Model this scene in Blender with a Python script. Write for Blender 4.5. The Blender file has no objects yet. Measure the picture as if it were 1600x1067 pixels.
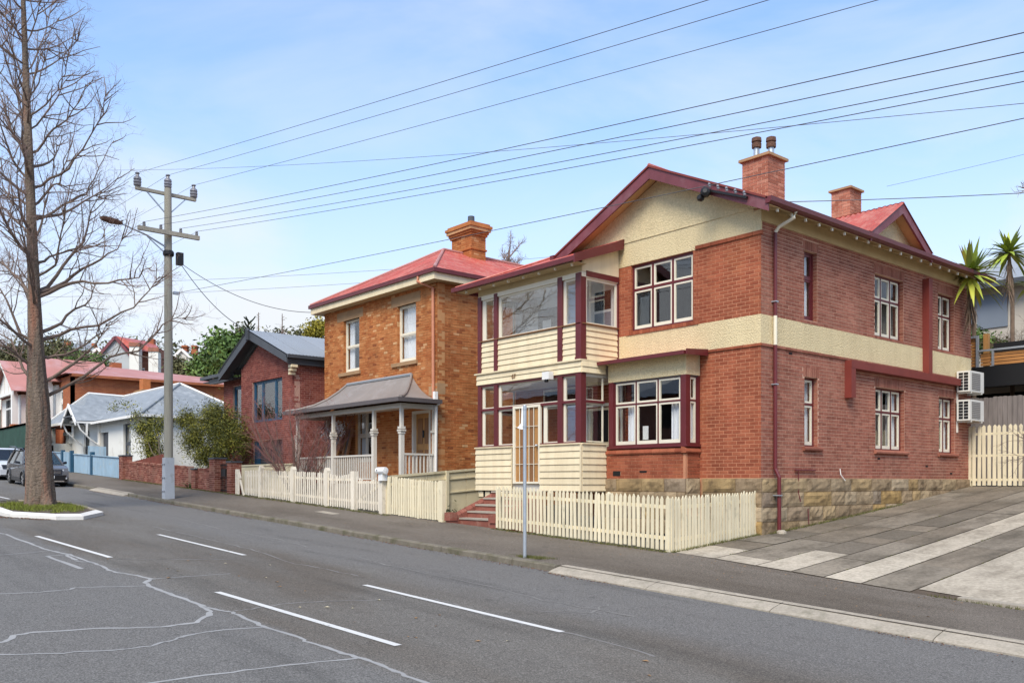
import bpy, bmesh, math, random
import numpy as np
from mathutils import Vector, Matrix
rnd = random.Random(11)
SC = bpy.context.scene
COL = SC.collection

# ------------------------------------------------------------------ camera, sky, sun, exposure
cd = bpy.data.cameras.new('camera'); cam = bpy.data.objects.new('camera', cd); COL.objects.link(cam)
cam.location = (0, 0, 0)
cam.rotation_euler = (math.radians(90), 0, math.atan2(1396, 1200))
cd.sensor_width = 36; cd.lens = 1396 / 1600 * 36
cd.shift_y = (754 - 533.5) / 1600
cd.clip_start = 0.1; cd.clip_end = 3000
SC.camera = cam
SC.view_settings.view_transform = 'Standard'; SC.view_settings.look = 'None'
SC.view_settings.gamma = 1; SC.view_settings.use_curve_mapping = False
SC.view_settings.exposure = 0.66
SUN_EL, SUN_AZ = 48, 148           # degrees; azimuth measured from +Y clockwise
w = bpy.data.worlds.new('World'); SC.world = w; w.use_nodes = True
nt = w.node_tree; N = nt.nodes; LK = nt.links
N.clear()
out = N.new('ShaderNodeOutputWorld'); bg = N.new('ShaderNodeBackground')
sky = N.new('ShaderNodeTexSky'); sky.sky_type = 'NISHITA'; sky.sun_disc = False
sky.sun_elevation = math.radians(SUN_EL); sky.sun_rotation = math.radians(SUN_AZ)
sky.air_density = 1.0; sky.dust_density = 0.6; sky.ozone_density = 2.0
tc = N.new('ShaderNodeTexCoord'); mp = N.new('ShaderNodeMapping'); mp.inputs['Scale'].default_value = (1.0, 1.0, 3.2)
nz = N.new('ShaderNodeTexNoise'); nz.inputs['Scale'].default_value = 2.1; nz.inputs['Detail'].default_value = 7; nz.inputs['Roughness'].default_value = .55
nz.inputs['Distortion'].default_value = .4
rp = N.new('ShaderNodeValToRGB'); rp.color_ramp.elements[0].position = .42; rp.color_ramp.elements[1].position = .74
rp.color_ramp.elements[1].color = (.85, .85, .85, 1)
sx = N.new('ShaderNodeSeparateXYZ')
hz = N.new('ShaderNodeMapRange'); hz.inputs['From Min'].default_value = 0.0; hz.inputs['From Max'].default_value = .48
hz.inputs['To Min'].default_value = .97; hz.inputs['To Max'].default_value = .17; hz.interpolation_type = 'SMOOTHSTEP'
ad = N.new('ShaderNodeMath'); ad.operation = 'MULTIPLY_ADD'; ad.inputs[1].default_value = .55; ad.use_clamp = True
mx = N.new('ShaderNodeMix'); mx.data_type = 'RGBA'
mx.inputs['B'].default_value = (5.15, 5.4, 5.75, 1)      # thin high cloud, before the 0.1 strength
bl = N.new('ShaderNodeMix'); bl.data_type = 'RGBA'; bl.blend_type = 'MULTIPLY'; bl.inputs['Factor'].default_value = 1
bl.inputs['B'].default_value = (1.07, 1.48, 1.78, 1)
LK.new(tc.outputs['Generated'], mp.inputs['Vector']); LK.new(mp.outputs[0], nz.inputs['Vector'])
LK.new(nz.outputs['Fac'], rp.inputs['Fac']); LK.new(tc.outputs['Generated'], sx.inputs[0])
LK.new(sx.outputs['Z'], hz.inputs['Value'])
LK.new(rp.outputs['Color'], ad.inputs[0]); LK.new(hz.outputs[0], ad.inputs[2])
LK.new(ad.outputs[0], mx.inputs['Factor']); LK.new(sky.outputs[0], bl.inputs['A']); LK.new(bl.outputs['Result'], mx.inputs['A'])
LK.new(mx.outputs['Result'], bg.inputs['Color']); bg.inputs['Strength'].default_value = .112
LK.new(bg.outputs[0], out.inputs['Surface'])
sd = bpy.data.lights.new('sun', 'SUN'); sd.energy = 2.75; sd.angle = math.radians(30); sd.color = (1, .90, .75)
so = bpy.data.objects.new('sun', sd); COL.objects.link(so)
_a = math.radians(SUN_AZ); _e = math.radians(SUN_EL)
_d = Vector((math.sin(_a) * math.cos(_e), math.cos(_a) * math.cos(_e), math.sin(_e)))
so.rotation_euler = (-_d).to_track_quat('-Z', 'Y').to_euler(); so.location = (0, -20, 40)

# ------------------------------------------------------------------ materials
MATS = {}
def mk(name):
    m = bpy.data.materials.new(name); m.use_nodes = True
    t = m.node_tree; t.nodes.clear()
    o = t.nodes.new('ShaderNodeOutputMaterial'); b = t.nodes.new('ShaderNodeBsdfPrincipled')
    t.links.new(b.outputs[0], o.inputs['Surface']); MATS[name] = m
    return m, t, b
def nd(t, typ, **k):
    n = t.nodes.new(typ)
    for a, v in k.items():
        if a in n.inputs.keys(): n.inputs[a].default_value = v
        else: setattr(n, a, v)
    return n
def noise(t, vec, scale, detail=4, rough=.55, stretch=None):
    if stretch:
        mp = nd(t, 'ShaderNodeMapping'); mp.inputs['Scale'].default_value = stretch
        t.links.new(vec, mp.inputs['Vector']); vec = mp.outputs[0]
    n = nd(t, 'ShaderNodeTexNoise', Scale=scale, Detail=detail, Roughness=rough); t.links.new(vec, n.inputs['Vector'])
    return n.outputs['Fac']
def ramp(t, fac, stops):
    r = nd(t, 'ShaderNodeValToRGB'); e = r.color_ramp.elements
    while len(e) < len(stops): e.new(.5)
    for i, (p, c) in enumerate(stops):
        e[i].position = p; e[i].color = (*c, 1) if len(c) == 3 else c
    t.links.new(fac, r.inputs['Fac']); return r.outputs['Color']
def mixc(t, fac, a, b, mode='MIX'):
    m = nd(t, 'ShaderNodeMix', data_type='RGBA', blend_type=mode)
    for s, v in (('Factor', fac), ('A', a), ('B', b)):
        i = [x for x in m.inputs if x.name == s and x.enabled][0]
        if hasattr(v, 'is_linked') or hasattr(v, 'links'): t.links.new(v, i)
        elif s == 'Factor': i.default_value = v
        else: i.default_value = (*v, 1)
    return [x for x in m.outputs if x.enabled][0]
def grey(v): return (v, v, v)
def bump(t, b, h, strength=.3, dist=.01):
    n = nd(t, 'ShaderNodeBump', Strength=strength, Distance=dist); t.links.new(h, n.inputs['Height'])
    t.links.new(n.outputs[0], b.inputs['Normal'])
def pos(t): return nd(t, 'ShaderNodeNewGeometry').outputs['Position']
def tone(t):
    "0..1 per piece: the face attribute 'tone' plus the object's own random number, wrapped"
    a = nd(t, 'ShaderNodeAttribute', attribute_name='tone'); o = nd(t, 'ShaderNodeObjectInfo')
    s = nd(t, 'ShaderNodeMath', operation='ADD'); t.links.new(a.outputs['Fac'], s.inputs[0]); t.links.new(o.outputs['Random'], s.inputs[1])
    f = nd(t, 'ShaderNodeMath', operation='FRACT'); t.links.new(s.outputs[0], f.inputs[0]); return f.outputs[0]
def plain(name, col, rough=.7, var=.12, vs=2.5, dirt=None, dirt_lo=.55, dirt_hi=.75, ds=1.2, bs=0, bst=.2, bd=.005, spec=.4, metal=0, stretch=None, fine=None, rv=.05, streak=0):
    m, t, b = mk(name); p = pos(t)
    c = ramp(t, noise(t, p, vs, 5, .6, stretch), [(.25, tuple(x * (1 - var) for x in col)), (.75, tuple(min(1, x * (1 + var)) for x in col))])
    if fine:
        f = ramp(t, noise(t, p, fine, 2, .5), [(.3, grey(.72)), (.7, grey(1.0))]); c = mixc(t, .8, c, f, 'MULTIPLY')
    if dirt:
        d = ramp(t, noise(t, p, ds, 6, .65, stretch), [(dirt_lo, grey(0)), (dirt_hi, grey(1))]); c = mixc(t, d, c, dirt)
    if streak: c = mixc(t, streak, c, ramp(t, noise(t, p, 1.9, 6, .68, (2.6, 2.6, .20)), [(.36, (.60, .55, .46)), (.56, grey(1.03))]), 'MULTIPLY')
    oi = nd(t, 'ShaderNodeObjectInfo'); c = mixc(t, 1.0, c, ramp(t, oi.outputs['Random'], [(0, grey(1 - rv)), (1, grey(1 + rv * .6))]), 'MULTIPLY')
    t.links.new(c, b.inputs['Base Color']); b.inputs['Roughness'].default_value = rough; b.inputs['Metallic'].default_value = metal
    b.inputs['Specular IOR Level'].default_value = spec
    if bs: bump(t, b, noise(t, p, bs, 3, .6), bst, bd)
    return m
def brickmat(name, stops, dirt=None, lo=.5, hi=.8, amt=.5, ds=.7, rough=.9, hv=None):
    m, t, b = mk(name); p = pos(t); c = ramp(t, tone(t), stops)
    st = ramp(t, noise(t, p, 1.6, 5, .65, (2.2, 2.2, .22)), [(.34, grey(.74)), (.58, grey(1.06))]); c = mixc(t, .7, c, st, 'MULTIPLY')
    f = ramp(t, noise(t, p, 45, 3, .6), [(.3, grey(.78)), (.7, grey(1.12))]); c = mixc(t, .8, c, f, 'MULTIPLY')
    l = ramp(t, noise(t, p, .9, 4, .6), [(.3, grey(.77)), (.7, grey(1.14))]); c = mixc(t, .8, c, l, 'MULTIPLY')
    if dirt:
        d = ramp(t, noise(t, p, ds, 6, .65), [(lo, grey(0)), (hi, grey(amt))]); c = mixc(t, d, c, dirt)
    t.links.new(c, b.inputs['Base Color']); b.inputs['Roughness'].default_value = rough; b.inputs['Specular IOR Level'].default_value = .2
    bump(t, b, noise(t, p, 80, 3, .6), .3, .004); return m
def brickpattern(name, cols, mortar, rough=.9):
    "far brick walls whose bricks are smaller than a pixel: the pattern is in the material"
    m, t, b = mk(name); p = pos(t)
    sx = nd(t, 'ShaderNodeSeparateXYZ'); t.links.new(p, sx.inputs[0])
    s = nd(t, 'ShaderNodeMath', operation='ADD'); t.links.new(sx.outputs[0], s.inputs[0]); t.links.new(sx.outputs[1], s.inputs[1])
    cb = nd(t, 'ShaderNodeCombineXYZ'); t.links.new(s.outputs[0], cb.inputs[0]); t.links.new(sx.outputs[2], cb.inputs[1])
    k = nd(t, 'ShaderNodeTexBrick'); k.inputs['Scale'].default_value = 1; k.inputs['Brick Width'].default_value = .24; k.inputs['Row Height'].default_value = .086
    k.inputs['Mortar Size'].default_value = .008; k.inputs['Color1'].default_value = (*cols[0], 1); k.inputs['Color2'].default_value = (*cols[1], 1); k.inputs['Mortar'].default_value = (*mortar, 1)
    t.links.new(cb.outputs[0], k.inputs['Vector'])
    l = ramp(t, noise(t, p, .8, 5, .6), [(.3, grey(.75)), (.7, grey(1.15))])
    t.links.new(mixc(t, .9, k.outputs['Color'], l, 'MULTIPLY'), b.inputs['Base Color']); b.inputs['Roughness'].default_value = rough; b.inputs['Specular IOR Level'].default_value = .2
    return m
def leafmat(name, stops, rough=.6):
    m, t, b = mk(name); a = nd(t, 'ShaderNodeAttribute', attribute_name='tone')
    t.links.new(ramp(t, a.outputs['Fac'], stops), b.inputs['Base Color']); b.inputs['Roughness'].default_value = rough
    b.inputs['Specular IOR Level'].default_value = .25
    return m
def glassmat(name, tint=(.92, .95, .95), add=.06):
    m = bpy.data.materials.new(name); m.use_nodes = True; t = m.node_tree; t.nodes.clear(); MATS[name] = m
    o = nd(t, 'ShaderNodeOutputMaterial'); tr = nd(t, 'ShaderNodeBsdfTransparent'); tr.inputs[0].default_value = (*tint, 1)
    g = nd(t, 'ShaderNodeBsdfGlossy', Roughness=.0); g.inputs['Color'].default_value = (1, 1, 1, 1)
    f = nd(t, 'ShaderNodeLayerWeight', Blend=.5); pw = nd(t, 'ShaderNodeMath', operation='POWER'); pw.inputs[1].default_value = 4.5; t.links.new(f.outputs['Facing'], pw.inputs[0])
    a = nd(t, 'ShaderNodeMath', operation='MULTIPLY_ADD', use_clamp=True); a.inputs[1].default_value = .75; a.inputs[2].default_value = add; t.links.new(pw.outputs[0], a.inputs[0])
    p = pos(t); nb = nd(t, 'ShaderNodeBump', Strength=.06, Distance=.02); t.links.new(noise(t, p, 1.6, 2, .5), nb.inputs['Height']); t.links.new(nb.outputs[0], g.inputs['Normal'])
    s = nd(t, 'ShaderNodeMixShader'); t.links.new(a.outputs[0], s.inputs[0]); t.links.new(tr.outputs[0], s.inputs[1]); t.links.new(g.outputs[0], s.inputs[2])
    t.links.new(s.outputs[0], o.inputs['Surface']); return m

CREAM = (.76, .64, .425)
plain('cream_paint', CREAM, .55, .07, 1.5, streak=.24, rv=.07, dirt=(.42, .36, .24), dirt_lo=.66, dirt_hi=.9, ds=3)
plain('cream_fence', (.74, .65, .45), .6, .10, 2.5, dirt=(.36, .33, .22), dirt_lo=.58, dirt_hi=.80, ds=7, rv=.10, stretch=(1, 1, .5))
plain('pale_fence', (.73, .66, .54), .65, .10, 2.5, dirt=(.36, .33, .25), dirt_lo=.55, dirt_hi=.78, ds=7, rv=.10, stretch=(1, 1, .5))
plain('white_paint', (.78, .76, .72), .55, .05, 2, dirt=(.5, .47, .42), dirt_lo=.65, dirt_hi=.9, ds=3)
plain('stone_paint', (.60, .56, .49), .6, .06, 2)
plain('sash_cream', (.74, .68, .54), .5, .05, 2)
plain('maroon_paint', (.118, .017, .020), .42, .15, 2, dirt=(.16, .06, .06), dirt_lo=.6, dirt_hi=.9, ds=2.5, spec=.5)
plain('maroon_barge', (.17, .045, .055), .5, .2, 2, streak=.3, dirt=(.22, .10, .11), dirt_lo=.5, dirt_hi=.8, ds=1.5)
plain('red_oxide', (.19, .035, .025), .55, .12, 2)
plain('roughcast', (.78, .64, .385), .95, .07, .8, streak=.13, dirt=(.50, .40, .24), dirt_lo=.58, dirt_hi=.85, ds=.9, bs=26, bst=.9, bd=.035, spec=.1, fine=30)
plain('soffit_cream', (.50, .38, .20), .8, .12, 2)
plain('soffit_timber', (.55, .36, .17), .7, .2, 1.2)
plain('red_roof', (.48, .095, .068), .5, .18, 1.2, dirt=(.50, .21, .16), dirt_lo=.46, dirt_hi=.72, ds=2.6, spec=.35, rv=.09, fine=18)
plain('red_roof_pale', (.44, .195, .165), .6, .12, .8, dirt=(.5, .33, .33), dirt_lo=.5, dirt_hi=.8, ds=.6)
plain('grey_roof', (.245, .215, .195), .5, .12, .8, dirt=(.36, .33, .32), ds=1)
plain('steel_roof', (.27, .29, .31), .45, .06, .8)
plain('slate_blue', (.24, .26, .275), .6, .2, 3, dirt=(.36, .375, .385), ds=1.5)
plain('charcoal_paint', (.062, .068, .078), .5, .1, 2)
plain('gutter_grey', (.10, .085, .085), .5, .1, 2)
plain('blue_paint', (.022, .085, .15), .5, .12, 2)
plain('pale_blue_paint', (.30, .43, .53), .6, .1, 2, dirt=(.36, .40, .40), ds=3)
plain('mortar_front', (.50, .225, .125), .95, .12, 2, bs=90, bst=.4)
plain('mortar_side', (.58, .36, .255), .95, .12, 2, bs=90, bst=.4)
plain('mortar_orange', (.50, .25, .105), .95, .15, 2)
plain('mortar_grey', (.46, .27, .21), .95, .15, 2)
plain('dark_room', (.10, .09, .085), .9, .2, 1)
plain('room_wall', (.80, .79, .77), .9, .06, 1)
plain('curtain', (.78, .78, .80), .9, .05, 3)
plain('asphalt_plain', (.08, .08, .08), .9)
plain('timber_brown', (.23, .11, .045), .6, .25, 3, stretch=(6, 6, .6))
plain('timber_honey', (.40, .20, .065), .55, .2, 3, stretch=(6, 6, .6))
plain('slat_timber', (.42, .19, .06), .55, .25, 2, stretch=(.6, 6, 6))
plain('grey_paling', (.21, .18, .165), .9, .3, 3, stretch=(5, 5, .5))
plain('pole_timber', (.33, .31, .25), .9, .12, 1.4, dirt=(.22, .2, .16), ds=2, stretch=(5, 5, .35), bs=30, bst=.3, bd=.01)
plain('pole_base', (.46, .49, .52), .5, .08, 2, dirt=(.33, .33, .32), ds=4, metal=.0)
plain('galvanised', (.45, .49, .53), .42, .1, 4, metal=.55)
plain('insulator', (.20, .20, .22), .3, .1, 4, spec=.6)
plain('wire', (.13, .127, .13), .7)
plain('nest_brown', (.12, .06, .04), .9, .3, 12, bs=20, bst=.8, bd=.05)
plain('lintel_stone', (.36, .22, .115), .9, .15, 3, bs=40, bst=.4)
plain('chimney_orange', (.48, .16, .05), .85, .2, 4)
plain('terracotta', (.52, .22, .13), .8, .15, 4)
plain('black_paint', (.012, .012, .013), .5, .1, 2)
plain('void', (.008, .008, .008), .9, .05, 2)
plain('render_wall', (.50, .45, .38), .9, .06, .8)
plain('white_render', (.76, .74, .68), .85, .05, .6, dirt=(.58, .55, .48), ds=.8)
plain('ac_white', (.70, .68, .62), .4, .05, 2)
plain('ac_grille', (.20, .19, .18), .5, .1, 20)
plain('blue_screen', (.19, .22, .26), .6, .05, 1)
plain('concrete_kerb', (.385, .335, .265), .95, .15, 3, dirt=(.2, .18, .13), dirt_lo=.5, dirt_hi=.8, ds=5, bs=60, bst=.5, fine=30)
plain('old_kerb', (.19, .165, .125), .95, .22, 3, dirt=(.08, .075, .035), dirt_lo=.48, dirt_hi=.7, ds=2.5, bs=50, bst=.6, fine=25)
plain('island_white', (.66, .64, .60), .85, .06, 3, dirt=(.36, .32, .27), dirt_lo=.58, dirt_hi=.8, ds=4, bs=40, bst=.3)
plain('line_paint', (.60, .59, .56), .8, .06, 6, dirt=(.17, .165, .16), dirt_lo=.60, dirt_hi=.70, ds=16)
plain('crack_seal', (.30, .295, .285), .85, .15, 2, dirt=(.13, .13, .13), dirt_lo=.6, dirt_hi=.8, ds=6)
plain('faint_seal', (.205, .195, .18), .85, .15, 2, dirt=(.125, .116, .104), dirt_lo=.5, dirt_hi=.7, ds=6)
plain('soil', (.085, .062, .042), .95, .3, 4, bs=30, bst=.5)
plain('bark_litter', (.16, .075, .04), .95, .35, 18, bs=60, bst=.8, bd=.02)
plain('hill_ground', (.10, .11, .05), .95, .35, .1, dirt=(.14, .12, .075), ds=.2)
plain('earth_ground', (.10, .095, .07), .95, .3, .3)
plain('brick_stair', (.24, .08, .055), .9, .2, 5, dirt=(.36, .22, .16), ds=3, bs=40, bst=.4)
plain('stair_tread', (.36, .31, .25), .9, .15, 4)
plain('bark_grey', (.19, .145, .108), .95, .45, 7, stretch=(1, 1, .16), dirt=(.27, .13, .085), dirt_lo=.50, dirt_hi=.70, ds=3, bs=14, bst=1.0, bd=.07, fine=26)
plain('limb_bark', (.165, .12, .095), .9, .2, 4)
plain('twig_bark', (.25, .165, .135), .9, .2, 4)
plain('twig_red', (.26, .12, .105), .9, .2, 4)
plain('shrub_stem', (.11, .085, .06), .9, .2, 4)
plain('dead_frond', (.16, .11, .075), .9, .3, 6)
plain('cream_board', (.62, .54, .36), .7, .08, 1.2, dirt=(.40, .35, .22), ds=1.5)
plain('grey_cladding', (.44, .46, .47), .7, .05, 1)
plain('mailbox_white', (.78, .78, .77), .35, .04, 3)
plain('tyre', (.018, .018, .018), .85)
plain('rim_silver', (.50, .50, .51), .3, .05, 4, metal=.6)
plain('car_grey', (.13, .125, .125), .22, .05, 2, spec=.7, metal=.35)
plain('car_silver', (.60, .61, .62), .22, .04, 2, spec=.7)
plain('car_black', (.012, .012, .014), .3, .1, 2, spec=.5)
plain('headlamp', (.72, .74, .76), .08, .05, 8, spec=.9)
plain('chrome', (.65, .65, .66), .15, .03, 4, metal=.9)
plain('green_lattice', (.028, .075, .055), .7, .25, 2)
plain('picture_print', (.30, .25, .2), .6, .6, 26, dirt=(.04, .035, .03), ds=30)
plain('litter_leaf', (.30, .17, .07), .8, .4, 30)
glassmat('glass', (.97, .98, .98), .065); glassmat('porch_glass', (.99, 1, 1), .095); glassmat('car_glass', (.30, .36, .36), .10)
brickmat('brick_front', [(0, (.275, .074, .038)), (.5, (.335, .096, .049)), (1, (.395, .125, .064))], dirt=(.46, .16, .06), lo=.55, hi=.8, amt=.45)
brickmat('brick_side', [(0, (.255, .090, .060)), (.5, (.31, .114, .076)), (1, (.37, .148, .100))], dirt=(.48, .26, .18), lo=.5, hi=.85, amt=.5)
brickmat('brick_orange', [(0, (.24, .075, .03)), (.07, (.42, .135, .042)), (.5, (.475, .178, .060)), (.93, (.53, .22, .08)), (1, (.64, .38, .19))], dirt=(.33, .095, .032), lo=.48, hi=.75, amt=.75, ds=.55)
brickmat('brick_plum', [(0, (.20, .05, .038)), (.5, (.26, .07, .052)), (1, (.32, .10, .072))], dirt=(.3, .12, .08), lo=.55, hi=.85, amt=.4)
brickmat('brick_wallfence', [(0, (.16, .05, .035)), (.5, (.25, .085, .06)), (1, (.34, .16, .11))], dirt=(.12, .085, .06), lo=.5, hi=.8, amt=.6, ds=1.5)
brickmat('sandstone', [(0, (.25, .18, .11)), (.3, (.36, .265, .16)), (.6, (.40, .315, .21)), (.8, (.38, .25, .10)), (.9, (.28, .215, .155)), (1, (.33, .275, .21))], dirt=(.11, .075, .042), lo=.46, hi=.70, amt=.9, ds=3.4)
def slabmat(name, a, b_, dirt, lo, hi, amt):
    m, t, b = mk(name); p = pos(t); c = ramp(t, tone(t), [(0, a), (1, b_)])
    l = ramp(t, noise(t, p, .45, 5, .6), [(.3, grey(.82)), (.7, grey(1.12))]); c = mixc(t, .9, c, l, 'MULTIPLY')
    s1 = ramp(t, noise(t, p, 1.1, 7, .7, (1.6, .7, 1)), [(lo, grey(0)), (hi, grey(amt))]); c = mixc(t, s1, c, dirt)
    s2 = ramp(t, noise(t, p, 14, 4, .7), [(.36, grey(.72)), (.62, grey(1.1))]); c = mixc(t, .8, c, s2, 'MULTIPLY')
    t.links.new(c, b.inputs['Base Color']); b.inputs['Roughness'].default_value = .92; b.inputs['Specular IOR Level'].default_value = .2; bump(t, b, noise(t, p, 60, 4, .7), .45, .006); return m
slabmat('driveway_slab', (.19, .157, .117), (.235, .196, .148), (.095, .080, .060), .42, .70, .8)
slabmat('driveway_light', (.42, .365, .285), (.48, .42, .33), (.17, .142, .105), .46, .74, .8)
slabmat('driveway_dark', (.135, .115, .088), (.165, .14, .108), (.21, .178, .138), .48, .74, .6)
slabmat('driveway_pit', (.215, .183, .142), (.255, .218, .168), (.10, .084, .063), .44, .66, .8)
brickmat('brick_chimney', [(0, (.33, .12, .075)), (.5, (.44, .17, .11)), (1, (.52, .25, .17))])
brickpattern('brick_far', ((.30, .085, .04), (.38, .125, .05)), (.36, .16, .085))
brickpattern('brick_far_dull', ((.26, .10, .065), (.33, .14, .09)), (.34, .18, .13))
G1 = [(0, (.030, .045, .012)), (.5, (.075, .105, .022)), (1, (.17, .19, .035))]
leafmat('leaf_bush', [(0, (.035, .042, .014)), (.45, (.095, .105, .022)), (.78, (.20, .19, .03)), (1, (.36, .32, .045))])
leafmat('leaf_dark', [(0, (.015, .028, .012)), (.6, (.038, .066, .022)), (1, (.085, .125, .04))])
leafmat('leaf_green', [(0, (.035, .06, .018)), (.5, (.085, .15, .035)), (1, (.17, .26, .06))])
leafmat('leaf_hedge', [(0, (.045, .048, .024)), (.5, (.10, .10, .042)), (1, (.17, .17, .07))])
leafmat('leaf_yellow', [(0, (.12, .12, .02)), (1, (.38, .31, .035))])
leafmat('leaf_clump', [(0, (.02, .04, .012)), (.6, (.05, .10, .025)), (1, (.10, .17, .05))])
leafmat('leaf_cordyline', [(0, (.16, .20, .05)), (.5, (.30, .38, .05)), (1, (.58, .55, .08))], .45)
leafmat('leaf_flax', [(0, (.05, .055, .03)), (1, (.11, .12, .06))])
leafmat('leaf_rust', [(0, (.07, .045, .03)), (1, (.16, .10, .06))])
leafmat('grass', [(0, (.09, .08, .025)), (.5, (.14, .17, .025)), (1, (.27, .31, .045))])
leafmat('moss', [(0, (.06, .06, .02)), (1, (.15, .15, .04))])
# asphalt: worn binder with pale aggregate, browner and bluer wheel tracks
def asphalt(name, a, b2, brown, track=None):
    m, t, b = mk(name); p = pos(t)
    c = ramp(t, noise(t, p, .5, 6, .65, (.35, 1, 1)), [(.3, a), (.7, b2)])
    bz = ramp(t, noise(t, p, .28, 5, .62, (.45, 1.5, 1)), [(.44, grey(0)), (.62, grey(.85))]); c = mixc(t, bz, c, brown)
    if track:
        sx = nd(t, 'ShaderNodeSeparateXYZ'); t.links.new(p, sx.inputs[0])
        wob = nd(t, 'ShaderNodeMath', operation='MULTIPLY_ADD'); t.links.new(noise(t, p, .5, 4, .6), wob.inputs[0]); wob.inputs[1].default_value = 1.2; t.links.new(sx.outputs[1], wob.inputs[2])
        mr = nd(t, 'ShaderNodeMapRange', interpolation_type='SMOOTHSTEP'); t.links.new(wob.outputs[0], mr.inputs['Value'])
        mr.inputs['From Min'].default_value = track[0]; mr.inputs['From Max'].default_value = track[1]
        sc = nd(t, 'ShaderNodeMath', operation='MULTIPLY'); sc.inputs[1].default_value = .8; t.links.new(mr.outputs[0], sc.inputs[0]); c = mixc(t, sc.outputs[0], c, track[2])
        w2 = nd(t, 'ShaderNodeMath', operation='MULTIPLY_ADD'); t.links.new(noise(t, p, 1.1, 5, .65), w2.inputs[0]); w2.inputs[1].default_value = .7; t.links.new(sx.outputs[1], w2.inputs[2])
        m2 = nd(t, 'ShaderNodeMapRange', interpolation_type='SMOOTHSTEP'); t.links.new(w2.outputs[0], m2.inputs['Value']); m2.inputs['From Min'].default_value = 5.15; m2.inputs['From Max'].default_value = 5.45; m2.inputs['To Min'].default_value = .85; m2.inputs['To Max'].default_value = 0
        c = mixc(t, m2.outputs[0], c, (.148, .142, .133))
        oil = ramp(t, noise(t, p, 1.3, 3, .5, (.12, 1.1, 1)), [(.56, grey(1)), (.72, grey(.72))]); c = mixc(t, .9, c, oil, 'MULTIPLY')
    sp = ramp(t, noise(t, p, 2.4, 5, .7), [(.60, grey(1)), (.72, grey(.70))]); c = mixc(t, .8, c, sp, 'MULTIPLY')
    g1 = ramp(t, noise(t, p, 52, 3, .8), [(.34, grey(.42)), (.5, grey(.95)), (.66, grey(1.85))]); c = mixc(t, .9, c, g1, 'MULTIPLY')
    g2 = ramp(t, noise(t, p, 24, 4, .75), [(.35, grey(.76)), (.65, grey(1.2))]); c = mixc(t, .75, c, g2, 'MULTIPLY')
    t.links.new(c, b.inputs['Base Color']); b.inputs['Roughness'].default_value = .88; b.inputs['Specular IOR Level'].default_value = .2
    bump(t, b, noise(t, p, 90, 3, .7), .6, .009); return m
asphalt('asphalt', (.120, .110, .097), (.160, .148, .130), (.108, .091, .073), (8.6, 10.0, (.150, .144, .136)))
asphalt('footpath', (.125, .105, .084), (.165, .141, .115), (.098, .080, .061))

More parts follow.
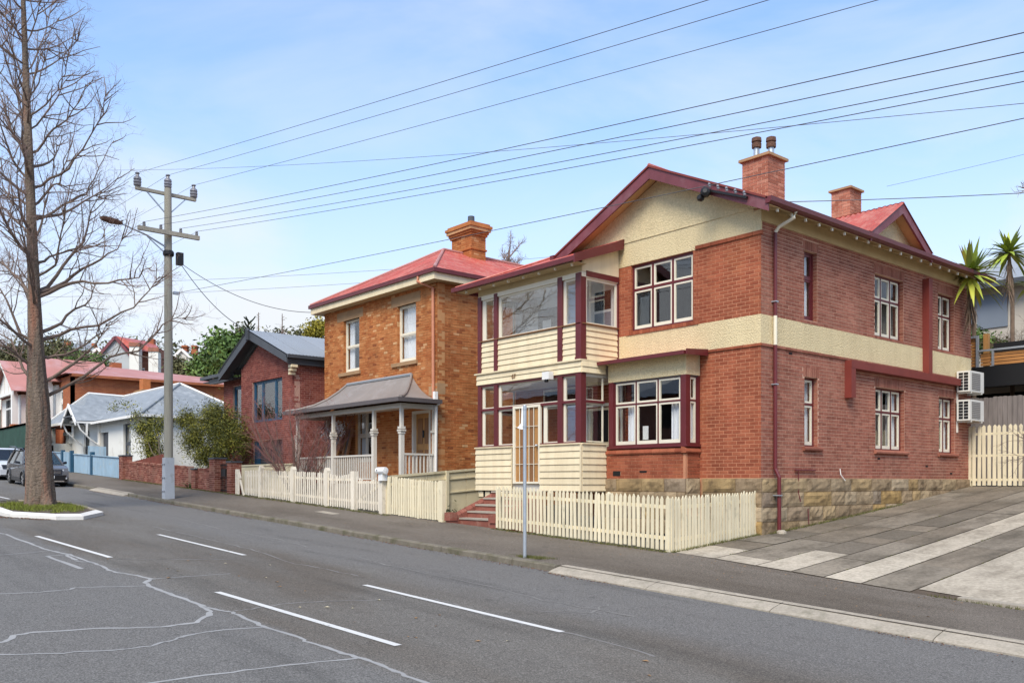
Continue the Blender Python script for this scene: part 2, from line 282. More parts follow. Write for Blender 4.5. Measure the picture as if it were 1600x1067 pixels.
# ------------------------------------------------------------------ mesh building
class F:
    "a wall frame: u along the wall, n outward, z up"
    def __init__(s, O, U, Nn): s.O, s.U, s.N = Vector(O), Vector(U), Vector(Nn)
    def p(s, u, n, z): return s.O + s.U * u + s.N * n + Vector((0, 0, z))
    def det(s): return s.U.cross(s.N).z
W = F((0, 0, 0), (1, 0, 0), (0, 1, 0))
HX = ((0, 3, 2, 1), (4, 5, 6, 7), (0, 1, 5, 4), (1, 2, 6, 5), (2, 3, 7, 6), (3, 0, 4, 7))
class MB:
    def __init__(s): s.v, s.f, s.t, s.m = [], [], [], []
    def add(s, vs, fs, tone=0.0, mi=0):
        b = len(s.v); s.v += [tuple(x) for x in vs]
        for f in fs: s.f.append(tuple(b + i for i in f)); s.t.append(tone); s.m.append(mi)
    def hexa(s, c, tone=0.0, mi=0, skip=()):
        "c: four bottom corners then the four above them"
        a, b, d = Vector(c[1]) - Vector(c[0]), Vector(c[3]) - Vector(c[0]), Vector(c[4]) - Vector(c[0])
        fl = a.cross(b).dot(d) < 0
        s.add(c, [(f[::-1] if fl else f) for i, f in enumerate(HX) if i not in skip], tone, mi)
    def box(s, fr, u0, u1, n0, n1, z0, z1, tone=0.0, mi=0, skip=()):
        s.hexa([fr.p(u0, n0, z0), fr.p(u1, n0, z0), fr.p(u1, n1, z0), fr.p(u0, n1, z0),
                fr.p(u0, n0, z1), fr.p(u1, n0, z1), fr.p(u1, n1, z1), fr.p(u0, n1, z1)], tone, mi, skip)
    def bar(s, a, b, w, h, up=(0, 0, 1), tone=0.0, mi=0):
        "a square bar from a to b: w across, h along up"
        a, b = Vector(a), Vector(b); d = (b - a).normalized(); r = d.cross(Vector(up)).normalized(); q = r.cross(d).normalized()
        r *= w / 2; q *= h / 2
        s.hexa([a - r - q, a + r - q, b + r - q, b - r - q, a - r + q, a + r + q, b + r + q, b - r + q], tone, mi)
    def quad(s, a, b, c, d, tone=0.0, mi=0): s.add([a, b, c, d], [(0, 1, 2, 3)], tone, mi)
    def prism(s, poly, off, tone=0.0, mi=0):
        "poly: 3-D points of one face; off: vector to the other face"
        n = len(poly); o = Vector(off); P = [Vector(p) for p in poly]
        nn = sum((P[i].cross(P[(i + 1) % n]) for i in range(n)), Vector()); fl = nn.dot(o) > 0
        fs = [tuple(range(n)), tuple(reversed(range(n, 2 * n)))] + [(i, i + n, (i + 1) % n + n, (i + 1) % n) for i in range(n)]
        s.add(P + [p + o for p in P], [(f[::-1] if fl else f) for f in fs], tone, mi)
    def tube(s, pts, rad, n=6, tone=0.0, mi=0, cap=True):
        pts = [Vector(p) for p in pts]; b = len(s.v); L = len(pts); ref = Vector((.31, .17, .93))
        if not hasattr(rad, '__len__'): rad = [rad] * L
        for i, p in enumerate(pts):
            d = (pts[min(i + 1, L - 1)] - pts[max(i - 1, 0)]);
            d = d.normalized() if d.length > 1e-9 else Vector((0, 0, 1))
            x = d.cross(ref); x = x.normalized() if x.length > 1e-4 else Vector((1, 0, 0)); y = d.cross(x)
            for k in range(n):
                a = 2 * math.pi * k / n; s.v.append(tuple(p + (x * math.cos(a) + y * math.sin(a)) * rad[i]))
        for i in range(L - 1):
            for k in range(n):
                s.f.append((b + i * n + k, b + i * n + (k + 1) % n, b + (i + 1) * n + (k + 1) % n, b + (i + 1) * n + k)); s.t.append(tone); s.m.append(mi)
        if cap:
            s.f.append(tuple(b + k for k in reversed(range(n)))); s.t.append(tone); s.m.append(mi)
            s.f.append(tuple(b + (L - 1) * n + k for k in range(n))); s.t.append(tone); s.m.append(mi)
    def lathe(s, c, prof, n=12, axis=(0, 0, 1), tone=0.0, mi=0):
        a = Vector(axis).normalized(); s_ = [Vector(c) + a * z for r, z in prof]
        x = a.orthogonal().normalized(); y = a.cross(x); b = len(s.v)
        for (r, z), p in zip(prof, s_):
            for k in range(n):
                t = 2 * math.pi * k / n; s.v.append(tuple(p + (x * math.cos(t) + y * math.sin(t)) * r))
        for i in range(len(prof) - 1):
            for k in range(n):
                s.f.append((b + i * n + k, b + i * n + (k + 1) % n, b + (i + 1) * n + (k + 1) % n, b + (i + 1) * n + k)); s.t.append(tone); s.m.append(mi)
        s.f.append(tuple(b + k for k in reversed(range(n)))); s.t.append(tone); s.m.append(mi)
        s.f.append(tuple(b + (len(prof) - 1) * n + k for k in range(n))); s.t.append(tone); s.m.append(mi)
    def mesh(s, name, mats):
        me = bpy.data.meshes.new(name); me.from_pydata(s.v, [], s.f); mats = mats if isinstance(mats, (list, tuple)) else [mats]
        for x in mats: me.materials.append(MATS[x])
        if any(s.m): me.polygons.foreach_set('material_index', s.m)
        at = me.attributes.new('tone', 'FLOAT', 'FACE'); at.data.foreach_set('value', s.t)
        me.update(); return me
    def build(s, name, mats, parent=None, smooth=False, **k):
        if not s.v: return None
        loc = Vector()
        if parent is None and 'keep' not in k:
            A = np.array(s.v); lo, hi = A.min(0), A.max(0); loc = Vector(((lo[0] + hi[0]) / 2, (lo[1] + hi[1]) / 2, lo[2]))
            s.v = [tuple(r) for r in (A - np.array(loc))]
        k.pop('keep', None)
        me = s.mesh(name, mats)
        if smooth: me.polygons.foreach_set('use_smooth', [True] * len(me.polygons))
        return link(name, me, parent, loc, **k)
ORG = {}
def link(name, data, parent=None, loc=(0, 0, 0), rz=0, **k):
    o = bpy.data.objects.new(name, data); COL.objects.link(o); o.location = loc; o.rotation_euler = (0, 0, rz)
    if parent is not None:
        o.parent = parent; o.matrix_parent_inverse = Matrix.Translation(-ORG[parent.name])
        ORG[o.name] = Vector(loc)
    else: ORG[o.name] = Vector(loc)
    for a, v in k.items():
        if v: o[a] = v
    return o
def thing(name, label, category, loc=(0, 0, 0), group=None):
    return link(name, None, None, loc, label=label, category=category, group=group)
def one(fn, name, mats, parent=None, **k):
    mb = MB(); fn(mb); return mb.build(name, mats, parent, **k)
def bx(name, mats, parent, fr, *a, **k):
    mb = MB(); mb.box(fr, *a); return mb.build(name, mats, parent, **k)

def wall(mb, fr, u0, u1, z0, z1, holes, n0, n1, mi=0):
    "a wall slab from n0 (inside) to n1 (outside) with real openings"
    us = sorted({u0, u1} | {x for h in holes for x in h[:2] if u0 < x < u1}); zs = sorted({z0, z1} | {x for h in holes for x in h[2:4] if z0 < x < z1})
    inside = lambda u, z: any(h[0] < u < h[1] and h[2] < z < h[3] for h in holes)
    solid = {(i, j): not inside((us[i] + us[i + 1]) / 2, (zs[j] + zs[j + 1]) / 2) for i in range(len(us) - 1) for j in range(len(zs) - 1)}
    fl = fr.det() < 0
    def q(a, b, c, d): mb.quad(*((d, c, b, a) if fl else (a, b, c, d)), 0, mi)
    for (i, j), s_ in solid.items():
        if not s_: continue
        a, b, c, d = us[i], us[i + 1], zs[j], zs[j + 1]
        q(fr.p(b, n1, c), fr.p(a, n1, c), fr.p(a, n1, d), fr.p(b, n1, d))
        q(fr.p(a, n0, c), fr.p(b, n0, c), fr.p(b, n0, d), fr.p(a, n0, d))
        if not solid.get((i - 1, j)): q(fr.p(a, n1, c), fr.p(a, n0, c), fr.p(a, n0, d), fr.p(a, n1, d))
        if not solid.get((i + 1, j)): q(fr.p(b, n0, c), fr.p(b, n1, c), fr.p(b, n1, d), fr.p(b, n0, d))
        if not solid.get((i, j - 1)): q(fr.p(a, n0, c), fr.p(a, n1, c), fr.p(b, n1, c), fr.p(b, n0, c))
        if not solid.get((i, j + 1)): q(fr.p(a, n1, d), fr.p(a, n0, d), fr.p(b, n0, d), fr.p(b, n1, d))
BL, BH, J = .24, .086, .014
def bricks(fr, u0, u1, z0, z1, holes=(), mi=0, phase=0, arches=(), depth=.009, proud=.0015):
    "list of bricks (frame, u0, u1, n, z0, z1, material index, full) in stretcher bond"
    out = []; nz_ = int(round((z1 - z0) / BH)); h = (z1 - z0) / max(1, nz_)
    for i in range(nz_):
        c0, c1 = z0 + i * h + J / 2, z0 + (i + 1) * h - J / 2
        k = math.floor((u0 - phase) / BL) - 1; off = (i % 2) * BL / 2
        cut = [(a[0], a[1]) for a in list(holes) + list(arches) if a[2] < (c0 + c1) / 2 < a[3]]
        while True:
            a = phase + k * BL + off + J / 2; b = a + BL - J; k += 1
            if a >= u1: break
            segs = [(max(a, u0 + J / 2), min(b, u1))]
            for x0, x1 in cut:
                ns = []
                for s0, s1 in segs:
                    if x1 <= s0 or x0 >= s1: ns.append((s0, s1)); continue
                    if x0 - J / 2 > s0: ns.append((s0, x0 - J / 2))
                    if x1 + J / 2 < s1: ns.append((x1 + J / 2, s1))
                segs = ns
            for s0, s1 in segs:
                if s1 - s0 > .025: out.append((fr, s0, s1, rnd.uniform(-proud, proud), c0, c1, mi, s1 - s0 > BL - J - .002))
    for a in arches:                                   # soldier course over an opening
        n = max(1, int(round((a[1] - a[0]) / .086))); s_ = (a[1] - a[0]) / n
        for i in range(n): out.append((fr, a[0] + i * s_ + J / 2, a[0] + (i + 1) * s_ - J / 2, rnd.uniform(-proud, proud), a[2] + J / 2, a[3] - J / 2, mi, False))
    return out
def jambs(fr, h, depth, mi):
    "bricks lining the sides of an opening"
    out = []; P = fr.O; fu = fr.U; fn = fr.N
    for u, sgn in ((h[0], 1), (h[1], -1)):
        f2 = F(fr.p(u + sgn * .008, 0, 0), -fn, fu * sgn); out += bricks(f2, .0, depth, h[2], h[3], (), mi, rnd.choice((0, .12)))
    return out
def lay(mb, lst, d=.010):
    for fr, a, b, n, c, e, mi, full in lst:
        mb.box(fr, a, b, -d, n, c, e, rnd.random(), mi, skip=(2,))
def single_bricks(lst, parent, mats, name='brick', limit=300, d=.010, eye=Vector((0, 0, 0))):
    "the bricks that show largest become objects of their own, sharing meshes; the rest of the list is returned"
    def key(b):
        if not b[7]: return 0
        c = b[0].p((b[1] + b[2]) / 2, 0, (b[4] + b[5]) / 2) - eye; return -c.normalized().dot(b[0].N) / c.length_squared
    order = sorted(range(len(lst)), key=lambda i: -key(lst[i])); pick = set(order[:limit]); me = {}
    for i in order[:limit]:
        fr, a, b, n, c, e, mi, full = lst[i]; kk = (id(fr), mi, round(e - c, 3))
        if kk not in me:
            mb = MB(); f0 = F((0, 0, 0), fr.U, fr.N); l, h = (b - a) / 2, (e - c) / 2; q = .003
            mb.hexa([f0.p(-l, -d, -h), f0.p(l, -d, -h), f0.p(l, -q, -h), f0.p(-l, -q, -h), f0.p(-l, -d, h), f0.p(l, -d, h), f0.p(l, -q, h), f0.p(-l, -q, h)], 0, 0, skip=(2, 4))
            c4 = [f0.p(-l, -q, -h), f0.p(l, -q, -h), f0.p(l, -q, h), f0.p(-l, -q, h)]; i4 = [f0.p(-l + q, 0, -h + q), f0.p(l - q, 0, -h + q), f0.p(l - q, 0, h - q), f0.p(-l + q, 0, h - q)]
            fl = fr.det() > 0
            fs = [(4, 5, 6, 7)] + [(j, (j + 1) % 4, 4 + (j + 1) % 4, 4 + j) for j in range(4)]
            mb.add(c4 + i4, [f[::-1] if fl else f for f in fs]); me[kk] = mb.mesh('brick', mats[mi])
        link(name, me[kk], parent, fr.p((a + b) / 2, n, (c + e) / 2))
    return [b for i, b in enumerate(lst) if i not in pick]

def corrugate(A, B, upv, length, pitch=.15, amp=.016, n=4, sheets=.76, thick=0):
    "strips of corrugated sheet from eave A to B, running up along upv; length(s) = (start, end) along the slope at distance s; yields one MB per sheet"
    A, B, upv = Vector(A), Vector(B), Vector(upv).normalized(); L = (B - A).length; U = (B - A).normalized(); nrm = U.cross(upv).normalized()
    if nrm.z < 0: nrm = -nrm
    k = max(1, int(round(L / sheets)))
    for i in range(k):
        s0, s1 = L * i / k, L * (i + 1) / k; mb = MB(); st = max(2, int((s1 - s0) / pitch * n)); lift = .004 * (i % 2)
        for j in range(st + 1):
            s = s0 + (s1 - s0) * j / st; a, b = length(s); off = nrm * (amp * math.cos(2 * math.pi * s / pitch) + lift)
            mb.v.append(tuple(A + U * s + upv * a + off)); mb.v.append(tuple(A + U * s + upv * b + off))
        flip = (U.cross(upv)).dot(nrm) < 0
        for j in range(st):
            f = (2 * j, 2 * j + 2, 2 * j + 3, 2 * j + 1); mb.f.append(f[::-1] if flip else f); mb.t.append(rnd.random()); mb.m.append(0)
        yield mb
def roof(parent, mat, *a, **k):
    for mb in corrugate(*a, **k): mb.build('roof_sheet', mat, parent, smooth=True)

def window(parent, fr, u0, u1, z0, z1, cols, transom=None, frame_m='maroon_paint', sash_m='sash_cream', deep=-.11, fw=.05, sw=.05, curtain=0, room=True, glass='glass', label=None, name='window', low_rail=.09, sash_wood=True, cw=None):
    "frame with mullions, sashes, panes, curtain and a dark room behind: house > window > sub-parts"
    n1 = deep; mb = MB()
    mb.box(fr, u0, u0 + fw, n1 - .09, n1, z0, z1); mb.box(fr, u1 - fw, u1, n1 - .09, n1, z0, z1)
    mb.box(fr, u0 + fw, u1 - fw, n1 - .09, n1, z1 - fw, z1); mb.box(fr, u0 + fw, u1 - fw, n1 - .09, n1 + .025, z0, z0 + fw * .9)
    ws = cw or [1] * cols; tot = sum(ws); inner = u1 - u0 - 2 * fw; mul = fw * .9; av = inner - mul * (cols - 1); x = u0 + fw; xs = []
    for i in range(cols):
        x2 = x + av * ws[i] / tot; xs.append((x, x2))
        if i < cols - 1: mb.box(fr, x2, x2 + mul, n1 - .085, n1 - .004, z0 + fw * .9, z1 - fw)
        x = x2 + mul
    rows = [(z0 + fw * .9, z1 - fw)]
    if transom: rows = [(z0 + fw * .9, transom - fw * .5), (transom + fw * .5, z1 - fw)]
    if transom:
        for a, b in xs: mb.box(fr, a, b, n1 - .085, n1 - .006, transom - fw * .5, transom + fw * .5)
    wn = mb.build(name, frame_m, parent, label=label)
    for ri, (c, d) in enumerate(rows):
        for a, b in xs:
            lo = low_rail if ri == 0 else sw
            s_ = MB(); g = .004
            s_.box(fr, a + g, a + sw, n1 - .065, n1 - .018, c + g, d - g); s_.box(fr, b - sw, b - g, n1 - .065, n1 - .018, c + g, d - g)
            s_.box(fr, a + sw, b - sw, n1 - .064, n1 - .018, c + g, c + lo); s_.box(fr, a + sw, b - sw, n1 - .064, n1 - .018, d - sw, d - g)
            s_.build('sash', sash_m, wn)
            bx('pane', glass, wn, fr, a + sw, b - sw, n1 - .044, n1 - .038, c + lo, d - sw)
    if curtain:
        for side in (0, 1):
            if curtain == 3 and side: continue
            c_ = MB(); wd = (u1 - u0) * (.30 if curtain == 1 else .5 if curtain == 2 else 1.0); st = 28
            ua = u0 + .03 if side == 0 else u1 - .03; sg = 1 if side == 0 else -1; pts = []
            for j in range(st + 1):
                q = ua + sg * wd * j / st; nn = n1 - .16 - .025 * math.sin(j * 1.9) - .012 * math.sin(j * .7)
                pts.append((q, nn))
            for j in range(st):
                (a, na), (b, nb) = pts[j], pts[j + 1]; c_.quad(fr.p(a, na, z0 + .02), fr.p(b, nb, z0 + .02), fr.p(b, nb, z1 - .03), fr.p(a, na, z1 - .03))
            c_.build('curtain', 'curtain', wn, smooth=True)
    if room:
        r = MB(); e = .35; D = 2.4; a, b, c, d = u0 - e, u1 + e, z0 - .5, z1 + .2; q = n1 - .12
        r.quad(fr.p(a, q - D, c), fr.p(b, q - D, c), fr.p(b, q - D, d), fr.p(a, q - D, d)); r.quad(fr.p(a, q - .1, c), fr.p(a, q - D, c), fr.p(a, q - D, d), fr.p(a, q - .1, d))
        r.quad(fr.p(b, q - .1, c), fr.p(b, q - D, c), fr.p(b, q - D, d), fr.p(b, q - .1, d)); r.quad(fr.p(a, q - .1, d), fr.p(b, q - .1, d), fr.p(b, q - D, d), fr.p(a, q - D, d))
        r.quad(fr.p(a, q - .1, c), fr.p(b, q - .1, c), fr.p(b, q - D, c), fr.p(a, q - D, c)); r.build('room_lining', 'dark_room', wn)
    return wn

# ------------------------------------------------------------------ the lie of the land
SL = .0461
def G(x): return -2.266 - SL * x                       # road surface, falling to the right
def hf(x):                                             # rise of the footpath's back edge above the road
    t = min(1, max(0, (-6 - x) / 5.5)); return .13 + .17 * t
def kt(x):                                             # kerb height
    return .12
def FP(x, y): return G(x) + .115 + (min(y, 14.42) - 11.84) / 2.58 * (hf(x) - .115)
def DR(x, y):                                          # driveway
    t = (y - 14.42) / (28.6 - 14.42); z0 = FP(x, 14.42); return z0 + (-.115 - z0) * t - .10 * math.sin(math.pi * min(1, max(0, t))) * .6
def strip(mb, path, zfn, wid, lift=.0, tone=0):
    "a flat strip of even width following path [(x, y)]"
    P = [Vector((x, y, 0)) for x, y in path]; Ls, Rs = [], []
    for i, p in enumerate(P):
        d = (P[min(i + 1, len(P) - 1)] - P[max(i - 1, 0)]).normalized(); n = Vector((-d.y, d.x, 0)); w_ = wid[i] if hasattr(wid, '__len__') else wid
        for lst, s_ in ((Ls, 1), (Rs, -1)):
            q = p + n * s_ * w_ / 2; lst.append((q.x, q.y, zfn(q.x, q.y) + lift))
    for i in range(len(P) - 1): mb.quad(Rs[i], Rs[i + 1], Ls[i + 1], Ls[i], tone)
def sheet(mb, x0, x1, y0, y1, zfn, nx, ny, tone=0):
    b = len(mb.v)
    for i in range(nx + 1):
        for j in range(ny + 1):
            x, y = x0 + (x1 - x0) * i / nx, y0 + (y1 - y0) * j / ny; mb.v.append((x, y, zfn(x, y)))
    for i in range(nx):
        for j in range(ny):
            a = b + i * (ny + 1) + j; mb.f.append((a, a + ny + 1, a + ny + 2, a + 1)); mb.t.append(tone); mb.m.append(0)
def foliage(name, parent, mat, blobs, n, size, aspect=.5, seed=1, up=.3, tri=False, k=None, shell=.55, clump=9, rag=.16):
    "n leaf-sized faces spread through the volume of the blobs (cx, cy, cz, rx, ry, rz), gathered into clumps of lighter and darker leaves"
    g = np.random.default_rng(seed); B = np.array(blobs, float); vol = B[:, 3] * B[:, 4] * B[:, 5]; vol = vol ** .75
    nc = max(1, n // clump); ib = g.choice(len(B), nc, p=vol / vol.sum())
    d = g.normal(size=(nc, 3)); d /= np.linalg.norm(d, axis=1)[:, None]; rr = (shell + (1 - shell) * g.random(nc) ** .8) * (1 + rag * g.normal(size=nc))
    cc = B[ib, :3] + d * rr[:, None] * B[ib, 3:]
    ct = np.clip(g.random(nc) * .75 + .25 * g.random(nc), 0, 1)
    idx = np.repeat(np.arange(nc), clump); m = len(idx); spread = size * 2.2
    c = cc[idx] + g.normal(size=(m, 3)) * spread; t = np.clip(ct[idx] + g.normal(size=m) * .13, 0, 1)
    nv = d[idx] + g.normal(size=(m, 3)) * .8 + np.array([0, 0, up]); nv /= np.linalg.norm(nv, axis=1)[:, None]
    a = np.cross(nv, g.normal(size=(m, 3))); a /= np.linalg.norm(a, axis=1)[:, None] + 1e-9; b = np.cross(nv, a)
    s_ = size * (.6 + .8 * g.random(m))[:, None]; a = a * s_; b = b * s_ * aspect
    V = np.stack([c - a, c - b * .9 + a * .1, c + a, c + b * .9 + a * .1], 1).reshape(-1, 3)
    me = bpy.data.meshes.new(name); me.vertices.add(4 * m); me.vertices.foreach_set('co', V.ravel()); me.loops.add(4 * m); me.loops.foreach_set('vertex_index', np.arange(4 * m))
    me.polygons.add(m); me.polygons.foreach_set('loop_start', np.arange(m) * 4); me.polygons.foreach_set('loop_total', np.full(m, 4)); me.materials.append(MATS[mat])
    at = me.attributes.new('tone', 'FLOAT', 'FACE'); at.data.foreach_set('value', t); me.update(calc_edges=True)
    return link(name, me, parent, **(k or {}))
def blades(name, parent, mat, pts, n, h, wd, seed=1, spread=.1, k=None, lean=.35):
    "grass blades rooted round the points (x, y, z)"
    g = np.random.default_rng(seed); P = np.array(pts); i = g.integers(0, len(P), n); c = P[i] + np.c_[g.normal(size=(n, 2)) * spread, np.zeros(n)]
    a = g.random(n) * 2 * math.pi; hh = h * (.5 + g.random(n)); ln = g.normal(size=(n, 2)) * lean * hh[:, None]; sx_ = np.c_[np.cos(a), np.sin(a), np.zeros(n)] * wd
    top = c + np.c_[ln, hh]; V = np.stack([c - sx_, c + sx_, top], 1).reshape(-1, 3)
    me = bpy.data.meshes.new(name); me.vertices.add(3 * n); me.vertices.foreach_set('co', V.ravel()); me.loops.add(3 * n); me.loops.foreach_set('vertex_index', np.arange(3 * n))
    me.polygons.add(n); me.polygons.foreach_set('loop_start', np.arange(n) * 3); me.polygons.foreach_set('loop_total', np.full(n, 3)); me.materials.append(MATS[mat])
    at = me.attributes.new('tone', 'FLOAT', 'FACE'); at.data.foreach_set('value', g.random(n)); me.update(calc_edges=True)
    return link(name, me, parent, **(k or {}))
# ------------------------------------------------------------------ ground, road, kerb, footpath, driveway
def smooth(a, b, x): t = min(1, max(0, (x - a) / (b - a))); return t * t * (3 - 2 * t)
def hill(x, y):
    base = FP(x, 14.42) - .04
    up = smooth(24, 34, y) * .8 if x > -26 else 0
    far = smooth(-58, -120, x) * smooth(20, 40, y) * 8 + smooth(-45, -110, x) * smooth(19, 30, y) * 3
    return base - .02 + far + (smooth(17.5, 28.6, y) * (1.0 if x > -16 else .35))
def ground_z(x, y):
    if y < 14.6: return G(x) - .25
    return hill(x, y)
mb = MB()
xs = [-900, -500, -300, -220] + list(range(-180, 21, 4)) + [40, 120, 400, 900]; ys = [-900, -300, -100, -40, 0, 8, 13.5, 14.3, 15.2] + [16 + 1.5 * i for i in range(20)] + [50, 60, 75, 95, 130, 200, 400, 900]
for x in xs:
    for y in ys:
        z = ground_z(max(-180, min(40, x)), min(y, 130)); 
        if x < -180: z = ground_z(-180, min(y, 130))
        if -16 <= x <= 20 and 13 < y <= 30: z = min(z, DR(max(-11.7, x), y) - .12) if y > 14.3 and x > -12.5 else z - .12
        mb.v.append((x, y, z))
for i in range(len(xs) - 1):
    for j in range(len(ys) - 1):
        a = i * len(ys) + j; mb.f.append((a, a + len(ys), a + len(ys) + 1, a + 1)); mb.t.append(0); mb.m.append(0)
ground = mb.build('ground', 'earth_ground', None, keep=1, kind='structure')

mb = MB(); sheet(mb, -180, 30, -14, 11.70, lambda x, y: G(x), 105, 12); road = mb.build('road', 'asphalt', None, keep=1, kind='structure')
mk_lines = [[(-22.61, 5.08), (-18.01, 5.33)], [(-13.18, 5.44), (-8.62, 5.69)], [(-21.96, 7.6), (-17.25, 7.69)], [(-12.7, 7.73), (-8.16, 7.85)], [(-37.9, 7.22), (-36.3, 7.27)]]
for p, q in mk_lines:
    mb = MB(); n = 12; strip(mb, [(p[0] + (q[0] - p[0]) * i / n, p[1] + (q[1] - p[1]) * i / n) for i in range(n + 1)], lambda x, y: G(x), .105, .008); mb.build('lane_marking', 'line_paint', road)
SEAL = [([(-14.53, 2.0), (-14.53, 2.79), (-14.43, 3.27), (-14.46, 3.69), (-14.6, 3.81), (-14.52, 4.09), (-14.29, 4.75)], .05), ([(-14.95, 5.12), (-14.95, 5.73), (-14.94, 6.4)], .035),
 ([(-14.9, 5.06), (-15.44, 5.0), (-16.12, 4.79), (-16.8, 4.83), (-17.4, 4.84), (-17.83, 4.82), (-18.84, 4.8), (-19.62, 4.67), (-21.11, 4.59), (-23.21, 4.62), (-23.58, 4.53), (-26, 4.4)], .065),
 ([(-14.98, 5.06), (-14.61, 4.86), (-14.27, 4.79), (-13.73, 4.78), (-13.04, 4.81), (-12.32, 4.81), (-11.84, 4.78), (-11.47, 4.63), (-11.09, 4.29), (-11.06, 3.85), (-11.34, 3.19), (-11.5, 2.54), (-11.41, 2.35), (-11.11, 2.19), (-11.0, 1.7)], .075),
 ([(-12.11, 4.82), (-11.68, 4.91), (-11.33, 4.94), (-10.7, 4.92), (-10.36, 4.89), (-9.6, 4.97), (-9.36, 4.93), (-8.84, 4.97), (-8.4, 5.01), (-8.06, 5.06), (-7.54, 5.0), (-7.14, 5.03), (-6.4, 5.08)], .06),
 ([(-10.37, 4.87), (-10.5, 4.42), (-10.45, 3.97), (-10.26, 3.73), (-10.08, 3.4), (-10.08, 3.0), (-10.22, 2.56), (-10.6, 1.8)], .05), ([(-8.35, 4.98), (-8.44, 4.44), (-8.51, 3.78), (-8.54, 3.27), (-8.54, 2.4)], .045),
 ([(-18.76, 4.38), (-16.67, 4.45)], .09), ([(-18.84, 4.8), (-18.65, 4.72), (-17.89, 4.7)], .07), ([(-17.81, 4.65), (-17.4, 4.84)], .05), ([(-18.76, 4.38), (-18.85, 4.78)], .05), ([(-19.21, 3.2), (-19.39, 4.16), (-19.62, 4.67)], .04), ([(-20.9, 3.4), (-20.88, 4.48)], .035)]
for P, w_ in SEAL:
    Q = []
    for i in range(len(P) - 1):
        for t in range(4):
            s = t / 4; Q.append((P[i][0] + (P[i + 1][0] - P[i][0]) * s + rnd.gauss(0, .012), P[i][1] + (P[i + 1][1] - P[i][1]) * s + rnd.gauss(0, .012)))
    Q.append(P[-1]); mb = MB(); strip(mb, Q, lambda x, y: G(x), [w_ * rnd.uniform(.65, 1.3) for _ in Q], .004); mb.build('crack_seal', 'crack_seal', road)
FAINT = [[(-11.59, 4.97), (-11.64, 5.35), (-11.77, 5.89), (-11.59, 6.62), (-11.31, 7.32)], [(-23.55, 8.19), (-23.26, 8.96)], [(-24.05, 8.2), (-22.16, 8.18), (-19.66, 8.27), (-17.92, 8.24), (-15.95, 7.99), (-14.34, 8.13), (-13.63, 8.17)], [(-11.04, 7.95), (-9.89, 7.79), (-8.97, 7.71), (-8.0, 7.9), (-6.6, 7.8)], [(-17.71, 5.27), (-17.28, 6.13), (-16.79, 7.32)],
 [(-19.8, 8.3), (-19.1, 9.3), (-18.2, 10.2)], [(-16, 9.6), (-14, 9.4), (-12, 9.5), (-10, 9.3), (-8.4, 9.5)], [(-9.4, 8.6), (-8.9, 9.2), (-9.3, 9.9)], [(-26, 9.7), (-23, 9.5), (-20, 9.7), (-18, 9.5)]]
for P in FAINT:
    Q = [(P[i][0] + (P[i + 1][0] - P[i][0]) * t / 5 + rnd.gauss(0, .03), P[i][1] + (P[i + 1][1] - P[i][1]) * t / 5 + rnd.gauss(0, .03)) for i in range(len(P) - 1) for t in range(5)] + [P[-1]]
    mb = MB(); strip(mb, Q, lambda x, y: G(x), [.04 * rnd.uniform(.5, 1.3) for _ in Q], .004); mb.build('crack_seal', 'faint_seal', road)

# kerb: worn stone blocks, with sloped concrete where cars cross
kerb = one(lambda m: [m.hexa([(a, 11.72, G(a) - .3), (b, 11.72, G(b) - .3), (b, 11.86, G(b) - .3), (a, 11.86, G(a) - .3), (a, 11.72, G(a) + .05), (b, 11.72, G(b) + .05), (b, 11.86, G(b) + .09), (a, 11.86, G(a) + .09)]) for a, b in [(-120, -60), (-60, -30), (-30, 6)]], 'kerb', 'old_kerb', None, keep=1, kind='structure')
def kblock(a, b, lay_back, mat):
    mb = MB(); n = 3; d = rnd.uniform(-.006, .006); pr = ([(11.69, -.1), (11.69, .10), (11.715, .125), (11.83, .13), (11.87, .118)] if not lay_back else [(11.52, -.1), (11.52, .022), (11.60, .055), (11.88, .125), (11.97, .128)])
    g_ = .008; st = []
    for i in range(n + 1):
        x = a + g_ + (b - a - 2 * g_) * i / n; j_ = rnd.uniform(-.004, .004)
        st.append([(x, y + (d if k_ < 3 else 0) + j_, G(x) + z + (j_ if k_ else 0)) for k_, (y, z) in enumerate(pr)])
    for i in range(n):
        for k_ in range(len(pr) - 1): mb.quad(st[i][k_], st[i + 1][k_], st[i + 1][k_ + 1], st[i][k_ + 1])
    for e, fl in ((0, 1), (n, 0)):
        c = st[e] + [(st[e][-1][0], st[e][-1][1], st[e][0][2])]; mb.add(c, [tuple(range(len(c))) if not fl else tuple(reversed(range(len(c))))])
    mb.build('kerbstone', mat, kerb)
x = -62.0
while x < 4:
    l = rnd.choice((1.5, 2.1, 2.4, 3.0)); cross = -12.35 <= x < 4 or -42 <= x < -37.3
    if x < -12.35 < x + l: l = -12.35 - x
    if x < -42 < x + l: l = -42 - x
    if cross: l = 2.4
    if x < -37.3 < x + l and cross: l = -37.3 - x
    if l > .05: kblock(x, x + l, cross, 'concrete_kerb' if cross else 'old_kerb')
    x += l
mb = MB(); sheet(mb, -120, 6, 11.80, 14.47, lambda x, y: FP(x, y), 100, 4); footpath = mb.build('footpath', 'footpath', None, keep=1, kind='structure')
one(lambda m: strip(m, [(-24.9, 13.5), (-23.7, 13.45)], FP, .28, .006), 'service_cover', 'concrete_kerb', footpath)

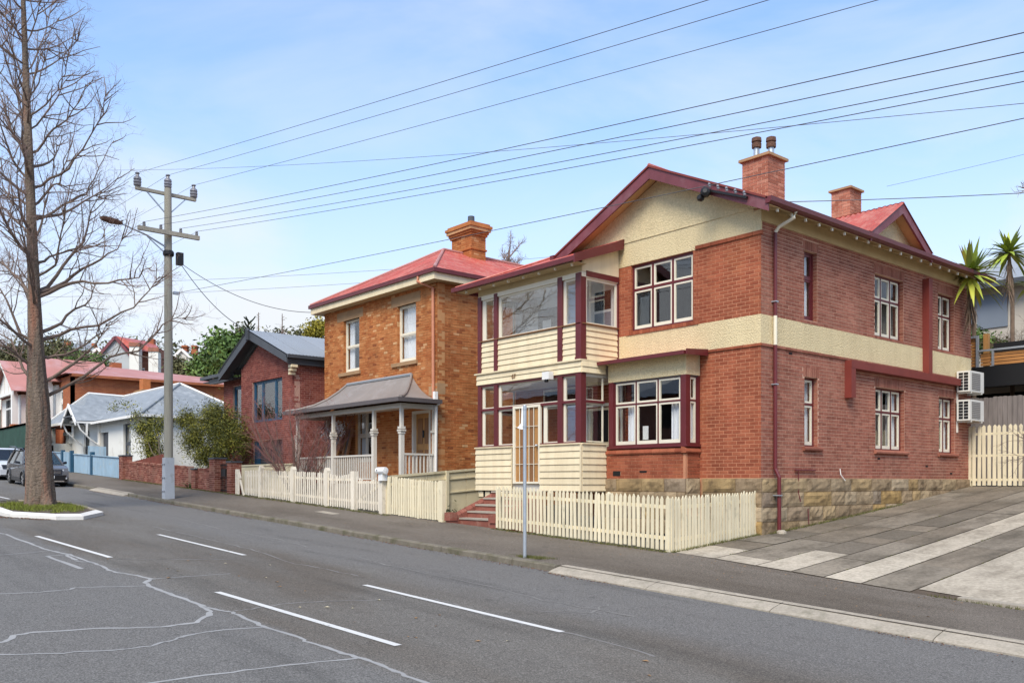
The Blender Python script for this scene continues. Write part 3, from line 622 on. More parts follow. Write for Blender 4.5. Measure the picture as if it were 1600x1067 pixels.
# driveway of long cast strips
mb = MB(); sheet(mb, -12.2, 7, 14.45, 29.2, lambda x, y: DR(x, y) - .012, 30, 20); drive = mb.build('driveway', 'soil', None, keep=1, kind='structure')
def slabs(x0, x1, ycuts, mats, skew=0):
    for i in range(len(ycuts) - 1):
        a, b = ycuts[i], ycuts[i + 1]; g_ = .014; mb = MB(); n = max(1, int((b - a) / 1.2)); lf = rnd.uniform(-.003, .006); nx_ = 1 if x1 - x0 < 1.5 else 4
        sheet(mb, x0 + g_, x1 - g_, a + g_ * .6, b - g_ * .6, lambda x, y: DR(x, y) + lf, nx_, n)
        c = mb.v[:]
        mb.build('slab', mats[i % len(mats)] if not callable(mats) else mats(i), drive)
SL_, DK, LT, PT = 'driveway_slab', 'driveway_dark', 'driveway_light', 'driveway_pit'
slabs(-12.15, -10.75, [14.5, 15.7, 16.6, 17.5, 18.5, 20.1, 21.6, 23.3, 25.2, 27, 29.2], [LT, SL_, PT, DK, SL_, DK, SL_, SL_, PT, SL_])
slabs(-10.75, -9.80, [14.5, 15.1, 17.6, 20, 22.6, 25, 29.2], [LT, PT, SL_, PT, SL_, SL_])
slabs(-9.80, -9.05, [14.5, 16.6, 17.9, 18.6, 19.9, 20.7, 22.2, 23.6, 25.2, 29.2], [LT, DK, SL_, DK, SL_, DK, DK, SL_, PT])
slabs(-9.05, -8.40, [14.5, 16.2, 18.4, 20.8, 23.2, 25.6, 29.2], [PT, PT, SL_, PT, PT, SL_])
slabs(-8.40, -7.70, [14.5, 17.6, 20.7, 23.8, 29.2], [LT, LT, LT, LT])
slabs(-7.70, -6.85, [14.5, 16.6, 18.7, 21, 24, 29.2], [PT, SL_, PT, PT, SL_])
slabs(-6.85, -3.4, [14.75, 17.2, 20, 23, 26, 29.2], [LT, LT, PT, LT, LT])
slabs(-3.4, 6.5, [14.75, 18, 22, 26, 29.2], [SL_, PT, SL_, PT])
one(lambda m: [m.hexa([(a, 14.5, FP(a, 14.4) - .1), (b, 14.5, FP(b, 14.4) - .1), (b, 14.72, FP(b, 14.4) - .1), (a, 14.72, FP(a, 14.4) - .1), (a, 14.5, FP(a, 14.4) + .05), (b, 14.5, FP(b, 14.4) + .05), (b, 14.72, FP(b, 14.4) + .05), (a, 14.72, FP(a, 14.4) + .05)]) for a, b in ((-6.1, -4.6), (-4.58, -3.0), (-2.98, 1))], 'edging', 'concrete_kerb', drive)
# ------------------------------------------------------------------ the big brick house on the right
YF, XC = 17.51, -11.70
FR = F((0, YF, 0), (1, 0, 0), (0, -1, 0)); SI = F((XC, 0, 0), (0, 1, 0), (1, 0, 0))
H = thing('brick_house', 'two storey red brick house with cream roughcast band, front gable and cream weatherboard sunroom', 'house', (-15.5, 20, -.6))
SW = [(19.32, 19.90, 3.92, 5.60), (22.75, 24.36, 3.90, 5.57), (26.50, 27.58, 3.90, 5.57), (19.33, 19.93, .87, 2.55), (22.79, 24.42, .87, 2.55), (26.56, 27.63, .87, 2.53)]
FW = [(-15.62, -13.61, 3.92, 5.64)]
BAYH = (-15.9, -13.4, .6, 2.9)
# mortar walls set back behind the brick faces
fw = one(lambda m: wall(m, FR, -17.6, XC - .008, -.9, 6.3, FW + [BAYH, (-17.2, -16.3, .05, 2.05)], -.25, -.005), 'front_wall', 'mortar_front', H)
swl = one(lambda m: wall(m, SI, YF + .008, 28.77, -.9, 6.3, SW, -.25, -.005), 'side_wall', 'mortar_side', H)
arch = lambda h: (h[0] - .06, h[1] + .06, h[3], h[3] + .235)
side = []
for z0, z1 in ((.115, 3.115), (3.83, 5.94)):
    hs = [h for h in SW if z0 < h[3] < z1 + .3 or z0 < h[2] < z1]; side += bricks(SI, YF + .0, 28.77, z0, z1, [(h[0], h[1], h[2] - (.10 if z0 > 1 else 0), h[3]) for h in hs], 1, .04, [arch(h) for h in hs])
for h in SW: side += jambs(SI, h, .115, 1)
front = bricks(FR, -13.42, XC, .115, 3.115, [], 0, .0) + bricks(FR, -17.6, -15.62, .115, 2.8, [(-17.2, -16.3, .05, 2.05)], 0, .0)
front += bricks(FR, -13.52, XC, 3.83, 5.64, [(-13.62, -13.44, 3.83, 3.93)], 0, .0) + bricks(FR, -16.07, -15.62, 3.83, 5.64, [(-15.78, -15.6, 3.83, 3.93)], 0, .0)
front += [b for b in bricks(FR, -13.61, -13.52, 3.93, 5.64, [], 0, .0)]
for h in FW: front += jambs(FR, h, .09, 0)
allb = front + side
rest = single_bricks(allb, swl, ['brick_front', 'brick_side'])
mb = MB(); lay(mb, rest); mb.build('brickwork', ['brick_front', 'brick_side'], H, kind='stuff')
# string courses, cap course, brick-on-edge sills
def course(parent, fr, u0, u1, z0, z1, n, mat, name='capping_brick', unit=.24, n0=-.05):
    k = max(1, int(round((u1 - u0) / unit))); s = (u1 - u0) / k
    for i in range(k):
        mb = MB(); mb.box(fr, u0 + i * s + .004, u0 + (i + 1) * s - .004, n0, n + rnd.uniform(-.002, .002), z0, z1); mb.build(name, mat, parent)
course(fw, FR, -13.15, XC + .03, 3.115, 3.172, .032, 'brick_front'); course(swl, SI, YF + .0, 28.77, 3.115, 3.172, .032, 'brick_side')
course(fw, FR, -13.53, XC + .035, 5.645, 5.73, .035, 'brick_front'); course(fw, FR, -15.78, -13.44, 3.832, 3.925, .03, 'brick_front', 'sill_brick', .115)
for h in SW[:3]: course(swl, SI, h[0] - .12, h[1] + .12, 3.832, 3.90, .012, 'brick_side', 'sill_brick', .115)
for h in SW[3:]:
    mb = MB(); a, b = h[0] - .09, h[1] + .13; pr = [(-.1, .77), (.055, .77), (.075, .79), (.078, .83), (.055, .865), (-.1, .885)]
    mb.prism([SI.p(a, n, z) for n, z in pr], SI.U * (b - a)); mb.build('window_sill', 'brick_side', swl)
# cream roughcast band and gable
band = one(lambda m: (m.box(FR, -16.07, XC + .006, -.02, .006, 3.172, 3.832), m.box(SI, YF - .004, 28.77, -.02, .0055, 3.1725, 3.8315)), 'render_band', 'roughcast', H)
one(lambda m: (m.box(FR, -16.07, -13.53, -.02, .008, 5.645, 6.25), m.box(FR, -13.528, XC - .19, -.02, .008, 5.732, 6.25), m.box(FR, XC - .188, XC + .02, -.02, .022, 5.732, 6.2)), 'render_panel', 'roughcast', H)
one(lambda m: m.prism([FR.p(u, .028, z) for u, z in ((-17.75, 6.25), (-11.62, 6.25), (-14.6, 7.66))], FR.N * -.12), 'gable_panel', 'roughcast', H)
# roof
RX, RZ, SLP = -14.6, 7.82, .47
def rz_(x): return RZ - SLP * abs(x - RX)
up_r = Vector((-1, 0, SLP)); up_l = Vector((1, 0, SLP)); full = 3.42 * math.hypot(1, SLP)
roof(H, 'red_roof', (-11.18, 17.04, rz_(-11.18) + .03), (-11.18, 29.1, rz_(-11.18) + .03), up_r, lambda s: (0, full))
roof(H, 'red_roof', (-18.02, 17.04, rz_(-18.02) + .03), (-18.02, 29.1, rz_(-18.02) + .03), up_l, lambda s: (0, full))
one(lambda m: m.tube([(RX, 17.02, RZ + .05), (RX, 29.1, RZ + .05)], .05, 8), 'ridge_cap', 'red_roof', H)
for sg in (1, -1):
    e = RX + sg * 3.40
    mb = MB(); t = .05; A, B = Vector((RX, 17.03, RZ + .01)), Vector((e, 17.03, rz_(e) + .01)); mb.prism([A, B, B - Vector((0, 0, .27)), A - Vector((0, 0, .29))], (0, .045, 0)); mb.build('bargeboard', 'maroon_barge', H)
    mb = MB(); A, B = Vector((RX, 17.08, RZ - .10)), Vector((e, 17.08, rz_(e) - .10)); mb.prism([A, B, B - Vector((0, 0, .02)), A - Vector((0, 0, .02))], (0, .42, 0)); mb.build('gable_soffit', 'soffit_timber', H)
    mb = MB(); A, B = Vector((RX, 17.0, RZ + .055)), Vector((e, 17.0, rz_(e) + .055)); mb.prism([A, B, B - Vector((0, 0, .05)), A - Vector((0, 0, .05))], (0, .12, 0)); mb.build('barge_cap', 'red_oxide', H)
# eaves of the side wall: frieze, soffit, rafter tips, gutter
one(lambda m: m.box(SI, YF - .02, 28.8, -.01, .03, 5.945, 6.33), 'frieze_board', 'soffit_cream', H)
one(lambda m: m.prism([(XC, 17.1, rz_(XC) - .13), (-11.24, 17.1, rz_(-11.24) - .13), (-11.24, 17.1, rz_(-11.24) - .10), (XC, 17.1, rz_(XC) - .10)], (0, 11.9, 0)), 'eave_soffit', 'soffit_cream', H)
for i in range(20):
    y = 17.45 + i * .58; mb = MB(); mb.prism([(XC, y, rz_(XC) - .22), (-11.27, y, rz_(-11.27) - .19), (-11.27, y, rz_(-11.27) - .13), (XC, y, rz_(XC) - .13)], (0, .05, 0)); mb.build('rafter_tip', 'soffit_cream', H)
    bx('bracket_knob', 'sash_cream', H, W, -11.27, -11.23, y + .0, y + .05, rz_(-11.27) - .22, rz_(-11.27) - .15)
one(lambda m: m.prism([(-11.25, 17.0, 6.13), (-11.16, 17.0, 6.13), (-11.10, 17.0, 6.17), (-11.09, 17.0, 6.27), (-11.25, 17.0, 6.27)], (0, 12.1, 0)), 'gutter', 'maroon_paint', H)
one(lambda m: m.prism([(-18.1, 16.95, 6.15), (-17.96, 16.95, 6.15), (-17.96, 16.95, 6.28), (-18.12, 16.95, 6.28)], (0, 11, 0)), 'gutter', 'maroon_paint', H)
# gablet on the side slope
GX, GY, GZ = -11.45, 23.2, 7.36; gs = .62
for sg in (-1, 1):
    A = Vector((GX + .3, GY, GZ)); B = Vector((GX + .3, GY + sg * 1.72, GZ - 1.72 * gs))
    one(lambda m: m.prism([A, B, B - Vector((0, 0, .22)), A - Vector((0, 0, .26))], (-.05, 0, 0)), 'bargeboard', 'maroon_barge', H)
    one(lambda m: m.prism([A + Vector((-.06, 0, -.1)), B + Vector((-.06, 0, -.1)), B + Vector((-.06, 0, -.12)), A + Vector((-.06, 0, -.12))], (-.36, 0, 0)), 'gable_soffit', 'soffit_timber', H)
    n = Vector((0, -sg, gs)); roof(H, 'red_roof', (GX - 2.6, GY + sg * 1.72, GZ - 1.72 * gs + .03), (GX + .33, GY + sg * 1.72, GZ - 1.72 * gs + .03), (0, -sg, gs), lambda s: (0, 1.74 * math.hypot(1, gs)))
one(lambda m: m.prism([(GX - .06, GY - 1.6, GZ - 1.6 * gs - .15), (GX - .06, GY + 1.6, GZ - 1.6 * gs - .15), (GX - .06, GY, GZ - .12)], (-.1, 0, 0)), 'gable_panel', 'roughcast', H)
# chimneys
def chimney(parent, x0, x1, y0, y1, z0, z1, mats, mort, cap, pots, cap_m='lintel_stone'):
    ch = bx('chimney', mort, parent, W, x0 + .008, x1 - .008, y0 + .008, y1 - .008, z0, z1)
    lst = bricks(F((0, y0, 0), (1, 0, 0), (0, -1, 0)), x0, x1, z0, z1, (), 0, x0) + bricks(F((x1, 0, 0), (0, 1, 0), (1, 0, 0)), y0, y1, z0, z1, (), 0, y0) + bricks(F((x0, 0, 0), (0, 1, 0), (-1, 0, 0)), y0, y1, z0, z1, (), 0, y0)
    mb = MB(); lay(mb, lst); mb.build('brickwork', mats, ch, kind='stuff')
    for o, a, b, m_ in cap: bx('chimney_cap', m_, ch, W, x0 - o, x1 + o, y0 - o, y1 + o, z1 + a, z1 + b)
    for x, y, a, r, h, m_, head in pots:
        pot = one(lambda m: m.lathe((x, y, z1 + a), [(r * 1.1, 0), (r, .05), (r * .92, h)], 12), 'chimney_pot', m_, ch)
        if head: one(lambda m: m.lathe((x, y, z1 + a + h), [(r * 1.5, -.04), (r * 1.55, .07), (r * 1.3, .08), (r * 1.3, .11), (r * 1.6, .12), (r * 1.5, .22), (r * .4, .26)], 12), 'cowl', 'nest_brown', ch)
chimney(H, -14.08, -13.28, 20.2, 20.98, 6.6, 8.52, 'brick_chimney', 'mortar_side', [(.07, 0, .07, 'lintel_stone')], [(-13.9, 20.6, .07, .085, .42, 'galvanised', 1), (-13.42, 20.55, .07, .085, .28, 'galvanised', 1)])
chimney(H, -13.95, -13.35, 24.5, 25.15, 6.6, 8.60, 'brick_chimney', 'mortar_side', [(.06, 0, .06, 'lintel_stone')], [])
# stone plinth
pl = one(lambda m: (m.box(SI, YF, 28.77, -.2, .015, -1.6, .105), m.box(FR, -13.35, XC, -.2, .015, -1.6, .105)), 'plinth', 'lintel_stone', H)
def stones(parent, fr, u0, u1, ztop, zbot, n, base=.03, lo=.40, hi=1.25, hh=.335, skipfn=None):
    z = ztop
    while z > zbot:
        h = hh * rnd.uniform(.95, 1.05); u = u0
        while u < u1 - .02:
            l = rnd.uniform(lo, hi); l = l if u + l < u1 - .25 else u1 - u
            if not (skipfn and skipfn(u + l / 2, z)):
                mb = MB(); nu, nz2 = 6, 4; a, b, c, d = u + .007, u + l - .007, z - h + .006, z - .006; g_ = []
                for i in range(nu + 1):
                    for j in range(nz2 + 1):
                        e = (0 < i < nu) and (0 < j < nz2); g_.append(fr.p(a + (b - a) * i / nu, base + n * (rnd.uniform(.35, 1.0) if e else rnd.uniform(-.05, .12)), c + (d - c) * j / nz2))
                fs = []
                for i in range(nu):
                    for j in range(nz2): fs.append((i * (nz2 + 1) + j, (i + 1) * (nz2 + 1) + j, (i + 1) * (nz2 + 1) + j + 1, i * (nz2 + 1) + j + 1))
                if fr.det() > 0: fs = [f[::-1] for f in fs]
                mb.add(g_, fs, rnd.random())
                mb.box(fr, a, b, -.02, base, c, d, 0, 0, skip=(4,)); mb.t = [mb.t[0]] * len(mb.t); mb.build('stone', 'sandstone', parent)
            u += l
        z -= h
stones(pl, SI, YF - .03, 28.75, .105, -1.5, .034, skipfn=lambda u, z: z < DR(XC, u) - .12)
stones(pl, FR, -13.3, XC + .04, .105, -1.2, .034)
# windows of the brick walls
for i, h in enumerate(SW):
    c = (1, 3, 2)[i % 3]; up = i < 3
    window(H, SI, h[0], h[1], h[2], h[3], c, (h[2] + h[3]) / 2 + .20, deep=-.115, curtain=(1 if not up else 0) if c > 1 else 3 if False else 1, sash_m='maroon_paint' if i == 0 else 'sash_cream')
window(H, FR, *FW[0], 3, 5.0, deep=-.06, fw=.06, curtain=0, label='wide three light window under the gable')
# bay window
BY = 16.97; BF = F((0, BY, 0), (1, 0, 0), (0, -1, 0)); BS = F((-13.4, 0, 0), (0, 1, 0), (1, 0, 0)); BSL = F((-15.9, 0, 0), (0, 1, 0), (-1, 0, 0))
bay = one(lambda m: (m.box(BF, -16.05, -13.42, -.5, -.008, -.8, .70), ), 'bay_window', 'mortar_front', H)
bl_ = bricks(F((0, BY, 0), (1, 0, 0), (0, -1, 0)), -16.05, -13.5, .115, .715, [(-15.75, -15.50, .17, .30)], 0, .0) + bricks(F((-13.41, 0, 0), (0, 1, 0), (1, 0, 0)), BY + .08, YF - .01, .115, .715, (), 0, 0)
a45 = F((-13.5, BY, 0), (.7071, .7071, 0), (.7071, -.7071, 0)); bl_ += bricks(a45, 0, .125, .115, .715, (), 0, 0)
mb = MB(); lay(mb, bl_); mb.box(a45, 0.004, .121, -.1, -.006, .1, .715); mb.build('brickwork', 'brick_front', bay, kind='stuff')
for a, b, c, d in ((-15.75, -15.50, .17, .30), (-14.85, -14.62, .25, .30)): bx('air_vent', 'void', bay, BF, a, b, -.02, .004, c, d)
k = 11
for i in range(k):
    s = (2.62) / k; mb = MB(); a, b = -16.1 + i * s + .003, -16.1 + (i + 1) * s - .003; mb.prism([BF.p(a, n, z) for n, z in ((-.12, .715), (.03, .715), (.045, .75), (.03, .80), (-.02, .85), (-.12, .87))], BF.U * (b - a)); mb.build('sill_brick', 'brick_front', bay)
mb = MB(); mb.prism([BS.p(BY - .04, n, z) for n, z in ((-.12, .715), (.03, .715), (.045, .75), (.03, .80), (-.02, .85), (-.12, .87))], BS.U * .56); mb.build('sill_brick', 'brick_front', bay)
stones(bay, BF, -16.06, -13.40, .105, -.9, .034); stones(bay, F((-13.38, 0, 0), (0, 1, 0), (1, 0, 0)), BY + .0, YF - .06, .105, -.5, .03)
bx('bay_head', 'roughcast', bay, W, -15.92, -13.40, BY, YF - .01, 2.58, 3.06)
for a, b in ((-15.9, -15.74), (-13.56, -13.40)): bx('corner_post', 'maroon_paint', bay, BF, a, b, -.16, .0, .87, 2.58)
bx('wall_post', 'maroon_paint', bay, BS, 17.44, 17.50, -.1, .0, .87, 2.58)
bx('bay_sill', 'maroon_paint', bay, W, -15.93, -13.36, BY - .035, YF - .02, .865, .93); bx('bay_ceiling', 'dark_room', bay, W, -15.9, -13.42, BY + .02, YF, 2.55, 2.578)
w1 = window(bay, BF, -15.735, -13.565, .93, 2.575, 3, 1.98, deep=-.035, fw=.035, room=False, curtain=0)
window(bay, BS, BY + .165, 17.44, .93, 2.575, 1, 1.98, deep=-.035, fw=.035, room=False)
window(bay, BSL, BY + .165, 17.44, .93, 2.575, 1, 1.98, deep=-.035, fw=.035, room=False)
def drape(parent, pts, z0, z1):
    mb = MB(); Q = []
    for (a, b) in zip(pts[:-1], pts[1:]):
        for j in range(14):
            t = j / 14; p = Vector(a).lerp(Vector(b), t); d = (Vector(b) - Vector(a)).normalized(); p += Vector((-d.y, d.x)) * .028 * math.sin(len(Q) * 1.7); Q.append(p)
    for p, q in zip(Q[:-1], Q[1:]): mb.quad((p.x, p.y, z0), (q.x, q.y, z0), (q.x, q.y, z1), (p.x, p.y, z1))
    mb.build('curtain', 'curtain', parent, smooth=True)
drape(w1, [(-15.42, BY + .22), (-15.02, BY + .2)], .95, 2.0); drape(w1, [(-14.0, BY + .2), (-13.55, BY + .2)], .95, 2.0); drape(w1, [(-13.55, BY + .22), (-13.52, BY + .5)], .95, 2.0)
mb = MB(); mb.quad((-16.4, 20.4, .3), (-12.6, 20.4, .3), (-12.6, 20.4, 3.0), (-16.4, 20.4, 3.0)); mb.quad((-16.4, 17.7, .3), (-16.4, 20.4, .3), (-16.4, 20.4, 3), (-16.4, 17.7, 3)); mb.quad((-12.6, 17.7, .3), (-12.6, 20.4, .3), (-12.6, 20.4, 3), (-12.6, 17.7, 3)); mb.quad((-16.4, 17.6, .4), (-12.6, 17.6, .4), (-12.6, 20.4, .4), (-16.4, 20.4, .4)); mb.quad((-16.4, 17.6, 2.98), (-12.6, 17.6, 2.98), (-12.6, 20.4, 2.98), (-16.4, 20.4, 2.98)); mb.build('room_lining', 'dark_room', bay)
sgn = bx('notice', 'white_paint', bay, BF, -14.88, -14.70, -.16, -.155, 1.08, 1.42)
# bay roof
roof(bay, 'red_roof', (-16.25, BY - .28, 3.085), (-13.18, BY - .28, 3.085), (0, .8, .07), lambda s: (0, .80))
bx('gutter', 'maroon_paint', bay, W, -16.28, -13.2, BY - .34, BY - .25, 3.01, 3.10); bx('soffit', 'soffit_cream', bay, W, -16.2, -13.25, BY - .25, BY - .002, 3.03, 3.05)
one(lambda m: m.prism([(-13.17, BY - .3, 3.0), (-13.17, YF - .04, 3.03), (-13.17, YF - .04, 3.19), (-13.17, BY - .3, 3.13)], (.035, 0, 0)), 'bargeboard', 'maroon_paint', bay)
one(lambda m: m.prism([(-13.42, BY, 3.06), (-13.42, YF - .02, 3.06), (-13.42, YF - .02, 3.10)], (.02, 0, 0)), 'cheek', 'roughcast', bay)
# drain boxing, downpipe, fittings on the side wall
bx('drain_boxing', 'red_oxide', H, SI, 25.50, 25.72, 0, .19, 3.10, 5.80); bx('drain_boxing', 'red_oxide', H, SI, 21.2, 28.0, 0, .19, 2.90, 3.098); bx('drain_boxing', 'red_oxide', H, SI, 21.2, 21.42, 0, .185, 2.15, 2.899)
dp = one(lambda m: m.tube([(-11.63, 17.98, 5.75), (-11.63, 17.98, 3.84), (-11.63, 17.98, 3.83)], .042, 10), 'downpipe', 'maroon_paint', H)
one(lambda m: m.tube([(-11.63, 17.98, 3.165), (-11.63, 17.98, .32), (-11.54, 18.0, .12), (-11.54, 18.0, -1.14)], .045, 10), 'downpipe', 'maroon_paint', H)
one(lambda m: m.tube([(-11.63, 17.98, 3.835), (-11.63, 17.98, 3.165)], .043, 10), 'downpipe', 'sash_cream', H)
one(lambda m: m.tube([(-11.18, 18.1, 6.14), (-11.2, 18.08, 6.02), (-11.55, 18.0, 5.86), (-11.63, 17.98, 5.75)], .042, 10), 'swan_neck', 'sash_cream', H)
for z in (4.15, 2.25, -.3): bx('pipe_bracket', 'galvanised', H, SI, 17.92, 18.04, .0, .12 if z > 0 else .22, z, z + .025)
one(lambda m: m.lathe((-11.5, 18.02, -1.2), [(.14, 0), (.12, .08), (.07, .12)], 9), 'pipe_collar', 'concrete_kerb', H)
one(lambda m: (m.tube([(-11.66, 19.0, .28), (-11.66, 19.0, -.25), (-11.61, 19.02, -.45)], .012, 6), m.tube([(-11.66, 18.85, .30), (-11.66, 19.75, .30)], .02, 6), m.tube([(-11.62, 19.35, -.62), (-11.6, 19.36, -1.05)], .012, 6)), 'waste_pipe', 'maroon_paint', H)
one(lambda m: m.tube([(-11.66, 20.9, .35), (-11.64, 20.9, .2), (-11.60, 21.05, .05)], .012, 6), 'overflow_pipe', 'white_paint', H)
for u, z in ((18.65, 3.02), (22.9, .62), (25.7, .45), (27.3, .25)): bx('air_vent', 'void', H, SI, u, u + .14, -.01, .004, z, z + .05)
# service bracket with insulators on the barge
sb = one(lambda m: m.bar((-12.75, 16.98, 6.78), (-11.7, 16.98, 6.36), .06, .05), 'service_bracket', 'black_paint', H)
for i in range(5):
    t = i / 4; p = Vector((-12.7, 16.95, 6.86)).lerp(Vector((-11.75, 16.95, 6.44)), t); one(lambda m: m.lathe(p, [(.03, -.03), (.035, .0), (.02, .02), (.035, .04), (.015, .08)], 8, (0, -.4, 1)), 'insulator', 'insulator', sb)
one(lambda m: (m.lathe((-12.78, 16.9, 6.72), [(.09, -.1), (.12, -.02), (.11, .08), (.05, .12)], 9, (.6, -1, .1)), m.lathe((-12.9, 16.86, 6.62), [(.07, -.08), (.09, 0), (.05, .07)], 8, (.2, -1, 0))), 'cable_gland', 'black_paint', sb)

# ---- sunroom of weatherboards over a porch
PY, PR, PL = 16.13, -16.05, -20.25
PF = F((0, PY, 0), (1, 0, 0), (0, -1, 0)); PS = F((PR, 0, 0), (0, 1, 0), (1, 0, 0)); PLF = F((PL, 0, 0), (0, 1, 0), (-1, 0, 0))
v = one(lambda m: m.box(W, PL + .02, PR - .02, PY + .05, YF, 2.72, 3.12), 'sunroom', 'stone_paint', H, label='two storey glazed sunroom of cream weatherboards with maroon posts')
bx('porch_floor', 'stone_paint', v, W, PL + .02, PR - .02, PY + .05, YF, -.25, -.02)
def boards(fr, u0, u1, z0, z1, n0, pitch=.163):
    k = max(1, int(round((z1 - z0) / pitch))); h = (z1 - z0) / k
    for i in range(k):
        c = z0 + i * h; d = rnd.uniform(-.002, .002); mb = MB()
        mb.prism([fr.p(u0, n, z) for n, z in ((n0 - .02, c), (n0 + .032 + d, c + .004), (n0 + .034 + d, c + .012), (n0 + .010, c + h - .002), (n0 - .02, c + h - .002))], fr.U * (u1 - u0)); mb.build('weatherboard', 'cream_paint', v)
# lower dado
for fr, a, b, z0, z1, n in ((PF, -20.30, -18.72, -.22, .98, .05), (PF, -17.56, -16.02, -.22, .98, .05), (PS, 16.09, 16.96, -.22, .98, .05), (PLF, 16.1, 17.5, -.22, .98, .05)):
    boards(fr, a, b, z0, z1, n); bx('dado_cap', 'cream_paint', v, fr, a - .02, b + .02, n - .06, n + .055, z1, z1 + .035)
bx('corner_stop', 'cream_paint', v, W, -16.03, -15.985, PY - .095, PY - .05, -.22, .98)
bx('base_grille', 'void', v, PF, -20.25, -18.75, -.02, .0, -.42, -.22)
for i in range(5): bx('base_slat', 'cream_paint', v, PF, -20.22 + i * .3, -20.02 + i * .3, .0, .02, -.40, -.24)
# floor band
bx('ledge', 'cream_paint', v, W, PL - .10, PR + .045, PY - .09, YF - .3, 3.10, 3.14)
for fr, a, b in ((PF, PL - .03, PR + .03), (PS, PY - .03, YF - .55), (PLF, PY - .03, YF)): boards(fr, a, b, 2.80, 3.10, .03, .15)
# upper dado between the posts
POSTS = [(-20.25, -20.10), (-19.52, -19.37), (-16.91, -16.74)]
for (a, b) in ((-20.10, -19.52), (-19.37, -16.91), (-16.74, -16.23)): boards(PF, a, b, 3.14, 4.04, -.02)
boards(PS, PY + .02, YF - .04, 3.14, 4.04, -.02); boards(PLF, PY + .02, YF, 3.14, 4.04, -.02)
for (a, b) in POSTS:
    bx('post', 'maroon_paint', v, PF, a, b, -.06, .035, 3.145, 5.34); bx('post', 'maroon_paint', v, PF, a, b, -.06, .030, 1.016, 2.80)
mb = MB(); mb.box(W, -16.23, -16.03, PY - .045, PY + .14, 3.145, 5.34); mb.build('corner_post', 'maroon_paint', v); bx('corner_post', 'maroon_paint', v, W, -16.23, -16.03, PY - .045, PY + .14, 1.016, 2.80)
bx('post_shoe', 'maroon_paint', v, W, -16.24, -16.01, PY - .06, PY + .15, 3.142, 3.20)
bx('wall_post', 'maroon_paint', v, PS, YF - .05, YF - .012, -.02, .02, 3.14, 5.3)
# glazing helper: cream frame, pane
def glaze(fr, a, b, z0, z1, f=.055, n=-.03, mats='sash_cream', louvre=0, left=None):
    mb = MB(); l = left or f; mb.box(fr, a, a + l, n - .04, n, z0, z1); mb.box(fr, b - f, b, n - .04, n, z0, z1); mb.box(fr, a + l, b - f, n - .04, n, z0, z0 + f * .7); mb.box(fr, a + l, b - f, n - .04, n, z1 - f, z1)
    g_ = mb.build('window', mats, v)
    if louvre:
        for i in range(louvre):
            c = z0 + f + (z1 - z0 - 2 * f) * i / louvre; h = (z1 - z0 - 2 * f) / louvre * 1.05
            mb = MB(); mb.hexa([fr.p(a + l, n - .03, c + .0), fr.p(b - f, n - .03, c), fr.p(b - f, n - .024, c), fr.p(a + l, n - .024, c), fr.p(a + l, n - .055, c + h), fr.p(b - f, n - .055, c + h), fr.p(b - f, n - .049, c + h), fr.p(a + l, n - .049, c + h)]); mb.build('louvre', 'porch_glass', g_)
    else: bx('pane', 'porch_glass', g_, fr, a + l, b - f, n - .024, n - .018, z0 + f * .7, z1 - f)
    return g_
bx('sill', 'timber_brown', v, PF, PL, PR, -.08, .045, 4.04, 4.065); bx('sill', 'timber_brown', v, PS, PY, YF - .03, -.08, .045, 4.041, 4.066)
glaze(PF, -20.10, -19.52, 4.065, 5.24, .05, left=.15); glaze(PF, -19.37, -16.91, 4.065, 5.24, .05, left=.11); glaze(PF, -16.74, -16.23, 4.065, 5.24, .05, louvre=9, left=.09)
glaze(PS, PY + .14, YF - .05, 4.065, 5.24, .06, n=-.02); glaze(PLF, PY + .14, YF - .75, 4.065, 5.24, .07); bx('window_panel', 'sash_cream', v, PLF, YF - .75, YF - .6, -.06, .0, 4.065, 5.24); glaze(PLF, YF - .6, YF - .05, 4.065, 5.24, .05)
for fr, a, b in ((PF, PL, PR), (PS, PY - .02, YF - .02), (PLF, PY, YF)): bx('head', 'sash_cream', v, fr, a, b, -.07, .02, 5.24, 5.36)
bx('side_head', 'maroon_paint', v, PS, PY + .14, YF - .02, .0201, .04, 5.262, 5.40)
# lower glazing with a transom rail
bx('transom', 'maroon_paint', v, PF, PL, PR, -.05, .02, 2.05, 2.115); bx('transom', 'maroon_paint', v, PS, PY, 16.96, -.05, .02, 2.05, 2.115); bx('transom', 'maroon_paint', v, PLF, PY, YF, -.05, .02, 2.05, 2.115)
bx('sill', 'maroon_paint', v, PF, -20.28, -18.72, -.06, .06, 1.016, 1.05); bx('sill', 'maroon_paint', v, PF, -17.56, -16.03, -.06, .06, 1.016, 1.05)
bx('head', 'maroon_paint', v, PF, PL, PR, -.05, .032, 2.75, 2.80)
for a, b, l in ((-20.10, -19.52, .10), (-19.37, -18.72, .10), (-17.5, -16.91, .12)): glaze(PF, a, b, 1.05, 2.05, .045, left=l)
glaze(PF, -16.74, -16.23, 1.05, 2.05, .03, louvre=7, left=.07); glaze(PF, -20.10, -19.52, 2.115, 2.75, .045, left=.10); glaze(PF, -19.37, -16.91, 2.115, 2.75, .04, left=.10); glaze(PF, -16.74, -16.23, 2.115, 2.75, .045, left=.09)
glaze(PS, PY + .14, 16.96, 1.05, 2.05, .035); glaze(PS, PY + .14, 16.96, 2.115, 2.75, .035); glaze(PLF, PY + .14, YF - .03, 1.05, 2.05, .06); glaze(PLF, PY + .14, YF - .03, 2.115, 2.75, .06)
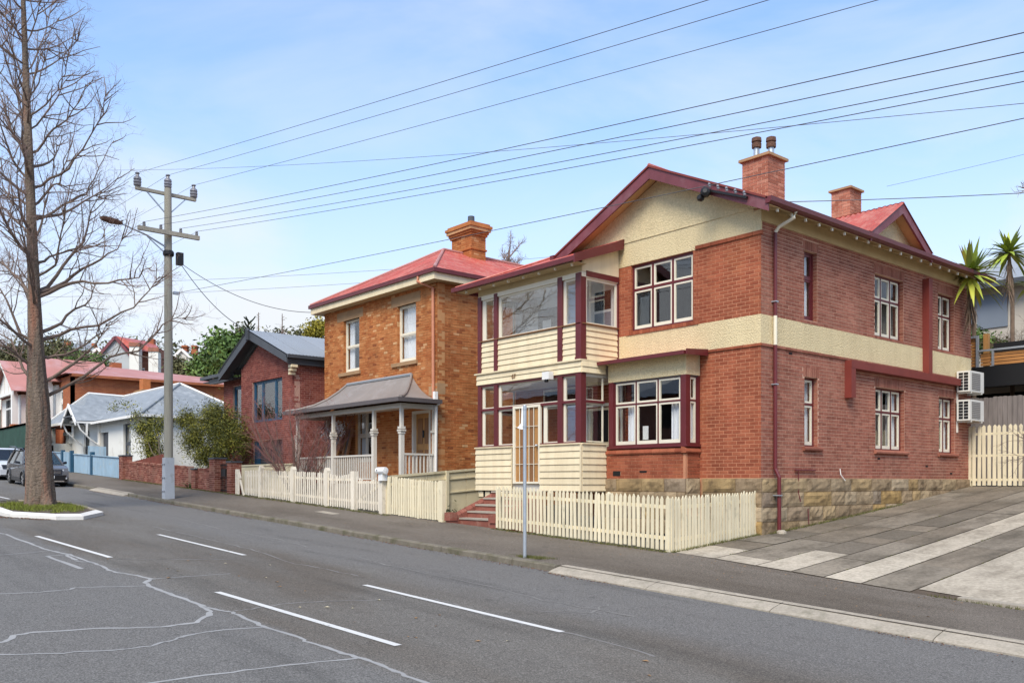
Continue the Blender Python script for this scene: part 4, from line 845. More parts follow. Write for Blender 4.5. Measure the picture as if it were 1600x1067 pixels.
# wire screen door with timber door behind
dr = one(lambda m: (m.box(PF, -18.70, -18.62, -.03, .03, -.02, 2.10), m.box(PF, -17.66, -17.58, -.03, .03, -.02, 2.10), m.box(PF, -18.62, -17.66, -.03, .03, 2.03, 2.10), m.box(PF, -18.62, -17.66, -.03, .03, -.02, .03)), 'screen_door', 'sash_cream', v)
for i in (1, 2, 3, 4): bx('vertical_bar', 'sash_cream', dr, PF, -18.62 + i * .192 - .008, -18.62 + i * .192 + .008, .005, .02, .03, 2.03)
for z in (.50, .98, 1.52): bx('cross_bar', 'sash_cream', dr, PF, -18.62, -17.66, .0, .012, z, z + .014)
for i in range(5): bx('door_board', ('timber_honey', 'timber_brown')[i % 2], dr, PF, -18.62 + i * .192, -18.62 + (i + 1) * .192 - .006, -.045, -.02, .03, 2.03)
one(lambda m: m.lathe((-17.70, PY - .05, 1.0), [(.03, -.03), (.03, .03), (.012, .05)], 8, (0, -1, 0)), 'door_knob', 'galvanised', dr)
# inside the porch and the upper room
mb = MB(); mb.quad((PL + .05, YF - .02, 3.13), (PR - .03, YF - .02, 3.13), (PR - .03, YF - .02, 5.6), (PL + .05, YF - .02, 5.6)); mb.quad((PL + .04, PY + .06, 5.35), (PR - .04, PY + .06, 5.35), (PR - .04, YF - .03, 5.35), (PL + .04, YF - .03, 5.35)); mb.quad((PL + .04, PY + .06, 3.13), (PR - .04, PY + .06, 3.13), (PR - .04, YF - .03, 3.13), (PL + .04, YF - .03, 3.13)); mb.quad((PL + .04, PY + .08, 2.71), (PR - .04, PY + .08, 2.71), (PR - .04, YF - .03, 2.71), (PL + .04, YF - .03, 2.71)); mb.build('inner_lining', 'room_wall', v)
iw = one(lambda m: m.box(FR, -16.95, -16.2, .02, .05, 3.95, 5.2), 'inner_window', 'white_paint', v); bx('pane', 'void', iw, FR, -16.88, -16.28, .052, .056, 4.62, 5.12); bx('pane', 'blue_screen', iw, FR, -16.88, -16.28, .052, .056, 4.02, 4.55)
pic = one(lambda m: m.box(FR, -19.15, -18.3, .03, .05, 4.30, 4.98), 'picture', 'picture_print', v); bx('picture_mount', 'white_paint', pic, FR, -18.95, -18.6, .051, .054, 4.32, 4.66)
mb = MB(); mb.box(FR, -20.2, -17.62, -.02, .0, -.02, 2.75); mb.build('porch_wall', 'brick_far', v)
bx('porch_wall', 'mortar_front', v, FR, -17.62, -17.61, -.01, .001, 0, 2.7)
ed = one(lambda m: m.box(FR, -17.2, -16.3, -.08, -.03, .05, 2.05), 'entry_door', 'cream_paint', v); bx('door_pane', 'void', ed, FR, -17.05, -16.45, -.032, -.026, 1.1, 1.95); bx('door_panel', 'sash_cream', ed, FR, -17.05, -16.45, -.033, -.022, .3, .9)
df = one(lambda m: (m.box(FR, -17.28, -17.2, -.08, .02, .05, 2.7), m.box(FR, -16.3, -16.22, -.08, .02, .05, 2.7), m.box(FR, -17.2, -16.3, -.08, .02, 2.05, 2.13), m.box(FR, -17.2, -16.3, -.08, .02, 2.62, 2.7)), 'door_frame', 'sash_cream', v)
bx('side_light', 'void', v, FR, -18.9, -17.5, .003, .006, 2.15, 2.6); one(lambda m: (m.box(FR, -18.95, -17.45, .0, .03, 2.6, 2.66), m.box(FR, -18.95, -18.9, .0, .03, 1.0, 2.6), m.box(FR, -17.5, -17.45, .0, .03, 1.0, 2.6), m.box(FR, -18.2, -18.15, .0, .03, 1.0, 2.6), m.box(FR, -18.9, -17.5, .0, .03, 2.1, 2.15)), 'inner_frame', 'sash_cream', v)
# sunroom roof: lean-to with a hip at its left end
sl = .42; e0 = PY - .38
def hipfn(s):                                                 # the hip cuts the left end
    return (0, min(2.3, max(.02, s * .86)) * math.hypot(1, sl))
roof(v, 'red_roof', (-20.86, e0, 5.64), (-18.05, e0, 5.64), (0, 1, sl), lambda s: (0, max(.02, s * .9) * math.hypot(1, sl)))
roof(v, 'red_roof', (-18.05, e0, 5.64), (-15.82, e0, 5.64), (0, 1, sl), lambda s: (0, 2.2 * math.hypot(1, sl)))
one(lambda m: m.prism([(-20.86, e0, 5.63), (-18.36, e0 + 2.3, 5.63 + 2.3 * sl), (-20.86, e0 + 2.3, 5.63)], (0, 0, -.02)), 'roof_sheet', 'red_roof', v)
one(lambda m: m.tube([(-20.86, e0, 5.68), (-18.36, e0 + 2.3, 5.68 + 2.3 * sl)], .035, 6), 'hip_cap', 'red_roof', v)
bx('gutter', 'maroon_paint', v, W, -20.93, -15.86, e0 - .10, e0 + .02, 5.54, 5.66); bx('gutter', 'maroon_paint', v, W, -20.93, -20.83, e0 + .02, 18.4, 5.54, 5.66)
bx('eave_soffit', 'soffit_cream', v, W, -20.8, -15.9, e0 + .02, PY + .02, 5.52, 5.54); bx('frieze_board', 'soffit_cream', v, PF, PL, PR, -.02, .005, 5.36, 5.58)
for i in range(8): bx('bracket_knob', 'sash_cream', v, W, -20.45 + i * .62, -20.41 + i * .62, e0 + .05, e0 + .11, 5.46, 5.52)
one(lambda m: m.prism([(-15.86, e0 - .1, 5.48), (-15.86, YF - .06, 6.10), (-15.86, YF - .02, 6.36), (-15.86, e0 - .1, 5.70)], (.04, 0, 0)), 'bargeboard', 'maroon_paint', v)
one(lambda m: m.prism([(-16.06, PY, 5.37), (-16.06, YF - .02, 5.37), (-16.06, YF - .02, 6.2), (-16.06, PY, 5.68)], (.03, 0, 0)), 'gable_cheek', 'cream_paint', v)
# number and security light
def text(name, body, size, mat, parent, loc, rot, ext=.006):
    c = bpy.data.curves.new(name, 'FONT'); c.body = body; c.size = size; c.extrude = ext; tmp = bpy.data.objects.new(name, c); COL.objects.link(tmp)
    bpy.context.view_layer.update(); me = bpy.data.meshes.new_from_object(tmp.evaluated_get(bpy.context.evaluated_depsgraph_get())); bpy.data.objects.remove(tmp); bpy.data.curves.remove(c)
    me.transform(Matrix.Rotation(rot[2], 4, 'Z') @ Matrix.Rotation(rot[0], 4, 'X')); me.materials.clear(); me.materials.append(MATS[mat]); return link(name, me, parent, loc)
text('house_number', '67', .17, 'timber_brown', v, (-18.70, PY - .075, 2.87), (math.radians(90), 0, 0))
lm = bx('security_light', 'white_paint', v, W, -17.28, -17.02, PY - .24, PY - .07, 2.70, 2.90); one(lambda m: m.lathe((-17.15, PY - .2, 2.66), [(.05, -.03), (.06, .02), (.04, .05)], 10), 'sensor', 'car_black', lm)
# porch steps with sloping brick balustrades
st = thing('porch_steps', 'short flight of brick steps with a sloping brick balustrade before the screen door', 'steps', (-18.5, 15.2, -1.1))
for i in range(5):
    z = -1.12 + .178 * (i + 1); y = 14.72 + i * .28; bx('riser', 'brick_stair', st, W, -19.3, -17.66, y, 16.05 if i == 4 else y + .30, -1.4, z - .045); bx('tread', 'stair_tread', st, W, -19.3, -17.66, y - .025, y + .29, z - .045, z)
for x in (-19.52, -17.64):
    b_ = one(lambda m: m.prism([(x, 14.42, -1.4), (x, 16.05, -1.4), (x, 16.05, -.42), (x, 14.62, -1.0), (x, 14.42, -1.0)], (.22, 0, 0)), 'balustrade', 'brick_stair', st)
    n = 7; A, B = Vector((x + .11, 14.60, -.96)), Vector((x + .11, 16.03, -.38))
    for i in range(n): one(lambda m: m.tube([A.lerp(B, (i + .03) / n), A.lerp(B, (i + .97) / n)], .115, 8), 'coping_brick', 'brick_stair', b_)
    bx('end_brick', 'brick_stair', b_, W, x - .02, x + .24, 14.38, 14.62, -1.02, -.80)
# the outdoor units at the rear corner
ac = None
def ac_unit(z0, label):
    a = thing('air_conditioner', label, 'air conditioner', (-11.4, 28.3, z0), 'outdoor units on the side wall')
    x0, x1, y0, y1 = -11.64, -11.26, 27.62, 28.62
    bx('casing', 'ac_white', a, W, x0, x1, y0, y1, z0, z0 + .62)
    for r in range(6):
        for c in range(2): bx('grille_slot', 'car_black', a, W, x0 + .06 + c * .15, x0 + .18 + c * .15, y0 - .012, y0 - .002, z0 + .05 + r * .09, z0 + .115 + r * .09)
    fan = bx('fan_grille', 'ac_grille', a, W, x1 + .002, x1 + .012, y0 + .12, y1 - .28, z0 + .06, z0 + .56)
    for r in range(9): bx('grille_wire', 'ac_white', fan, W, x1 + .013, x1 + .018, y0 + .12, y1 - .28, z0 + .08 + r * .055, z0 + .086 + r * .055)
    br = MB(); br.box(W, XC, x1, y0 + .1, y0 + .15, z0 - .05, z0 - .004); br.box(W, XC, x1, y1 - .15, y1 - .1, z0 - .05, z0 - .004); br.box(W, XC + .0, XC + .04, y0 + .1, y0 + .15, z0 - .35, z0 - .05); br.build('bracket', 'ac_white', a)
    return a
ac_unit(2.72, 'upper of two white outdoor air conditioning units on the brick side wall')
ac_unit(1.86, 'lower of two white outdoor air conditioning units, just above the gate')
# ------------------------------------------------------------------ the orange brick house
Y2, X2, X2L = 17.10, -23.62, -31.07
F2 = F((0, Y2, 0), (1, 0, 0), (0, -1, 0)); S2 = F((X2, 0, 0), (0, 1, 0), (1, 0, 0)); S2L = F((X2L, 0, 0), (0, 1, 0), (-1, 0, 0))
O = thing('brick_house', 'orange brick two storey house with red hipped iron roof and grey bullnose verandah', 'house', (-27.3, 20, -.6))
UW = [(-29.62, -28.48, 4.12, 6.06), (-25.98, -24.84, 4.12, 6.06)]; GW = [(-28.75, -27.55, .75, 2.62), (-25.05, -23.98, .02, 2.40)]
ow = one(lambda m: wall(m, F2, X2L, X2, -1.2, 6.62, UW + GW, -.3, -.008), 'front_wall', 'mortar_orange', O)
os_ = one(lambda m: wall(m, S2, Y2 + .008, 26, -1.2, 6.62, [], -.3, -.008), 'side_wall', 'mortar_orange', O); one(lambda m: wall(m, S2L, Y2 + .008, 26, -1.2, 6.62, [], -.3, -.008), 'side_wall', 'mortar_orange', O)
LIN = [(-30.08, -28.22, 6.06, 6.40), (-26.34, -24.58, 6.06, 6.40)]
ob = bricks(F2, X2L, X2, -.10, 6.58, UW + GW + LIN, 0, .05, (), proud=.006) + bricks(S2, Y2, 23.5, -1.13, 6.58, [], 0, .0, (), proud=.006)
for h in UW: ob += jambs(F2, h, .11, 0)
mb = MB(); lay(mb, ob); mb.build('brickwork', 'brick_orange', O, kind='stuff')
for h in LIN: bx('lintel', 'lintel_stone', ow, F2, h[0], h[1], -.1, .004, h[2], h[3])
for h in UW: bx('window_sill', 'lintel_stone', ow, F2, h[0] - .28, h[1] + .12, -.15, .07, 3.99, 4.115)
bx('quoin_stone', 'lintel_stone', os_, S2, Y2 + .0, Y2 + .32, -.1, .004, 2.85, 3.25); bx('quoin_stone', 'lintel_stone', ow, F2, -24.1, X2 + .003, -.1, .003, 2.85, 3.25)
for h, cu in ((UW[0], 1), (UW[1], 2)): window(O, F2, h[0], h[1], h[2], h[3], 1, 5.07, frame_m='sash_cream', sash_m='sash_cream', deep=-.11, fw=.05, sw=.032, low_rail=.09, curtain=cu)
window(O, F2, *GW[0], 2, 1.72, frame_m='stone_paint', sash_m='stone_paint', deep=-.10, curtain=1)
d = one(lambda m: (m.box(F2, -25.05, -24.96, -.16, .02, .02, 2.40), m.box(F2, -24.07, -23.98, -.16, .02, .02, 2.40), m.box(F2, -24.96, -24.07, -.16, .02, 2.31, 2.40)), 'door_frame', 'stone_paint', O)
dd = bx('front_door', 'timber_honey', O, F2, -24.96, -24.07, -.14, -.10, .02, 2.31)
for a, b, c, e in ((-24.86, -24.58, 1.3, 2.15), (-24.45, -24.17, 1.3, 2.15), (-24.86, -24.58, .2, 1.1), (-24.45, -24.17, .2, 1.1)): bx('door_panel', 'timber_brown', dd, F2, a, b, -.10, -.085, c, e)
bx('door_knocker', 'black_paint', dd, F2, -24.55, -24.48, -.085, -.06, 1.5, 1.75)
# hipped roof
e2 = .40; zE = 6.86; ax, ay, az = -27.35, 20.10, 8.80; bx0, bx1, by0 = X2L - e2, X2 + e2, Y2 - e2
rs = (az - zE) / (bx1 - ax); fs_ = (az - zE) / (ay - by0)
Lf = bx1 - bx0; half = Lf / 2
roof(O, 'red_roof', (bx0, by0, zE), (bx1, by0, zE), (0, 1, fs_), lambda s: (0, (ay - by0) * max(.003, (1 - abs(s - half) / half)) * math.hypot(1, fs_)))
rl = math.hypot(bx1 - ax, az - zE)
for x, dx in ((bx1, -1), (bx0, 1)): roof(O, 'red_roof', (x, by0, zE), (x, 29, zE), (dx, 0, rs), lambda s: (0, rl * min(1, max(.003, s / (ay - by0)))))
for x in (bx0, bx1): one(lambda m: m.tube([(x, by0, zE + .03), (ax, ay, az + .03)], .055, 7), 'hip_cap', 'red_roof_pale', O)
one(lambda m: m.tube([(ax, ay, az + .03), (ax, 29, az + .03)], .055, 7), 'ridge_cap', 'red_roof_pale', O)
one(lambda m: (m.box(W, bx0 - .05, bx1 + .05, by0 - .06, by0 + .04, zE - .12, zE + .01),), 'gutter', 'maroon_paint', O); one(lambda m: m.box(W, bx1 - .05, bx1 + .051, by0 + .04, 26, zE - .12, zE + .01), 'gutter', 'maroon_paint', O)
one(lambda m: m.box(W, bx0 - .05, bx0 + .05, by0 + .041, 26, zE - .12, zE + .01), 'gutter', 'maroon_paint', O)
one(lambda m: m.box(W, bx0 + .03, bx1 - .03, by0 + .01, by0 + .05, zE - .34, zE - .12), 'fascia', 'cream_paint', O); one(lambda m: m.box(W, bx1 - .07, bx1 - .031, by0 + .051, 26, zE - .34, zE - .12), 'fascia', 'cream_paint', O)
one(lambda m: m.box(W, bx0 + .031, bx0 + .07, by0 + .051, 26, zE - .34, zE - .12), 'fascia', 'cream_paint', O)
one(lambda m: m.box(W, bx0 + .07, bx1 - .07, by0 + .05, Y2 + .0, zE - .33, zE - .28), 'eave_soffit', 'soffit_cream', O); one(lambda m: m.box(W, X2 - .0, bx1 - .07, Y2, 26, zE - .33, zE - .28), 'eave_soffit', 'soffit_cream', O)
one(lambda m: m.tube([(-24.12, by0 + .0, zE - .1), (-24.12, by0 - .04, zE - .3), (-23.78, Y2 - .06, zE - .52), (-23.76, Y2 - .06, 2.75)], .05, 9), 'downpipe', 'terracotta', O)
MATS['terracotta'] and None
# corbelled chimney
cx0, cx1, cy0, cy1 = -28.05, -26.8, 21.0, 21.7
chimney(O, cx0, cx1, cy0, cy1, 7.6, 9.45, 'brick_orange', 'mortar_orange', [(.04, -.55, -.49, 'brick_orange'), (.05, 0, .09, 'brick_orange'), (.09, .09, .18, 'brick_orange'), (.15, .18, .30, 'brick_orange'), (.19, .30, .40, 'brick_orange'), (.12, .40, .48, 'brick_orange')], [(-27.2, 21.3, .48, .14, .34, 'charcoal_paint', 0)])
# verandah
VY = 15.76; VF = F((0, VY, 0), (1, 0, 0), (0, -1, 0)); VS = F((X2 - .05, 0, 0), (0, 1, 0), (1, 0, 0))
ve = one(lambda m: m.box(W, -30.85, X2 + .02, VY - .08, Y2 - .01, -.95, -.02), 'verandah', 'stair_tread', O)
for x in (-30.67, -27.99, -25.31, -23.69):
    p = one(lambda m: (m.box(VF, x - .065, x + .065, -.065, .065, -.02, 1.55), m.box(VF, x - .05, x + .05, -.05, .05, 1.78, 2.37)), 'post', 'stone_paint', ve)
    one(lambda m: (m.box(VF, x - .085, x + .085, -.085, .085, 1.55, 1.62), m.box(VF, x - .115, x + .115, -.10, .10, 1.63, 1.68), m.box(VF, x - .09, x + .09, -.09, .09, 1.70, 1.78)), 'post_capital', 'stone_paint', p)
for x in (-23.69, -30.67):
    p = one(lambda m: (m.box(W, x - .05, x + .05, Y2 - .13, Y2 - .02, -.02, 2.37), m.box(W, x - .09, x + .09, Y2 - .17, Y2 - .021, 1.62, 1.70)), 'post', 'stone_paint', ve)
def balustrade(fr, a, b):
    bx('rail', 'stone_paint', ve, fr, a, b, -.04, .04, .88, .94); bx('rail', 'stone_paint', ve, fr, a, b, -.03, .03, .10, .15)
    n = int((b - a) / .135)
    for i in range(n): u = a + (i + .5) * (b - a) / n; bx('baluster', 'stone_paint', ve, fr, u - .02, u + .02, -.02, .02, .15, .88)
balustrade(VF, -30.60, -28.06); balustrade(VF, -27.92, -25.38); balustrade(VS, VY + .07, Y2 - .14)
bx('beam', 'stone_paint', ve, VF, -30.75, X2 - .01, -.06, .06, 2.37, 2.52); bx('beam', 'stone_paint', ve, W, X2 - .13, X2 - .011, VY + .06, Y2 - .01, 2.37, 2.52); bx('beam', 'stone_paint', ve, W, -30.75, -30.63, VY + .06, Y2 - .01, 2.37, 2.52)
bx('lining', 'stone_paint', ve, W, -30.6, X2 - .14, VY + .06, Y2 - .01, 2.50, 2.515)
# concave roof: profile rises steeply at the wall
gx0, gx1, gy = -31.05, X2 + .30, VY - .30
prof = [(0, 2.66), (.35, 2.72), (.75, 2.86), (1.1, 3.08), (1.4, 3.36), (1.62, 3.62)]
top = 1.62; inset = 1.75
def vrow(k):
    dy, z = prof[k]; q = dy / top * inset; return (gx0 + q, gx1 - q, gy + dy, z)
nS = 10
for i in range(nS):
    mb = MB(); st = 10
    for j in range(st + 1):
        t = (i + j / st) / nS
        for k in range(len(prof)):
            a, b, y, z = vrow(k); mb.v.append((a + (b - a) * t, y, z + .008 * math.cos(j / st * 2 * math.pi * 5)))
    for j in range(st):
        for k in range(len(prof) - 1):
            q = len(prof); mb.f.append((j * q + k, (j + 1) * q + k, (j + 1) * q + k + 1, j * q + k + 1)); mb.t.append(rnd.random()); mb.m.append(0)
    mb.build('roof_sheet', 'grey_roof', ve, smooth=True)
for sgn in (1, -1):
    mb = MB()
    for k in range(len(prof)):
        a, b, y, z = vrow(k); x = b if sgn == 1 else a; mb.v += [(x, y, z), (x, Y2 - .02, z)]
    for k in range(len(prof) - 1): mb.f.append((2 * k, 2 * k + 1, 2 * k + 3, 2 * k + 2)); mb.t.append(.5); mb.m.append(0)
    mb.build('roof_sheet', 'grey_roof', ve)
    one(lambda m: m.tube([((vrow(k)[1] if sgn == 1 else vrow(k)[0]), vrow(k)[2], vrow(k)[3] + .03) for k in range(len(prof))], .05, 7), 'hip_cap', 'grey_roof', ve)
one(lambda m: m.tube([(vrow(5)[0], Y2 - .02, 3.65), (vrow(5)[1], Y2 - .02, 3.65)], .06, 7), 'flashing', 'steel_roof', ve)
bx('gutter', 'gutter_grey', ve, W, gx0 - .05, gx1 + .05, gy - .10, gy + .02, 2.54, 2.67); bx('gutter', 'gutter_grey', ve, W, gx1 - .03, gx1 + .051, gy + .02, Y2 - .05, 2.54, 2.67); bx('gutter', 'gutter_grey', ve, W, gx0 - .051, gx0 + .03, gy + .02, Y2 - .05, 2.54, 2.67)
one(lambda m: m.tube([(X2 + .22, Y2 - .1, 2.55), (X2 + .1, Y2 - .12, 2.45), (X2 + .06, Y2 - .12, -.9)], .05, 9), 'downpipe', 'white_paint', O)
bx('lead_in', 'white_paint', O, W, X2 + .0, X2 + .12, Y2 - .18, Y2 - .06, 2.70, 2.95)
# things standing on the verandah
mi = thing('mirror_frame', 'brown timber framed mirror leaning on the wall of the verandah', 'mirror', (-29.6, 16.7, 0))
a = Vector((-30.1, 16.35, 0)); one(lambda m: (m.bar((-30.15, 16.4, .0), (-30.15, 16.85, 2.05), .11, .05, (0, -1, 0)), m.bar((-29.25, 16.4, .0), (-29.25, 16.85, 2.05), .11, .05, (0, -1, 0)), m.bar((-30.2, 16.84, 2.03), (-29.2, 16.84, 2.03), .10, .05), m.bar((-30.2, 16.42, .05), (-29.2, 16.42, .05), .10, .05)), 'frame', 'timber_honey', mi)
mb = MB(); mb.quad((-30.1, 16.42, .08), (-29.3, 16.42, .08), (-29.3, 16.83, 1.98), (-30.1, 16.83, 1.98)); mb.build('mirror_plate', 'blue_screen', mi)
pf = thing('picture_frame', 'narrow brown timber frame leaning beside the mirror on the verandah', 'frame', (-28.9, 16.7, 0))
one(lambda m: (m.bar((-29.05, 16.5, .0), (-29.0, 16.95, 2.0), .10, .06, (0, -1, 0)), m.bar((-28.75, 16.5, .0), (-28.7, 16.95, 2.0), .10, .06, (0, -1, 0)), m.bar((-29.05, 16.94, 1.97), (-28.65, 16.94, 1.97), .1, .06)), 'frame', 'timber_brown', pf); one(lambda m: m.quad((-29.0, 16.53, .05), (-28.75, 16.53, .05), (-28.72, 16.95, 1.95), (-28.97, 16.95, 1.95)), 'backing', 'dark_room', pf)
foliage('hanging_bundle', None, 'curtain', [(-29.45, 16.4, 1.85, .22, .2, .16), (-28.9, 16.5, 1.98, .18, .15, .12)], 420, .05, .7, 5, k=dict(label='bundle of pale cloth hung above the mirror on the verandah', category='cloth'))

# ------------------------------------------------------------------ plum brick house with a charcoal gable
Y3, X3 = 16.6, -32.6
F3 = F((0, Y3, 0), (1, 0, 0), (0, -1, 0)); S3 = F((X3, 0, 0), (0, 1, 0), (1, 0, 0)); F3L = F((0, Y3 + .55, 0), (1, 0, 0), (0, -1, 0))
P3 = thing('brick_house', 'dark red brick house with charcoal metal gable roof and blue window frames', 'house', (-37, 20, -.3))
W3 = [(-36.45, -33.65, 2.55, 4.33)]; W3L = [(-39.75, -38.0, 2.5, 4.42)]; GA = [(-36.35, -33.6, -.1, 1.78)]
p3 = one(lambda m: wall(m, F3, -37.6, X3, -.9, 4.9, W3 + GA, -.25, -.006), 'front_wall', 'mortar_grey', P3)
one(lambda m: wall(m, F3L, -40.8, -37.55, -.9, 4.85, W3L, -.25, -.006), 'wing_wall', 'mortar_grey', P3); one(lambda m: wall(m, S3, Y3 + .006, 26, -.9, 4.95, [], -.25, -.006), 'side_wall', 'mortar_grey', P3)
one(lambda m: m.prism([F3.p(u, -.006, z) for u, z in ((-37.6, 4.9), (X3, 4.9), (-35.5, 6.0))], F3.N * -.2), 'gable_panel', 'mortar_grey', P3)
pb = bricks(F3, -37.6, X3, -.6, 4.9, W3 + GA, 0, 0) + bricks(F3L, -40.8, -37.6, 0, 4.8, W3L, 0, 0) + bricks(S3, Y3, 20.5, -.6, 4.9, [], 0, 0)
for i in range(13):
    z = 4.9 + i * .086; t = (6.0 - z) / 1.1
    if t > .05: pb += bricks(F3, -35.5 - 2.1 * t, -35.5 + 2.9 * t, z, z + .086, [], 0, (i % 2) * .12)
mb = MB(); lay(mb, pb); mb.build('brickwork', 'brick_plum', P3, kind='stuff')
window(P3, F3, *W3[0], 3, None, frame_m='blue_paint', sash_m='blue_paint', deep=-.08, fw=.07, sw=.07, cw=[1, 1.6, .9], low_rail=.07)
window(P3, F3L, *W3L[0], 2, None, frame_m='blue_paint', sash_m='blue_paint', deep=-.08, fw=.07, sw=.07, low_rail=.07)
gd = bx('garage_door', 'charcoal_paint', P3, F3, -36.0, -33.62, -.22, -.18, -.3, 1.75)
for i in range(16): bx('door_slat', 'charcoal_paint', gd, F3, -36.0, -33.62, -.18, -.165, -.28 + i * .125, -.18 + i * .125)
bx('door_post', 'blue_paint', P3, F3, -36.35, -36.02, -.2, -.05, -.3, 1.78)
gp = Vector((-35.9, 16.15, 6.42)); zl = 5.0
for (x1, z1) in ((-39.0, 4.86), (-32.35, 5.02)):
    one(lambda m: m.prism([gp, (x1, 16.15, z1), (x1, 16.15, z1 - .30), gp - Vector((0, 0, .36))], (0, .06, 0)), 'bargeboard', 'charcoal_paint', P3)
    one(lambda m: m.prism([gp + Vector((0, .06, -.2)), (x1, 16.21, z1 - .2), (x1, 16.21, z1 - .23), gp + Vector((0, .06, -.23))], (0, .4, 0)), 'gable_soffit', 'charcoal_paint', P3)
one(lambda m: m.lathe(gp + Vector((0, -.02, -.1)), [(.02, -.35), (.09, -.3), (.10, .1), (.05, .2)], 8), 'finial', 'charcoal_paint', P3)
rr = Vector((-35.9 + 32.35, 0, 6.45 - 5.05))
roof(P3, 'steel_roof', (-32.33, 16.1, 5.06), (-32.33, 27, 5.06), (-35.9 + 32.33, 0, 1.4), lambda s: (0, rr.length))
roof(P3, 'steel_roof', (-39.02, 16.1, 4.9), (-39.02, 27, 4.9), (3.12, 0, 1.55), lambda s: (0, 3.48))
roof(P3, 'steel_roof', (-42.0, 16.6, 5.02), (-38.3, 16.6, 5.02), (0, 1, .16), lambda s: (0, 6))
one(lambda m: (m.box(W, -42.05, -38.4, 16.5, 16.6, 4.86, 5.0), m.box(W, -42.06, -41.98, 16.6, 22, 4.86, 5.0)), 'gutter', 'charcoal_paint', P3); bx('eave_soffit', 'charcoal_paint', P3, W, -41.9, -38.6, 16.6, 17.2, 4.72, 4.76); bx('fascia', 'charcoal_paint', P3, W, -41.2, -38.6, 16.62, 16.66, 4.62, 4.86)
one(lambda m: (m.box(W, -32.4, -32.26, 16.15, 27, 4.92, 5.05), m.box(W, -32.46, -32.40, 16.25, 27, 4.68, 4.96)), 'gutter', 'charcoal_paint', P3)
for i in range(3): bx('corbel', 'cream_paint', P3, W, -32.62 + .0, -32.3 - i * .1, 16.35, 16.6, 4.56 - i * .14, 4.66 - i * .14)
one(lambda m: (m.lathe((-40.8, 19.5, 5.4), [(.12, 0), (.12, .35), (.26, .38), (.2, .46), (.06, .6), (.02, .75)], 10)), 'roof_vent', 'stone_paint', P3)
# rear part glimpsed past the orange house
bg_ = thing('outbuilding', 'grey corrugated skillion roof showing behind the charcoal gable', 'building', (-40, 32, 3)); one(lambda m: m.box(W, -45, -36, 31, 36, 2, 6.9), 'wall', 'grey_cladding', bg_); roof(bg_, 'slate_blue', (-46, 30.5, 7.0), (-35, 30.5, 7.0), (0, 1, .25), lambda s: (0, 6))
# ------------------------------------------------------------------ white cottage with slate roof
Y4 = 16.3; F4 = F((0, Y4, 0), (1, 0, 0), (0, -1, 0)); S4 = F((-48.9, 0, 0), (0, 1, 0), (1, 0, 0))
C = thing('cottage', 'low white rendered cottage with blue slate roof and a small gabled door hood', 'house', (-56, 19, .6))
CW = [(-60.6, -59.3, .9, 3.30), (-56.95, -55.5, .35, 3.0), (-52.75, -51.45, .9, 3.32)]
one(lambda m: (wall(m, F4, -63.3, -48.9, -.6, 3.7, CW, -.3, 0), wall(m, S4, Y4 + .001, 22.5, -.6, 3.6, [], -.3, 0)), 'wall', 'white_render', C)
for h in (CW[0], CW[2]): window(C, F4, *h, 1, 2.2, frame_m='charcoal_paint', sash_m='charcoal_paint', deep=-.12, fw=.08, sw=.06)
bx('front_door', 'charcoal_paint', C, F4, *CW[1][:2], -.2, -.15, *CW[1][2:]); bx('door_surround', 'stone_paint', C, F4, -57.15, -56.97, 0, .05, .3, 3.1)
bx('wing_wall', 'white_render', C, W, -63.9, -63.3, Y4 - 1.2, Y4 + .3, -.3, 2.55); one(lambda m: (m.box(W, -63.95, -63.1, Y4 - .35, Y4 + .02, 3.1, 3.3), m.box(W, -63.9, -63.15, Y4 - .2, Y4 + .02, 2.55, 3.1)), 'parapet', 'white_render', C)
ap = (-51.9, 19.2, 5.72); al = (-62, 19.2, 5.72); af = (-62.0, 17.0, 5.78)
er, el, ef, eb, ez = -48.5, -66.2, 15.85, 22.6, 3.62
def facet(name, pts, mat, par): mb = MB(); P = [Vector(p) for p in pts]; mb.add(P, [tuple(range(len(P)))]); mb.add([p - Vector((0, 0, .05)) for p in P], [tuple(reversed(range(len(P))))]); return mb.build(name, mat, par)
facet('roof_slope', [(er, ef, ez), (er, eb, ez), ap], 'slate_blue', C); facet('roof_slope', [(-58.4, ef, ez + .1), (er, ef, ez), ap, al, (-61, 18.2, 5.2)], 'slate_blue', C)
facet('roof_slope', [(el, 15.4, 3.9), (-58.4, 15.4, 3.75), (-58.4, ef, ez + .1), (-61, 18.2, 5.2), af], 'slate_blue', C); facet('roof_slope', [(el, 15.4, 3.9), af, al, (el, 22.6, 3.9)], 'slate_blue', C); facet('roof_slope', [al, ap, (er, eb, ez), (el, eb, ez)], 'slate_blue', C)
facet('roof_slope', [af, (-61, 18.2, 5.2), al], 'slate_blue', C)
for a, b in ((ap, (er, ef, ez)), (ap, (er, eb, ez)), (al, ap), (af, al), (af, (el, 15.4, 3.9))): one(lambda m: m.tube([Vector(a) + Vector((0, 0, .03)), Vector(b) + Vector((0, 0, .03))], .075, 6), 'ridge_cap', 'white_paint' if a in (ap, al, af) and b != (er, ef, ez) else 'slate_blue', C)
one(lambda m: (m.box(W, -58.4, er + .05, ef - .1, ef, ez - .12, ez + .02), m.box(W, er - .03, er + .08, ef, eb, ez - .12, ez + .02), m.box(W, el - .05, -58.4, 15.3, 15.4, 3.68, 3.84)), 'gutter', 'white_paint', C)
facet('verandah_lining', [(el, 15.4, 3.66), (-63.3, 15.4, 3.66), (-63.3, 20, 3.66), (el, 20, 3.66)], 'charcoal_paint', C)
one(lambda m: m.box(W, -65.0, -64.8, 15.5, 15.7, .5, 3.7), 'verandah_post', 'white_paint', C)
